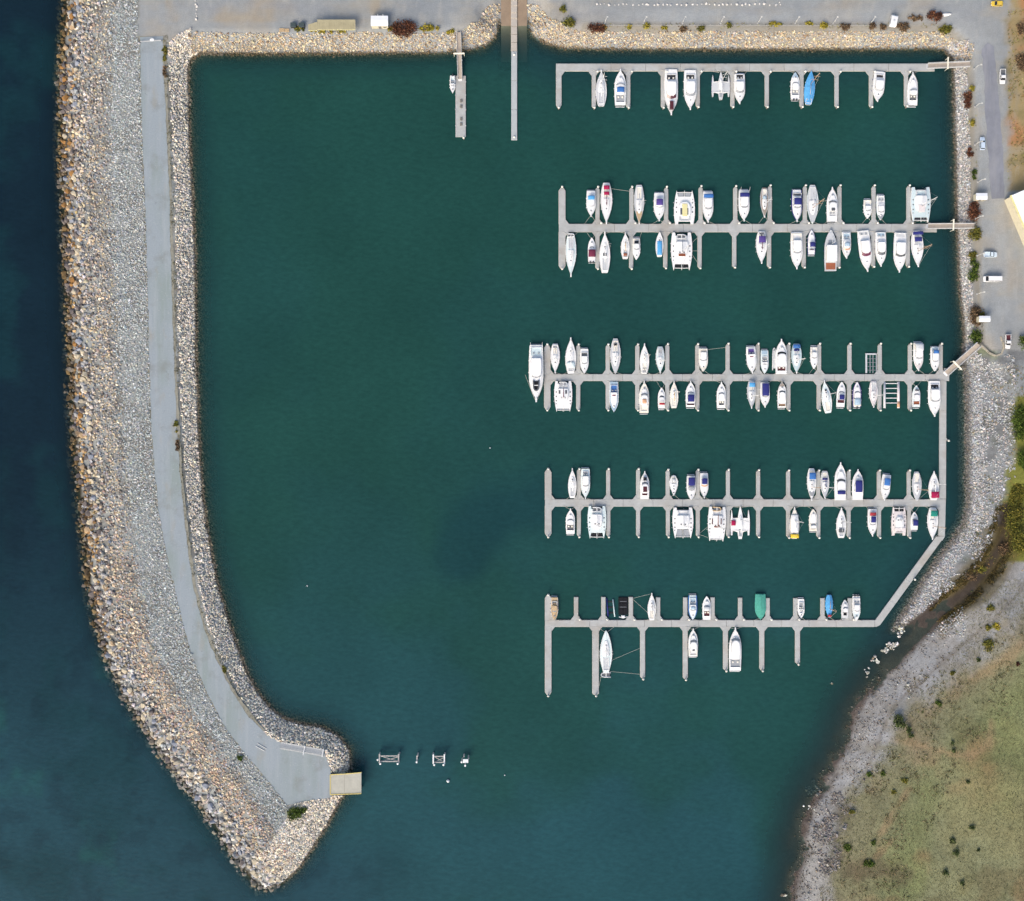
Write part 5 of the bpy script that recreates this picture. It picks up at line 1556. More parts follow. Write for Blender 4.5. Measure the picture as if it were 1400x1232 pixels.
            mb.build('outrigger_pole', m_spar, root)
    # fenders and lines
    fe = MB()
    for s in (-1, 1):
        for t in (.28, .5, .66):
            xw = f(t) * W / 2 + .07 if kind not in ('cat', 'tri') else W / 2 + .05
            fe.tube([(s * xw, (t - .5) * L + sh, .28), (s * xw, (t - .5) * L + sh, .45), (s * xw, (t - .5) * L + sh, .78)], .12, 6)
    fe.build('fenders', bm_('navy' if int(cx + y0) % 3 == 0 else 'ltgrey', 'cloth'), root, True)
    if lines:
        ropes(root, M, [Mi @ P(a, b2, fb) for a, b2, _, _ in lines], [P(c2, d2, DZ + .08) for _, _, c2, d2 in lines])
    if row in WALK:
        edge = WALK[row][0] + .8 if side == 'up' else WALK[row][1] - .8
        ends_up = (side == 'dn')            # the end nearest the walkway is the upper one
        near_bow = (bow == 'u') == ends_up
        yl = (L0 * .46 if near_bow else -L0 * .47)
        xe = W * .08 if near_bow else W * .4
        sg = 1 if bow == 'u' else -1
        tg = [P(cx - w_ * .75, edge, DZ + .05), P(cx + w_ * .75, edge, DZ + .05)]
        if sg < 0: tg = tg[::-1]
        ropes(root, M, [(-xe, yl, fb * 1.05), (xe, yl, fb * 1.05)], tg)
    return root
# row, side, kind, x, y_top, y_bottom, width, bow, description, features, extra
BOATS = [
 ('A', 'dn', 'sail', 822, 96, 145, 15, 'u', 'white sloop with grey deck', [], dict(deckc='ltgrey')),
 ('A', 'dn', 'cruiser', 848, 95, 144, 16, 'u', 'white cruiser with blue cockpit canopy', [('ws', 114, 2, 12, 'ltgrey'), ('can', 122, 7, 10, 'blue'), ('cock', 135, 10, 11, 'grey')], {}),
 ('A', 'dn', 'cruiser', 917.5, 95, 158, 18.5, 'd', 'large white cruiser with brown windscreen and dark foredeck tender', [('ws', 133, 4, 13, 'mar'), ('hat', 143.5, 11, 5, 'mar'), ('cock', 105.5, 6, 12, 'dark')], {}),
 ('A', 'dn', 'cruiser', 943.5, 96, 151, 17.5, 'd', 'white cruiser with black cockpit opening', [('ws', 130, 3, 13, 'grey'), ('cock', 105, 5, 11, 'dark')], {}),
 ('A', 'dn', 'tri', 985.5, 98, 136, 25, 'u', 'pale grey trimaran', [], dict(deckc='ltgrey')),
 ('A', 'dn', 'cruiser', 1011, 101, 143, 15, 'd', 'short white cruiser with black aft cockpit', [('ws', 126, 2.5, 11, 'grey'), ('cock', 105, 5, 9, 'black')], {}),
 ('A', 'dn', 'small', 1087, 99, 136, 12.5, 'u', 'grey-nosed motorboat with dark cockpit', [('cock', 127, 7, 9, 'grey'), ('deck', 103, 7, 8, 'sky'), ('ob', 0, 2, 0, '')], {}),
 ('A', 'dn', 'cover', 1107, 97, 143, 14, 'u', 'yacht wrapped in bright blue tarpaulin', [('cock', 138, 6, 7, 'woodgrey')], dict(deckc='ltblue', tilt=4, nomast=True)),
 ('A', 'dn', 'cruiser', 1201, 98, 140, 16, 'd', 'slightly skewed white cruiser with dark aft window', [('ws', 124, 1.8, 11, 'ltgrey'), ('cock', 104, 3, 9, 'dark')], dict(tilt=4)),
 ('A', 'dn', 'cruiser', 1247.5, 99, 144, 14, 'u', 'narrow white cruiser with dark cockpit and brown swim step', [('ws', 122, 2, 10, 'ltgrey'), ('cock', 134, 7, 9, 'dkgrey')], {}),
 # ---- second pontoon
 ('B', 'up', 'cruiser', 808, 261, 297, 12.8, 'd', 'boxy white cruiser with light blue hatch', [('ws', 282, 1.6, 8, 'ltgrey'), ('can', 270, 5.5, 9, 'ltblue')], {}),
 ('B', 'up', 'sail', 829, 250, 307, 16, 'd', 'white yacht with two crimson canopies', [('can', 256, 5.5, 8, 'crim'), ('can', 264, 4.5, 7.5, 'crim')], dict(boom='burg', lines=[(836, 258, 861, 261.5)])),
 ('B', 'up', 'sail', 873.7, 253, 307, 14, 'd', 'weathered grey yacht with tan foredeck', [('deck', 297, 16, 8, 'tan')], dict(deckc='ltgrey', hullc='ltgrey', boom='ltgrey')),
 ('B', 'up', 'cruiser', 901, 264, 303, 14.5, 'd', 'white cruiser with deep purple canopy', [('can', 276, 8.5, 9, 'purple'), ('ws', 284, 1.6, 9, 'ltgrey')], {}),
 ('B', 'up', 'cat', 935.7, 261, 306.5, 28.5, 'u', 'big white catamaran with yellow cabin roof', [('net', .83, 'grey'), ('roof', 287, 17, 7, 'paleyel'), ('win', 289, 9, 3, 'dkgrey', -4), ('win', 289, 9, 3, 'dkgrey', 4)], dict(nomast=True)),
 ('B', 'up', 'cruiser', 967.8, 262, 305, 14.5, 'd', 'white cruiser with blue canvas band aft', [('can', 267.5, 5, 13, 'blue')], {}),
 ('B', 'up', 'cruiser', 1017, 260, 303, 15, 'd', 'white cruiser with navy canvas band aft', [('can', 266, 5.5, 13, 'navy'), ('rods', 0, 0, 0, '')], {}),
 ('B', 'up', 'sail', 1045, 257, 298, 11.5, 'd', 'drab brown-decked yacht', [('cov', 270, 4, 5, 'sky')], dict(deckc='woodgrey', hullc='ltgrey', boom=None)),
 ('B', 'up', 'cruiser', 1089.3, 260, 304, 15, 'd', 'blue-hulled cruiser with navy canopy', [('can', 275, 9, 10, 'navy'), ('cock', 266, 3, 11, 'dkgrey')], dict(hullc='navy', lip=.84)),
 ('B', 'up', 'double', 1110.8, 253, 306, 16, 'd', 'pale grey double-ended ketch with leaning spars', [], dict(deckc='ltgrey', hullc='paleaqua', mw=1)),
 ('B', 'up', 'cruiser', 1137.5, 256, 303, 14.8, 'u', 'white cruiser bow-out with grey flybridge seats', [('ws', 275, 2, 11, 'dkgrey'), ('win', 286, 4, 5, 'dkgrey'), ('cock', 293, 6, 8, 'ltgrey')], {}),
 ('B', 'up', 'small', 1186, 273, 299, 11, 'd', 'tiny white cabin boat', [], {}),
 ('B', 'up', 'small', 1203.8, 267, 301, 11.5, 'd', 'white motorboat with grey bow deck', [('deck', 297, 6, 9, 'grey'), ('ws', 290, 1.5, 8, 'grey'), ('cock', 272, 7, 8, 'ltgrey')], dict(hullc='paleaqua')),
 ('B', 'up', 'cat', 1258.7, 256, 304, 27, 'd', 'pale grey catamaran nearest the gangway', [('net', .86, 'dark'), ('roof', 285, 10, 9, 'pinkw')], dict(deckc='cyan', mw=1)),
 ('B', 'dn', 'sail', 780.5, 319, 379, 14.8, 'd', 'long white yacht with tender across its stern', [('din', 322, 4, 9, 'white', 0, 1.2)], dict(deckc='paleaqua')),
 ('B', 'dn', 'small', 809, 325, 358, 10.5, 'u', 'small white boat with burgundy cover', [('can', 346, 10, 9.5, 'burg'), ('ob', 0, 2, 0, '')], {}),
 ('B', 'dn', 'sail', 826.8, 317, 373, 15, 'u', 'white yacht with boarding platform at its stern', [('hat', 348, 4, 5, 'dkgrey'), ('din', 369, 4.5, 9, 'white', 0, .4)], {}),
 ('B', 'dn', 'sail', 854.8, 318, 354, 12, 'u', 'short white sloop with tan boom cover', [('cov', 348, 4, 5, 'rust')], dict(boom='tan')),
 ('B', 'dn', 'small', 870, 325.5, 355.5, 10.5, 'd', 'small white boat with black rear window', [('win', 331, 3.4, 5.5, 'black'), ('ws', 341, 1.6, 7, 'grey')], {}),
 ('B', 'dn', 'sail', 901.6, 317, 351, 11, 'u', 'small yacht under light blue cover', [('cov', 339, 19, 6.5, 'ltblue')], dict(nomast=True)),
 ('B', 'dn', 'cat', 931.8, 318, 369.5, 29, 'd', 'big white catamaran with black bow nets', [('net', .84, 'black'), ('din', 323.5, 5, 12, 'ltgrey', 0, 1.6), ('hat', 348.5, 4, 9.5, 'rust')], dict(boom='grey', lines=[(945, 343, 954.5, 343), (945, 346, 954.5, 360), (945, 333, 954.5, 324)])),
 ('B', 'dn', 'sail', 1041, 316, 361, 15.5, 'd', 'white yacht with purple stern canopy', [('can', 327, 9, 9.5, 'purple'), ('cock', 320, 5, 8, 'dkgrey')], dict(boom='burg')),
 ('B', 'dn', 'cruiser', 1089, 317.5, 368.5, 16.5, 'd', 'plain all-white cruiser', [], {}),
 ('B', 'dn', 'small', 1109.3, 314, 348, 11, 'u', 'slim white runabout with navy canopy', [('can', 334, 6.5, 6.5, 'navy'), ('ws', 341, 1.5, 7, 'burg')], dict(hullc='navy', lip=.86)),
 ('B', 'dn', 'work', 1135.5, 314, 370.5, 17, 'u', 'old workboat with white roof and rust-red stern deck', [('roof', 346, 22, 14, 'white'), ('deck', 364, 9, 13, 'rust'), ('deck', 325, 14, 13, 'ltgrey')], dict(hullc='ltgrey', deckc='ltgrey')),
 ('B', 'dn', 'cruiser', 1157, 317, 354, 12.5, 'd', 'compact cruiser with light blue panels', [('ws', 341, 2.5, 9, 'orange'), ('can', 334, 5, 7, 'sky'), ('cock', 323, 7, 8.5, 'sky')], {}),
 ('B', 'dn', 'cruiser', 1182.8, 315, 372, 17, 'd', 'large skewed cruiser with maroon windscreen', [('ws', 348.5, 4, 12.5, 'burg'), ('cock', 318.5, 5, 12, 'ltgrey')], dict(tilt=-6)),
 ('B', 'dn', 'cruiser', 1204, 317.5, 365, 15, 'd', 'white cruiser with grey windscreen', [('ws', 347, 3.5, 10.5, 'dkgrey'), ('cock', 321, 5, 10, 'sky')], {}),
 ('B', 'dn', 'cruiser', 1230, 318, 373, 17.5, 'd', 'large white cruiser with curved charcoal windscreen', [('ws', 350, 2.2, 13.5, 'dkgrey'), ('cock', 321.5, 4.5, 12, 'ltgrey')], dict(tilt=2)),
 ('B', 'dn', 'sail', 1254, 315.5, 365.5, 17, 'd', 'white yacht with navy canvas near the gangway', [('can', 318.5, 4.5, 14, 'navy'), ('can', 327, 6, 10, 'navy')], dict(tilt=-2, mw=1)),
 # ---- third pontoon
 ('C', 'up', 'yacht', 733, 472, 550, 20, 'd', 'largest motor yacht alongside the pontoon end arm', [('cock', 481, 11, 14, 'cyan'), ('din', 527, 14, 7, 'dark', 0, 2.6), ('rods', 0, 0, 0, '')], dict(cab=(.24, .9, .8))),
 ('C', 'up', 'sail', 759, 470, 511, 12.8, 'd', 'white sloop with grey cockpit', [('cock', 475, 6, 6, 'grey')], {}),
 ('C', 'up', 'sail', 780.3, 461.5, 511, 15, 'u', 'white yacht with pale aqua cockpit', [('cov', 499, 8, 11, 'paleaqua')], dict(deckc='white')),
 ('C', 'up', 'cruiser', 798.8, 477, 511, 11.7, 'd', 'white cruiser with dark slatted aft window', [('cock', 484.5, 4, 8, 'dkgrey')], {}),
 ('C', 'up', 'double', 841.3, 463, 511, 14.3, 'd', 'grey-decked yacht with white hatches', [('hat', 471, 3, 4, 'dark')], dict(deckc='ltgrey')),
 ('C', 'up', 'sail', 881, 469.5, 511, 13, 'u', 'slim white racing yacht', [('cock', 506.5, 6, 6, 'grey')], dict(boom='cream')),
 ('C', 'up', 'sail', 902.5, 474, 511, 12, 'd', 'small pale aqua yacht with square stern', [('cock', 480.5, 4, 5, 'grey')], dict(deckc='paleaqua')),
 ('C', 'up', 'cruiser', 961.3, 476, 508, 12.6, 'd', 'cream motorboat tied out with a long line', [('ws', 493, 1.4, 10, 'grey')], dict(deckc='cream', lines=[(967, 478, 992.6, 475)])),
 ('C', 'up', 'cruiser', 1027.3, 474, 511, 13.5, 'd', 'white cruiser with dark purple cockpit', [('cock', 481, 8, 8, 'purple'), ('ws', 487.5, 1.4, 8, 'burg')], dict(tilt=-2)),
 ('C', 'up', 'small', 1045.2, 479, 511, 10.8, 'd', 'runabout with grey-blue cockpit', [('cock', 491.5, 7, 6, 'grey'), ('deck', 482, 5, 8, 'sky')], dict(deckc='paleaqua')),
 ('C', 'up', 'cruiser', 1068, 463.5, 511.5, 16, 'u', 'bow-out white cruiser with maroon cockpit', [('ws', 482, 2.6, 12, 'black'), ('cock', 504.5, 5, 11, 'mar')], {}),
 ('C', 'up', 'sail', 1088.8, 470, 511, 14.2, 'd', 'grey-blue yacht with blue stern canopy', [('cov', 473.5, 5, 10, 'blue'), ('hat', 478.5, 3, 7, 'navy')], dict(deckc='cyan', hullc='cyan')),
 ('C', 'up', 'small', 1112.8, 474, 504.5, 10, 'd', 'small white motorboat with square aft cabin', [('ws', 489.5, 1.6, 7, 'grey')], {}),
 ('C', 'up', 'cruiser', 1255.3, 468.5, 507.5, 13.3, 'd', 'cruiser with grey aft deck and pinkish foredeck', [('cov', 474.5, 9, 11, 'ltgrey'), ('deck', 499, 10, 9, 'pinkw')], {}),
 ('C', 'up', 'cruiser', 1278, 475, 507.5, 12, 'd', 'white cruiser with small blue canopy', [('can', 481, 4.5, 7, 'blue'), ('cock', 478, 6, 9, 'sky')], {}),
 ('C', 'dn', 'cat', 770, 521, 563, 24.6, 'd', 'white catamaran with dinghy slung astern', [('net', .9, 'ltgrey'), ('din', 525, 5, 11, 'ltgrey', 0, 1.5), ('win', 536, 5, 2.4, 'dkgrey', -5), ('win', 536, 5, 2.4, 'dkgrey', 4)], dict(boom='burg', tall=.5)),
 ('C', 'dn', 'small', 839.3, 522, 563.5, 12.5, 'd', 'blue and white open motorboat', [('cock', 532, 10, 8, 'blue'), ('ws', 540.5, 1.6, 8, 'burg'), ('deck', 555, 12, 8, 'sky')], dict(deckc='sky')),
 ('C', 'dn', 'cruiser', 880.5, 521, 564.5, 13.5, 'u', 'cream cruiser with faded red cockpit', [('ws', 538.5, 2, 9, 'grey'), ('cov', 548.5, 6, 6, 'orange')], dict(deckc='cream')),
 ('C', 'dn', 'small', 904.4, 530, 558.5, 10, 'u', 'small white boat with red stripe canopy', [('can', 552, 3, 7.5, 'red'), ('ws', 542, 2.6, 5.5, 'dkgrey')], {}),
 ('C', 'dn', 'sail', 921.3, 521, 558, 12, 'u', 'small cream-decked sloop', [], dict(deckc='cream', boom='tan')),
 ('C', 'dn', 'cruiser', 944, 521, 556.5, 13.2, 'u', 'white cruiser with square navy canopy', [('can', 544.5, 9.5, 9, 'navy'), ('cock', 553, 2, 10, 'mar')], {}),
 ('C', 'dn', 'cruiser', 986, 522, 558, 12.6, 'u', 'white cruiser with grey aft grating', [('cock', 551.5, 5, 7, 'dkgrey')], {}),
 ('C', 'dn', 'sail', 1027.3, 520, 559, 12, 'd', 'grey yacht with bright blue canopy', [('can', 526, 6, 8, 'ltblue')], dict(deckc='ltgrey', hullc='ltgrey', boom='ltgrey')),
 ('C', 'dn', 'cruiser', 1045.6, 523, 557.5, 13.2, 'd', 'white cruiser mostly under a navy cover', [('can', 532.5, 17, 9.5, 'navy')], {}),
 ('C', 'dn', 'cruiser', 1068.8, 521, 557.5, 11.7, 'u', 'timber-trimmed launch with brown foredeck', [('deck', 525, 7, 8, 'woodgrey'), ('ws', 535, 2.2, 8, 'dkgrey'), ('cock', 554, 3, 9, 'teak')], {}),
 ('C', 'dn', 'sail', 1129.5, 520, 565, 13.5, 'u', 'skewed white yacht with pale aqua deck', [('hat', 533.5, 2.5, 2.5, 'dark')], dict(tilt=-6, deckc='paleaqua', boom='paleaqua')),
 ('C', 'dn', 'small', 1149.8, 522, 556.5, 12, 'u', 'runabout with navy canopy and maroon seat', [('can', 543, 6.5, 7, 'navy'), ('cock', 549, 4, 9, 'mar')], dict(tilt=2)),
 ('C', 'dn', 'small', 1171.5, 522, 556.5, 12, 'u', 'violet-hulled runabout with light blue cover', [('cov', 549, 9, 8.5, 'sky'), ('ob', 0, 1, 0, '')], dict(hullc='purple', lip=.8)),
 ('C', 'dn', 'sail', 1194, 521, 557.5, 11.8, 'd', 'pinkish white yacht beside the boat lift', [], dict(deckc='pinkw', boom='pinkw')),
 ('C', 'dn', 'small', 1252.5, 527, 556.5, 11, 'u', 'small boat with red-brown aft cockpit', [('cock', 551, 4.5, 8, 'rust'), ('win', 533.5, 2.2, 5.5, 'dkgrey')], dict(deckc='paleaqua')),
 ('C', 'dn', 'cruiser', 1277.2, 521, 570, 17, 'd', 'large white cruiser in the corner by the link walkway', [('cock', 528.5, 5, 10.5, 'black'), ('ws', 549, 1.8, 12, 'grey')], {}),
 # ---- fourth pontoon
 ('D', 'up', 'sail', 782.4, 640, 681, 11.7, 'u', 'white sloop bow-out', [], {}),
 ('D', 'up', 'cruiser', 800.3, 641, 682.5, 12.7, 'd', 'slender white boat with bicycle-littered stern', [('cock', 647.5, 5, 6, 'grey')], dict(deckc='paleaqua')),
 ('D', 'up', 'cruiser', 881.3, 644, 682.5, 12.6, 'u', 'white cruiser with black sunroof', [('win', 669, 7.5, 5.5, 'mar'), ('ws', 660, 2, 8, 'grey'), ('hat', 655, 4.5, 4.5, 'black'), ('cock', 676, 2.4, 7, 'mar')], {}),
 ('D', 'up', 'tear', 921, 650, 678, 12, 'd', 'teardrop-shaped little sloop', [('cov', 657, 5, 4, 'ltgrey')], dict(nomast=True)),
 ('D', 'up', 'cruiser', 944.8, 650.5, 683.5, 12.4, 'd', 'white motorboat with large navy canopy', [('can', 658.5, 11, 9, 'navy'), ('cov', 667, 5, 8, 'grey')], {}),
 ('D', 'up', 'cruiser', 962.5, 647, 681.5, 11.6, 'd', 'cruiser with navy canopy and pink windscreen', [('can', 658, 8, 7.5, 'navy'), ('ws', 664.5, 2.2, 9, 'orange')], {}),
 ('D', 'up', 'sail', 1109.5, 640.5, 685, 12.6, 'd', 'white yacht with mid-blue canopy', [('can', 651, 9, 9, 'blue'), ('deck', 675, 6, 7, 'grey')], dict(mw=1)),
 ('D', 'up', 'sail', 1127.5, 644, 682.5, 11.7, 'd', 'grey yacht with navy boom cover', [('cov', 655, 2.6, 7, 'navy')], dict(deckc='ltgrey', boom='navy')),
 ('D', 'up', 'cruiser', 1148.8, 632, 684, 16.2, 'u', 'big bow-out cruiser with navy aft awning', [('ws', 656, 2.8, 11.5, 'dkgrey'), ('can', 673.5, 5, 11, 'navy')], dict(deckc='white')),
 ('D', 'up', 'cruiser', 1172.5, 641.5, 683.5, 15.2, 'u', 'bow-out cruiser with long navy canopy', [('can', 665, 16, 9.5, 'navy'), ('cov', 659, 4, 7, 'grey')], {}),
 ('D', 'up', 'cruiser', 1210.5, 649, 684.5, 12.5, 'd', 'skewed cruiser with bright navy canopy', [('can', 658.5, 10, 8, 'blue')], dict(tilt=4)),
 ('D', 'up', 'double', 1253.3, 645, 685, 13, 'd', 'grey yacht with orange leaning mast', [], dict(deckc='ltgrey', hullc='ltgrey', mw=1, boom='pinkw')),
 ('D', 'up', 'sail', 1276.5, 644, 684, 14.5, 'u', 'white yacht with crimson stern canvas', [('can', 676.5, 8.5, 11, 'crim')], {}),
 ('D', 'dn', 'cruiser', 779.8, 695, 730, 12.5, 'u', 'white cruiser with cluttered dark cockpit', [('cock', 721.5, 7, 9, 'dkgrey')], {}),
 ('D', 'dn', 'cat', 816, 692, 736.5, 25.5, 'd', 'pale aqua catamaran with black bow nets', [('net', .82, 'black'), ('din', 696.5, 5.5, 12, 'ltgrey', 0, 1.6)], dict(deckc='paleaqua', hullc='paleaqua')),
 ('D', 'dn', 'cat', 933.6, 694, 736, 28.5, 'd', 'white catamaran with grey bow nets', [('net', .70, 'grey')], dict(boom='ltgrey')),
 ('D', 'dn', 'cat', 980, 693, 740, 24.5, 'd', 'catamaran with brown horseshoe trim and olive tender', [('net', .93, 'ltgrey'), ('din', 696, 5, 11, 'tan', 0, 1.6), ('hat', 720.5, 1.6, 9, 'rust'), ('win', 713, 8, 1.4, 'mar', -6), ('win', 713, 8, 1.4, 'mar', 6)], dict(boom='rust', tilt=1.5, lines=[(968, 720, 957, 729), (968, 735, 957, 731)])),
 ('D', 'dn', 'tri', 1012, 692, 737, 26.5, 'u', 'white trimaran with crimson square on its wing', [('cov', 715, 7, 6, 'crim', -9)], {}),
 ('D', 'dn', 'sail', 1086, 693, 736.5, 13, 'u', 'white-covered yacht with yellow stern', [('cov', 716, 24, 10, 'white'), ('cov', 733, 5.5, 11.5, 'yel')], dict(deckc='cream')),
 ('D', 'dn', 'small', 1111.5, 696, 726, 11, 'u', 'small plain cream boat', [('ws', 717.5, 1.4, 7, 'ltgrey')], dict(deckc='cream')),
 ('D', 'dn', 'sail', 1150, 694, 735.5, 13.5, 'u', 'white yacht with black gear piled in its cockpit', [('hat', 725.5, 5, 7, 'dkgrey')], dict(boom='grey')),
 ('D', 'dn', 'cruiser', 1192.5, 696, 733.5, 12.5, 'd', 'white boat with red and navy covers', [('cov', 703, 4.5, 8.5, 'red'), ('can', 710.5, 8, 6.5, 'navy')], {}),
 ('D', 'dn', 'cat', 1229, 693, 732, 20, 'u', 'boxy pinkish catamaran with two black nets', [('net', .84, 'black'), ('roof', 724, 5, 14, 'pinkw')], dict(deckc='pinkw', hullc='pinkw', tall=.5)),
 ('D', 'dn', 'small', 1249.8, 700, 724.5, 10, 'u', 'tiny white boat with navy cover', [('can', 715, 8, 7, 'navy')], {}),
 ('D', 'dn', 'sail', 1275, 694, 738, 15, 'd', 'white yacht with green canopy beside the link walkway', [('can', 702, 8, 9.5, 'teal')], dict(mw=1, tilt=1)),
 # ---- bottom pontoon
 ('E', 'up', 'cruiser', 758, 817, 848, 10, 'd', 'tan-decked launch against the end arm', [('cock', 825, 4.5, 6, 'dkgrey'), ('deck', 834, 18, 8.5, 'tan')], dict(deckc='tan', cab=(.36, .8, .5), cabc='tan')),
 ('E', 'up', 'sail', 891, 810.5, 848, 11.5, 'u', 'white sloop spread with long lines', [], dict(boom='grey', lines=[(890, 812, 866, 818), (886, 838, 866, 820)])),
 ('E', 'up', 'small', 947, 814, 847.5, 12.5, 'd', 'blue-sided open boat with pale seats', [('cock', 822, 8, 7, 'sky'), ('cov', 831.5, 4, 7, 'sky')], dict(hullc='blue', lip=.8, deckc='paleaqua')),
 ('E', 'up', 'small', 966, 815, 847.5, 11.5, 'u', 'bow-out runabout with dark brown cockpit', [('cock', 839, 6.5, 7.5, 'mar'), ('cov', 832, 5, 8, 'ltgrey')], {}),
 ('E', 'up', 'cover', 1039.5, 812, 847, 14.5, 'd', 'boat shrouded in a green tarpaulin', [], dict(deckc='green', hullc='green')),
 ('E', 'up', 'small', 1095, 819, 845.5, 9.5, 'd', 'white dinghy-like boat with grey interior', [('cock', 829, 10, 5, 'grey')], dict(cab=(.7, .86, .5))),
 ('E', 'up', 'cover', 1133.5, 813, 845, 10, 'd', 'slim boat under a sky blue cover with red gear', [('cov', 842, 3, 5, 'red')], dict(deckc='ltblue', hullc='woodgrey', nomast=True)),
 ('E', 'up', 'small', 1155, 820, 845.5, 9.5, 'u', 'small grey runabout with black cockpit', [('cock', 839.5, 4, 5, 'black')], dict(deckc='ltgrey')),
 ('E', 'up', 'small', 1170.6, 815, 849, 11, 'd', 'white open boat with outboard, nearest the slanting walkway', [('cock', 822, 7, 8, 'ltgrey'), ('deck', 838, 12, 8, 'paleaqua'), ('ob', 0, 2, 0, '')], dict(cab=(.46, .7, .5))),
 ('E', 'dn', 'double', 828.5, 862, 920, 17, 'u', 'large pale yacht with tender behind its stern', [('din', 922.5, 6, 13, 'ltgrey', 0, .1)], dict(deckc='paleaqua', boom='ltgrey', lines=[(836, 903, 875.5, 886), (833, 918, 875.5, 922), (823, 920, 819, 938)])),
 ('E', 'dn', 'cruiser', 947.5, 859, 897.5, 13, 'u', 'plain white cruiser', [('ws', 876, 2, 9, 'grey'), ('hat', 889, 2.5, 3, 'dkgrey', 1)], {}),
 ('E', 'dn', 'cruiser', 1005, 857.5, 917, 17, 'u', 'large cruiser with blue-grey cockpit and slatted screen', [('ws', 874, 3, 12, 'grey'), ('cock', 907, 10, 13, 'grey')], {}),
]
EXTRA = {('C', 'up'): [1190], ('C', 'dn'): [1219], ('E', 'up'): [834, 851.5]}
grp = {}
for b_ in BOATS: grp.setdefault((b_[0], b_[1]), []).append(b_[3])
for k_ in grp: grp[k_].sort()
for (row, side, kind, x, y0, y1, w_, bow, desc, feats, ex_) in BOATS:
    n_ = grp[(row, side)].index(x) + 1
    if desc.count(' ') < 9:
        lab = '%s, %s %s %s pontoon' % (desc, ORD[n_], 'above' if side == 'up' else 'below', ROWN[row])
    else: lab = desc
    make_boat(row, kind, x, y0, y1, w_, bow, lab, feats, side=side, **ex_)
make_boat('J', 'small', 618.8, 103.5, 127.5, 7.5, 'd', 'small white dinghy tied left of the short jetty', [('cock', 110, 9, 4.5, 'paleaqua'), ('ob', 0, 1, 0, '')], cab=(.55, .8, .6), side='dn')

# boat lifts and dry docks
def frame_lift(label, x0, x1, y0, y1, colr, kind):
    c = P((x0 + x1) / 2, (y0 + y1) / 2, .4); hx = (x1 - x0) / 2 * SC; hy = (y1 - y0) / 2 * SC
    t = thing('boat_lift', label, 'boat lift', (c.x, c.y, 0), 0, 'empty boat lifts')
    if kind == 'u':
        MB().bbox(-hx, -hx + .55, -hy, hy, -.1, .4, .05).build('float', bm_('ltgrey', 'deck'), t)
        MB().bbox(-hx + .56, hx - .5, hy - .5, hy, -.1, .4, .05).build('float', bm_('ltgrey', 'deck'), t)
        MB().bbox(hx - .4, hx, -hy, hy, -.1, .25, .05).build('float', bm_('grey', 'deck'), t)
        m_ = MB()
        for k in range(4): m_.tube([(-hx + .5, -hy + 1 + k * 1.3, .1), (hx - .3, -hy + 1 + k * 1.3, .1)], .06, 5)
        m_.tube([(-hx * .2, -hy, .12), (-hx * .2, hy - .5, .12)], .12, 6); m_.tube([(hx * .3, -hy, .12), (hx * .3, hy - .5, .12)], .12, 6)
        m_.build('cradle', bm_('grey', 'deck'), t)
        MB().tube([(hx - .3, hy - .5, .3), (hx + .3, hy + .6, .5)], .09, 5).build('arm', m_alum, t)
    elif kind == 'ladder':
        MB().tube([(-hx + .5, -hy, .2), (-hx + .5, 0, .22), (-hx + .5, hy, .2)], .42, 8).build('float', bm_('ltgrey', 'cloth'), t, True)
        MB().tube([(hx - .5, -hy, .2), (hx - .5, 0, .22), (hx - .5, hy, .2)], .45, 8).build('float', bm_('pinkw', 'cloth'), t, True)
        MB().tube([(hx - .5, -hy + .3, .3), (hx - .5, -hy + 2.2, .3)], .46, 8).build('end_cap', bm_('orange', 'cloth'), t, True)
        for k in range(5):
            yy = hy - .6 - k * (2 * hy - 2) / 4.2
            MB().box(-hx + .6, hx - .6, yy - .12, yy + .12, .3, .45).build('crossbar', bm_('white', 'deck'), t)
    elif kind == 'sling':
        MB().tube([(-hx, hy, .2), (-hx + .5, -hy, .2)], .22, 7).build('float', bm_('navy', 'cloth'), t, True)
        MB().tube([(hx * .35, hy - .4, .45), (hx * .75, -hy, .45)], .2, 7).build('beam', bm_('cyan', 'deck'), t, True)
        m_ = MB()
        for k in range(3): m_.box(-hx, hx * .7, -hy + 1 + k * 1.9, -hy + 1.5 + k * 1.9, .05, .16)
        m_.build('cradle', bm_('black', 'deck'), t)
    else:
        for r_ in range(3):
            for q_ in range(2):
                MB().bbox(-hx + q_ * hx + .03, -hx + (q_ + 1) * hx - .03, -hy + .9 + r_ * (2 * hy - 1) / 3, -hy + .85 + (r_ + 1) * (2 * hy - 1) / 3, -.1, .42, .08).build('dock_cube', bm_('black', 'cloth'), t)
        m_ = MB()
        for yy in (hy * .55, 0): m_.box(-hx * .7, hx * .7, yy - .12, yy + .12, .42, .5)
        m_.build('roller', bm_('dkgrey', 'deck'), t)
        m_ = MB(); m_.tube([(-hx * .9, -hy + .2, .3), (0, -hy - .25, .35), (hx * .9, -hy + .2, .3)], .16, 6); m_.build('bumper', bm_('ltgrey', 'cloth'), t)
        m_ = MB(); m_.bbox(-.6, .6, -hy - .1, -hy + .7, .3, .75, .2); m_.build('winch_box', bm_('white'), t)
frame_lift('empty U-shaped lift frame above the third pontoon', 1183.5, 1199.5, 483, 510, 'ltgrey', 'u')
frame_lift('ladder-like lift with grey and orange floats below the third pontoon', 1207.5, 1230.5, 522, 558, 'ltgrey', 'ladder')
frame_lift('dark sling lift with one pale beam above the bottom pontoon', 829.5, 842, 818, 843, 'navy', 'sling')
frame_lift('black modular drive-on dock above the bottom pontoon', 845.5, 858.5, 816, 844, 'black', 'cubes')

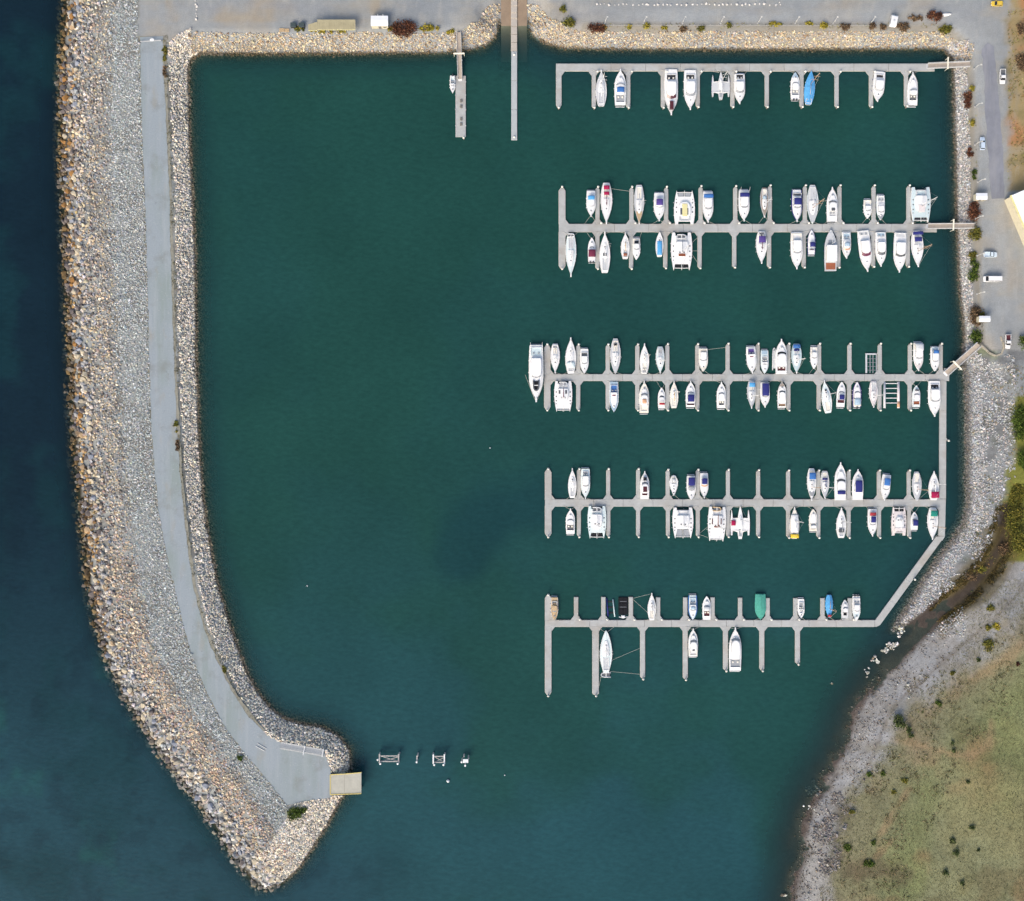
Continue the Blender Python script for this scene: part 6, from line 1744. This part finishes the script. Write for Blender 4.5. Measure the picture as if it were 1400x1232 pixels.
# loose tender lying beside the big cruiser
t = thing('inflatable_tender', 'long white tender squeezed beside the bow-out cruiser with maroon cockpit', 'tender', tuple(P(1058.6, 491, .3).xy) + (.05,), 0)
dinghy(t, 0, 0, 7.6, 1.1, 0, 0, 'ltgrey', 'ltgrey')
# ------------------------------------------------------------------ dolphins at the harbour mouth
m_dol = mat('bleached_timber', (.40, .38, .36), .85, .2, 3)
m_dolw = mat('white_pile_cap', (.78, .79, .78), .5, .06, 2)
def dolphin(label, cx, cy, w_, d_, kind):
    c = P(cx, cy, 2.6); t = thing('mooring_dolphin', label, 'dolphin', (c.x, c.y, 0), 0, 'dolphins beside the harbour mouth')
    hx, hy = w_ * SC / 2, d_ * SC / 2
    def pl(x, y, bx, by, h, cap=True):
        o = MB().tube([(bx, by, -6), (x, y, h)], .24, 8).build('pile', m_dol, t, True)
        if cap: MB().tube([(x, y, h), (x + .02, y - .02, h + .35)], .32, 8).build('cap', m_dolw, o)
    if kind == 'frame':
        for sx in (-1, 1):
            pl(sx * hx, hy, sx * (hx + .3), hy + .7, 2.6, False); pl(sx * (hx - .3), -hy, sx * (hx + .1), -hy - .5, 3.2)
        for yy in (hy * .8, -hy * .55): MB().bbox(-hx - .2, hx + .2, yy - .17, yy + .17, 2.35, 2.7, .03).build('beam', m_dol, t)
        for s in (-1, 1): MB().tube([(-hx, s * hy * .75, 2.2), (hx, -s * hy * .55, 2.24 + .02 * s)], .15, 6).build('brace', m_dol, t)
        for s in (-1, 1): MB().bbox(s * hx - .22, s * hx + .22, -hy * .9, hy + .5, 2.7, 2.95, .04).build('end_beam', m_dolw if w_ < 18 else m_dol, t)
        if w_ > 18: MB().tube([(-hx - .2, 0, 2.2), (-hx - .7, -.2, 3.0)], .3, 7).build('fender_pile', m_dolw, t)
    elif kind == 'pair':
        pl(.3, hy * .5, .5, hy + .6, 2.2, False); pl(.0, -hy * .8, .25, -hy * .2, 2.6)
        MB().bbox(-.15, .35, -hy * .7, hy * .5, 1.7, 1.95, .03).build('beam', m_dol, t)
    else:
        pl(-hx * .9, -hy * .3, -hx * .4, hy, 2.6); pl(hx * .8, hy * .4, hx * .6, hy * 1.4, 2.4, False); pl(0, -hy, .1, 0, 3.2); pl(-hx * .3, hy * .8, -hx * .3, hy * 1.6, 2.2, False)
        MB().bbox(-hx * .55, hx * .75, -hy * .5, hy * .35, 2.4, 2.8, .05).build('pile_cap_block', m_dolw, t)
dolphin('widest braced timber dolphin, nearest the breakwater tip', 532, 1038, 26, 11, 'frame')
dolphin('slim two-pile dolphin between the two braced ones', 569.5, 1037, 5, 12, 'pair')
dolphin('square braced timber dolphin with white end beams', 600, 1039, 15, 12, 'frame')
dolphin('cluster dolphin with white cap block, farthest from the breakwater', 636, 1040, 11, 12, 'cluster')
def buoy(px, py, label, r_=.5):
    c = P(px, py, .3); t = thing('mooring_buoy', label, 'buoy', (c.x, c.y, 0), 0, 'small white buoys')
    mb = MB(); rings = []
    for k in range(7):
        a = -PI / 2 + PI * k / 6
        rings.append(mb.ring([(math.cos(a) * r_ * math.cos(q * PI / 5), math.cos(a) * r_ * math.sin(q * PI / 5), .2 + math.sin(a) * r_) for q in range(10)]))
    for a, b_ in zip(rings, rings[1:]): mb.bridge(a, b_)
    mb.build('float', m_dolw, t, True)
    MB().tube([(0, 0, .6), (0, 0, 1.0)], .06, 6).build('eye', m_alum, t)
for x, y, lb, r_ in ((612.5, 1068, 'white buoy just below the square dolphin', .55), (420, 801, 'tiny white buoy alone in the left of the basin', .24), (670, 612.5, 'tiny white buoy in the middle of the basin', .22), (690, 1060, 'tiny buoy right of the dolphins', .22)):
    buoy(x, y, lb, r_)

# ------------------------------------------------------------------ breakwater end
t = thing('concrete_landing', 'pale concrete landing platform with yellow edges at the breakwater tip', 'platform')
za = 4.3
q = [tuple(P(a, b_, za).xy) for a, b_ in ((451.5, 1086), (471, 1086), (471, 1058.5), (451.5, 1059.5))]
MB().slab(q, 1.5, za, .04).build('slab', m_conc, t)
q = [tuple(P(a, b_, za).xy) for a, b_ in ((471.1, 1086), (494, 1084.5), (494, 1056.5), (471.1, 1058.5))]
MB().slab(q, za - .8, za - .01, .04).build('slab', m_conc, t)
m_yel = mat('yellow_paint', (.62, .50, .16), .7, .2, 2)
for (xa, ya), (xb, yb) in (((451.5, 1086.4), (494, 1085)), ((451.5, 1059.2), (471, 1058.2)), ((471, 1058.2), (494, 1056.2)), ((451.6, 1086), (451.6, 1060))):
    a, b_ = P(xa, ya, za), P(xb, yb, za); d = (b_ - a).normalized(); n = Vector((-d.y, d.x, 0)) * .12
    mb = MB(); mb.slab([tuple((a - n).xy), tuple((b_ - n).xy), tuple((b_ + n).xy), tuple((a + n).xy)], za - .05, za + .16); mb.build('kerb', m_yel, t)
for x, y in ((476, 1081), (492, 1081), (476, 1061), (492, 1061)):
    c = P(x, y, za); MB().tube([(c.x, c.y, -6), (c.x, c.y, za - .85)], .3, 8).build('pile', m_pile, t)
t = thing('spare_gangway', 'grey aluminium gangway stored on the breakwater tip', 'gangway')
A_, B_ = P(384, 1018.5, 4.3), P(443, 1029, 4.3); d = (B_ - A_); L_ = d.length; d.normalize(); n = Vector((-d.y, d.x, 0))
def gat(s, o, z): return A_ + d * (s * L_) + n * o + Vector((0, 0, z))
mb = MB(); a = mb.ring([gat(0, -.95, 0), gat(1, -.95, 0), gat(1, .95, 0), gat(0, .95, 0)]); b_ = mb.ring([gat(0, -.95, .12), gat(1, -.95, .12), gat(1, .95, .12), gat(0, .95, .12)]); mb.bridge(a, b_); mb.cap(b_); mb.cap(a, True)
mb.build('deck', mat('mesh_deck', tuple(A(164, 170, 174, .8)), .7, .15, 3), t)
for s in (-1, 1):
    mb = MB(); mb.tube([gat(0, s * 1.0, .9), gat(1, s * 1.0, .9)], .07, 6); mb.tube([gat(0, s * 1.0, .1), gat(1, s * 1.0, .1)], .09, 6)
    for k in range(15): mb.tube([gat(k / 14, s * 1.0, .1), gat(k / 14, s * 1.0, .9)], .05, 5)
    mb.build('handrail', m_alum, t)
mb = MB()
for s in (.55, .98): mb.tube([gat(s, -1.7 if s < .9 else -1.2, 1.0), gat(s, 1.5, 1.0)], .12, 6); mb.tube([gat(s, -1.4 if s < .9 else -1.2, .0), gat(s, -1.4 if s < .9 else -1.2, 1.0)], .1, 6); mb.tube([gat(s, 1.4, .0), gat(s, 1.4, 1.0)], .1, 6)
mb.build('gate_frame', m_dolw, t)
mb = MB(); a, b_ = P(350, 1020, 4.2), P(362, 1027, 4.2); mb.tube([a, b_], .14, 6); mb.tube([a + Vector((.5, .9, 0)), b_ + Vector((.5, .9, 0))], .12, 6)
tag(mb.build('steel_beam', m_alum), 'pair of thin steel beams lying on the widened breakwater path', 'beam')
t = thing('path_gate', 'low steel gate with round white sign across the breakwater path', 'gate', tuple(P(207, 57, 4.1)))
mb = MB(); mb.tube([(-3.6, -.3, .1), (-3.6, -.3, 1.1)], .1, 6); mb.tube([(3.6, .2, .1), (3.6, .2, 1.1)], .1, 6); mb.build('post', m_pile, t)
mb = MB(); mb.tube([(-3.6, -.3, 1.0), (0, 0, 1.0), (3.6, .2, 1.0)], .08, 6); mb.tube([(-3.6, -.3, .5), (3.6, .2, .5)], .06, 6); mb.build('gate_bar', m_alum, t)
mb = MB(); mb.slab([(.55 + .75 * math.cos(k * PI / 7), .2 + .5 * math.sin(k * PI / 7)) for k in range(14)], 1.1, 1.16); mb.build('sign', m_dolw, t)

# ------------------------------------------------------------------ yard buildings
m_wroof = mat('white_roof', (.80, .82, .84), .5, .05, .6)
m_troof = mat('tan_roof', tuple(A(172, 164, 132, .85)), .8, .12, .5)
m_bwall = mat('cream_wall', (.60, .55, .40), .8, .1, 1)
m_yelg = mat('yellow_gutter', (.72, .66, .32), .6, .1, 1)
m_black = mat('black_plastic', (.03, .032, .036), .5, .1, 2)
def cabin(label, x0, x1, y0, y1, h, z=4.0, cat='cabin', name='cabin', roofm=None, wallm=None, vents=0):
    zt = z + h; a = P(x0, y1, zt); b_ = P(x1, y0, zt); c = (a + b_) / 2
    hx, hy = (b_.x - a.x) / 2, (b_.y - a.y) / 2
    t = thing(name, label, cat, (c.x, c.y, z))
    MB().box(-hx + .12, hx - .12, -hy + .12, hy - .12, 0, h - .15).build('wall', wallm or m_bwall, t)
    mb = MB(); r0 = mb.ring([(-hx, -hy, h - .15), (hx, -hy, h - .15), (hx, hy, h - .15), (-hx, hy, h - .15)]); r1 = mb.ring([(-hx, -hy, h), (hx, -hy, h), (hx, hy, h), (-hx, hy, h)])
    r2 = mb.ring([(-hx, 0, h + .2), (hx, 0, h + .2)])
    mb.bridge(r0, r1); mb.cap(r0, True); mb.f += [(r1[0], r1[1], r2[1], r2[0]), (r1[2], r1[3], r2[0], r2[1]), (r1[1], r1[2], r2[1]), (r1[3], r1[0], r2[0])]
    ro = mb.build('roof', roofm or m_wroof, t)
    MB().box(-.45, .45, -hy + .06, -hy + .115, 0, min(2.0, h - .3)).build('door', m_pile, t)
    MB().box(hx * .4, hx * .75, -hy + .06, -hy + .115, 1.0, min(1.7, h - .4)).build('window', bm_('dark', 'glass'), t)
    for k in range(vents):
        xx = -hx * .2 + k * hx * .6
        MB().tube([(xx, hy + .25, 0), (xx, hy + .25, h + .3)], .16, 6).build('vent_pipe', m_alum, ro)
    return t
cabin('white flat-roofed cabin on the yard left of the boat ramp', 507, 530.5, 21.5, 35.5, 2.8, vents=2)
cabin('upper white kiosk at the edge of the right car park', 1334.5, 1350, 264, 273, 2.6, name='kiosk', cat='kiosk')
cabin('lower white kiosk in front of the large brown shrub', 1338.8, 1354, 432, 440, 2.6, name='kiosk', cat='kiosk')
t = thing('boat_shelter', 'long tan-roofed open shelter in five bays on the yard', 'shelter', tuple(P(454, 35, 4.0)))
c0 = P(454, 35, 4.0)
for k in range(5):
    xa, xb = 434 + k * 10.5, 444.5 + k * 10.5
    if k == 0: xa, xb = 421.5, 434
    else: xa, xb = 434 + (k - 1) * 13, 434 + k * 13
    yt = 30 if k == 0 else 27
    pa, pb = P(xa, 40.5 + (1 if k == 0 else 0), 6.6), P(xb, yt, 6.9); dz = .9 if k == 0 else 0
    mb = MB(); a = mb.ring([(pa.x - c0.x, pa.y - c0.y, 2.5), (pb.x - c0.x - .06, pa.y - c0.y, 2.5), (pb.x - c0.x - .06, pb.y - c0.y, 2.9), (pa.x - c0.x, pb.y - c0.y - dz, 2.9)]); b_ = mb.ring([(x, y, z + .1) for x, y, z in [mb.v[i] for i in a]])
    mb.bridge(a, b_); mb.cap(b_); mb.cap(a, True); mb.build('roof_panel', m_troof, t)
    mb = MB(); mb.box(pa.x - c0.x, pb.x - c0.x - .06, pa.y - c0.y - .16, pa.y - c0.y - .01, 2.42, 2.58); mb.build('gutter', m_yelg, t)
    mb = MB()
    for xx in (pa.x - c0.x + .3, pb.x - c0.x - .3):
        mb.box(xx - .07, xx + .07, pa.y - c0.y + .1, pa.y - c0.y + .24, 0, 2.5); mb.box(xx - .07, xx + .07, pb.y - c0.y - 1.2, pb.y - c0.y - 1.06, 0, 2.65)
    mb.build('post', m_alum, t)
    for s_ in (.25, .5, .75):
        xr = pa.x + (pb.x - pa.x) * s_ - c0.x
        mb = MB(); a = mb.ring([(xr - .03, pa.y - c0.y + .05, 2.6), (xr + .03, pa.y - c0.y + .05, 2.6), (xr + .03, pb.y - c0.y - 1, 2.97), (xr - .03, pb.y - c0.y - 1, 2.97)]); b_ = mb.ring([(x, y, z + .04) for x, y, z in [mb.v[i] for i in a]])
        mb.bridge(a, b_); mb.cap(b_); mb.build('seam', m_troof, t)
for x, lb in ((401, 'left of the two dark bins beside the tan shelter'), (412.5, 'right of the two dark bins beside the tan shelter')):
    c = P(x, 34.5, 4.9); t = thing('waste_bin', lb, 'bin', (c.x, c.y, 4.0), .05, 'waste bins')
    MB().slab([(-.85, -.7), (.85, -.7), (.85, .7), (-.85, .7)], .1, 1.25, .05).build('body', m_black, t)
    MB().slab([(-.92, -.78), (.92, -.78), (.92, .78), (-.92, .78)], 1.26, 1.36, .04).build('lid', mat('bin_lid', (.05, .07, .07), .5), t)
    mb = MB()
    for sx in (-.7, .7): mb.tube([(sx - .08, .6, .1), (sx + .08, .6, .1)], .12, 8)
    mb.build('wheels', m_black, t)
for k, (x, y) in enumerate(((385, 41), (392, 41.5))):
    c = P(x, y, 4.3); t = thing('timber_pallet', ['left', 'right'][k] + ' pale timber stack left of the bins', 'timber', (c.x, c.y, 4.0), 0, 'timber by the bins')
    for j in range(4): MB().box(-.8, .8, -.6 + j * .32, -.36 + j * .32, .1, .25).build('plank', bm_('tan', 'wood'), t)
    MB().box(-.7, .7, -.55, .55, 0, .09).build('bearer', bm_('woodgrey', 'wood'), t)
# big shed at the right edge
zt = 9.5
c = P(1381, 268, zt); e1 = (P(1400.5, 314, zt) - c).normalized(); e2 = Vector((-e1.y, e1.x, 0)) ; 
if e2.x < 0: e2 = -e2
t = thing('large_shed', 'corner of a large white-roofed shed with yellow gutter at the right edge', 'building', (c.x, c.y, 4.0))
def qp(s, u_, z): v = e1 * s + e2 * u_; return (v.x, v.y, z)
LS, WS = 32.0, 26.0
mb = MB(); a = mb.ring([qp(.3, .3, 0), qp(LS - .3, .3, 0), qp(LS - .3, WS - .3, 0), qp(.3, WS - .3, 0)]); b_ = mb.ring([qp(.3, .3, 5.2), qp(LS - .3, .3, 5.2), qp(LS - .3, WS - .3, 5.2), qp(.3, WS - .3, 5.2)]); mb.bridge(a, b_); mb.cap(b_)
mb.build('wall', m_bwall, t)
n_ = 16
for k in range(n_):
    s0, s1 = LS * k / n_ + .02, LS * (k + 1) / n_ - .02
    for u0, u1, z0, z1 in ((.6, WS / 2, 5.5, 6.6), (WS / 2, WS, 6.6, 5.5)):
        mb = MB(); a = mb.ring([qp(s0, u0, z0), qp(s1, u0, z0), qp(s1, u1, z1), qp(s0, u1, z1)]); b_ = mb.ring([(x, y, z + .06) for x, y, z in [mb.v[i] for i in a]]); mb.bridge(a, b_); mb.cap(b_); mb.cap(a, True)
        mb.build('roof_panel', m_wroof, t)
mb = MB(); a = mb.ring([qp(-.1, 0, 5.3), qp(LS, 0, 5.3), qp(LS, .95, 5.3), qp(-.1, .95, 5.3)]); b_ = mb.ring([(x, y, z + .2) for x, y, z in [mb.v[i] for i in a]]); mb.bridge(a, b_); mb.cap(b_); mb.cap(a, True); mb.build('gutter', m_yelg, t)

# ------------------------------------------------------------------ vehicles
m_tyre = mat('tyre', (.025, .025, .027), .85, .1, 3)
m_lampf = mat('head_lamp', (.75, .75, .72), .15, .05, 3)
m_lampr = mat('tail_lamp', (.35, .02, .02), .25, .05, 3)
def car(label, px, py, ang, L_, W_, paint, kind, z=4.02, tray='dkgrey'):
    """ang: heading in degrees, 0 = nose to the right, 90 = nose up"""
    c = P(px, py, z + 1)
    t = thing({'car': 'parked_car', 'ute': 'pickup_truck', 'van': 'parked_van'}[kind], label, {'car': 'car', 'ute': 'pickup', 'van': 'van'}[kind], (c.x, c.y, z + (.05 if 1340 < px < 1372 and 60 < py < 260 else 0)), math.radians(ang), 'parked vehicles')
    hl, hw_ = L_ / 2, W_ / 2
    gel = mat('car_paint_' + paint, CO_[paint], .25, .04, 1, .5); gl = bm_('dark', 'glass')
    # lower body: stations along the length
    st = [(-hl, .78, .5, .84), (-hl + .15, .95, .42, .92), (-hl * .5, 1.0, .38, .95), (0, 1.0, .38, .95), (hl * .45, .99, .38, .92), (hl - .35, .93, .4, .80), (hl, .74, .5, .68)]
    if kind == 'van': st = st[:4] + [(hl * .6, 1.0, .38, 1.1), (hl - .3, .95, .4, 1.0), (hl, .82, .5, .85)]
    mb = MB(); prev = None
    for x, f_, zl, zh in st:
        w_ = hw_ * f_
        r_ = mb.ring([(x, -w_ * .9, zl), (x, -w_, zl + .2), (x, -w_, zh - .12), (x, -w_ * .88, zh), (x, w_ * .88, zh), (x, w_, zh - .12), (x, w_, zl + .2), (x, w_ * .9, zl)])
        if prev: mb.bridge(prev, r_)
        else: mb.cap(r_)
        prev = r_
    mb.cap(prev); body = mb.build('body', gel, t, False)
    if kind == 'car': x0, x1, zr, f0, r0 = -hl * .86, hl * .42, 1.45, .30, .5
    elif kind == 'ute': x0, x1, zr, f0, r0 = -hl * .12, hl * .52, 1.72, .12, .42
    else: x0, x1, zr, f0, r0 = -hl * .97, hl * .78, 2.15, .06, .45
    # glass house then roof skin
    mb = MB(); zb = .93
    a = mb.ring([(x0, -hw_ * .9, zb), (x1, -hw_ * .9, zb), (x1, hw_ * .9, zb), (x0, hw_ * .9, zb)]); b_ = mb.ring([(x0 + f0, -hw_ * .76, zr - .08), (x1 - r0 * 1.3, -hw_ * .76, zr - .08), (x1 - r0 * 1.3, hw_ * .76, zr - .08), (x0 + f0, hw_ * .76, zr - .08)])
    mb.bridge(a, b_); mb.cap(b_)
    mb.build('window', gl, t)
    mb = MB(); mb.slab([(x0 + f0 * .8, -hw_ * .78), (x1 - r0 * 1.35, -hw_ * .78), (x1 - r0 * 1.35, hw_ * .78), (x0 + f0 * .8, hw_ * .78)], zr - .09, zr, .06)
    mb.build('roof', gel, t)
    pl = MB()
    for s in (-1, 1):
        for xa, xb in ((x0 + .02, x0 + f0 * .9), (x1 - .04, x1 - r0 * 1.35)): pl.tube([(xa, s * hw_ * .89, zb), (xb, s * hw_ * .77, zr - .05)], .05, 4)
        xm = (x0 + x1) / 2 - .1; pl.tube([(xm, s * hw_ * .90, zb), (xm, s * hw_ * .775, zr - .05)], .05, 4)
    pl.build('pillar', gel, t)
    if kind == 'ute':
        mb = MB(); xa, xb = -hl + .08, x0 - .05
        mb.box(xa, xb, -hw_ * .86, hw_ * .86, .955, .98); mb.build('tray_floor', bm_(tray, 'deck'), t)
        mb = MB()
        for s in (-1, 1): mb.box(xa, xb, min(s * hw_ * .87, s * hw_ * .97), max(s * hw_ * .87, s * hw_ * .97), .9, 1.3)
        mb.box(xa, xa + .08, -hw_ * .86, hw_ * .86, .9, 1.3); mb.box(xb - .08, xb, -hw_ * .86, hw_ * .86, .985, 1.35); mb.build('tray_side', gel, t)
    for sx in (-1, 1):
        for sy in (-1, 1):
            wx_ = sx * hl * .62
            w = MB().tube([(wx_, sy * (hw_ - .24), .33), (wx_, sy * (hw_ - .01), .33)], .33, 12).build('wheel', m_tyre, t)
            MB().tube([(wx_, sy * (hw_ - .02), .33), (wx_, sy * (hw_ + .01), .33)], .2, 10).build('rim', m_alum, w)
    for sy in (-1, 1):
        MB().bbox(hl - .22, hl - .01, sy * hw_ * .55 - .18, sy * hw_ * .55 + .18, .58, .74, .03).build('headlight', m_lampf, t)
        MB().bbox(-hl - .01, -hl + .12, sy * hw_ * .58 - .14, sy * hw_ * .58 + .14, .66, .84, .03).build('tail_light', m_lampr, t)
        MB().bbox(x1 - .5, x1 - .3, sy * (hw_ + .08) - .09, sy * (hw_ + .08) + .09, .98, 1.12, .03).build('mirror', gel, t)
    return t
CO_.update({'cyel': (.66, .46, .06), 'cwhite': (.78, .78, .76), 'cblue': (.52, .62, .72), 'cblue2': (.60, .70, .76)})
car('yellow car parked at the top right corner of the road', 1363.5, 4.5, 180, 4.0, 1.75, 'cyel', 'car')
car('white pickup with grey tray on the right verge of the road', 1371, 104.5, -90, 5.0, 1.9, 'cwhite', 'ute')
car('pale blue car parked beside the right road', 1343.5, 196, 90, 4.4, 1.75, 'cblue', 'car')
car('pale blue pickup nosed towards the seawall', 1354.5, 348, 0, 4.6, 1.8, 'cblue2', 'ute', tray='cblue2')
car('long white van parked below the pale blue pickup', 1357, 381.3, 180, 6.0, 2.0, 'cwhite', 'van')
car('white pickup with dark tray beside the sandy loop', 1378.5, 467, -90, 4.8, 1.8, 'cwhite', 'ute', tray='mar')
car('small pale car cut by the right frame edge', 1399.5, 467.5, 90, 4.3, 1.75, 'cwhite', 'car') if False else None
# caravan
c = P(1221.3, 29, 5.2); t = thing('caravan', 'rounded white caravan on the edge of the top car park', 'caravan', (c.x, c.y, 4.0), -.2)
mb = MB(); prof_c = [(-1.95, .9), (-1.8, .5), (1.7, .5), (1.95, 1.1), (1.75, 1.9), (1.3, 2.35), (-1.5, 2.4), (-1.95, 1.9)]
a = mb.ring([(-1.05, y, z) for y, z in prof_c]); b_ = mb.ring([(1.05, y, z) for y, z in prof_c]); mb.bridge(a, b_); mb.cap(a); mb.cap(b_, True); mb.build('body', bm_('white'), t)
MB().bbox(-.35, .35, -.6, .1, 2.38, 2.5, .04).build('roof_hatch', bm_('ltgrey', 'deck'), t)
for s in (-1, 1):
    MB().tube([(s * .8, -.2, .34), (s * 1.04, -.2, .34)], .34, 10).build('wheel', m_tyre, t)
    MB().box(min(s * 1.04, s * 1.07), max(s * 1.04, s * 1.07), -1.2, .6, 1.3, 1.85).build('window', bm_('dark', 'glass'), t)
mb = MB(); mb.tube([(-.5, 1.7, .45), (0, 2.9, .45)], .06, 5); mb.tube([(.5, 1.7, .45), (0, 2.9, .45)], .06, 5); mb.build('drawbar', m_alum, t)
# upturned hull by the bend
t = thing('upturned_dinghy', 'slim white upturned dinghy beside the dark shrub in the road bend', 'dinghy', tuple(P(1293, 20, 4.05)), -PI / 2 + .06)
mb = MB(); prev = None; fs = prof('double')
for i in range(11):
    tt = i / 10; y = (tt - .5) * 3.6; w_ = max(.03, math.sin(PI * (.06 + .9 * tt))) * .62
    r_ = mb.ring([(-w_, y, .0), (-w_ * .9, y, .28), (-w_ * .4, y, .48), (0, y, .56), (w_ * .4, y, .48), (w_ * .9, y, .28), (w_, y, .0)])
    if prev: mb.bridge(prev, r_, False)
    else: mb.cap(r_)
    prev = r_
mb.cap(prev); mb.build('hull', bm_('white'), t, True)
MB().tube([(0, -1.6, .52), (0, 0, .6), (0, 1.6, .5)], .04, 5).build('keel_strip', bm_('tan', 'wood'), t)

# ------------------------------------------------------------------ lamp posts, bollard stones, fence
m_lp = mat('lamp_post_paint', (.58, .57, .52), .5, .08, 3)
def lamp(label, px, py, dx, dy, h=3.4, group='lamp posts'):
    c = P(px, py, 4.1); t = thing('lamp_post', label, 'lamp post', (c.x, c.y, 4.0), 0, group)
    MB().tube([(0, 0, -.3), (0, 0, h)], .13, 8, .09).build('pole', m_lp, t, True)
    MB().tube([(0, 0, h - .1), (dx * .5, dy * .5, h + .12), (dx, dy, h + .15)], .08, 6).build('arm', m_lp, t)
    MB().bbox(dx * 1.15 - .28, dx * 1.15 + .28, dy * 1.15 - .22, dy * 1.15 + .22, h + .06, h + .2, .05).build('lamp_head', m_lp, t)
    MB().tube([(0, 0, 0), (0, 0, .1)], .3, 8).build('base_plate', m_alum, t)
for k, x in enumerate((827, 880, 933, 985, 1036, 1087, 1139, 1190)):
    lamp('slim pale lamp post on the top seawall, %s from the left' % ORD[k + 1], x, 32, .5, .8)
for k, (x, y) in enumerate(((1332, 94), (1333, 146), (1333, 198), (1337, 249), (1334, 299), (1336, 349.5), (1336, 402))):
    lamp('slim pale lamp post on the right seawall, %s from the top' % ORD[k + 1], x, y, .9, .2)
# low rail fence along the top wall
m_rf = mat('galvanised_rail', (.40, .40, .38), .6, .1, 2)
t = thing('rail_fence', 'low thin rail fence along the top seawall', 'fence')
xs = list(range(828, 1202, 11)); 
for k, x in enumerate(xs):
    c = P(x, 34.5, 4.0); MB().box(c.x - .07, c.x + .07, c.y - .07, c.y + .07, 3.8, 4.6).build('post', m_rf, t)
for xa, xb in zip(xs, xs[1:]):
    a, b_ = P(xa, 34.5, 4.7), P(xb, 34.5, 4.7); MB().box(a.x + .08, b_.x - .08, a.y - .035, a.y + .035, 4.5, 4.58).build('rail', m_rf, t)
# white stones set out as barriers
bs = MB()
V0, F0 = LIB_B[3]
sm_ = []
for k in range(3):
    V0, F0 = LIB_B[3 + k]
    me = bpy.data.meshes.new('barrier_stone'); me.from_pydata([tuple(v) for v in V0], [], [tuple(int(a) for a in f) for f in F0]); me.materials.append(mat('pale_stone', (.66, .63, .58), .9, .15, 2, .2, 0, .4)); sm_.append(me)
rr = random.Random(4)
x = 816.0; pts = []
while x < 1066:
    if not (962 < x < 976 and rr.random() < .6): pts.append((x, 6 + rr.uniform(-1, 1)))
    x += rr.uniform(4.5, 9)
pts += [(1066, 3), (1067, 6), (884, 6)]
pl_ = [(268 + rr.uniform(-1, 1), y) for y in (1, 6, 9, 13, 18, 22, 26)]
for k, (x, y) in enumerate(pts + pl_):
    c = P(x, y, 4.2); o = bpy.data.objects.new('barrier_stone', sm_[k % 3]); C.objects.link(o)
    s = rr.uniform(.55, 1.15); o.location = (c.x, c.y, 4.0 + s * .2); o.scale = (s, s, s); o.rotation_euler = (0, 0, rr.uniform(0, 6))
    if k < len(pts): tag(o, 'pale stone in the row laid across the top car park', 'stone', 'barrier stones across the top car park')
    else: tag(o, 'pale stone in the short row on the top left yard', 'stone', 'barrier stones on the top left yard')
# sandy kerb loop beside the lowest pickup
lp = [(1341, 471), (1352, 482), (1362, 486), (1370, 483), (1373, 474), (1368, 460)]
t = thing('stone_kerb', 'curved sandy stone kerb around the turning loop by the third gangway', 'kerb')
for k, ((xa, ya), (xb, yb)) in enumerate(zip(wob(lp, .5), wob(lp, .5)[1:])):
    a, b_ = P(xa, ya, 4.15), P(xb, yb, 4.15); d = b_ - a
    if d.length < .4: continue
    d.normalize(); n = Vector((-d.y, d.x, 0)) * .3
    a += d * .06; b_ -= d * .06
    MB().slab([tuple((a - n).xy), tuple((b_ - n).xy), tuple((b_ + n).xy), tuple((a + n).xy)], 3.7, 4.22, .05).build('kerb_stone', mat('kerb_sandstone', tuple(A(172, 164, 146, .85)), .9, .15, 1.5), t)
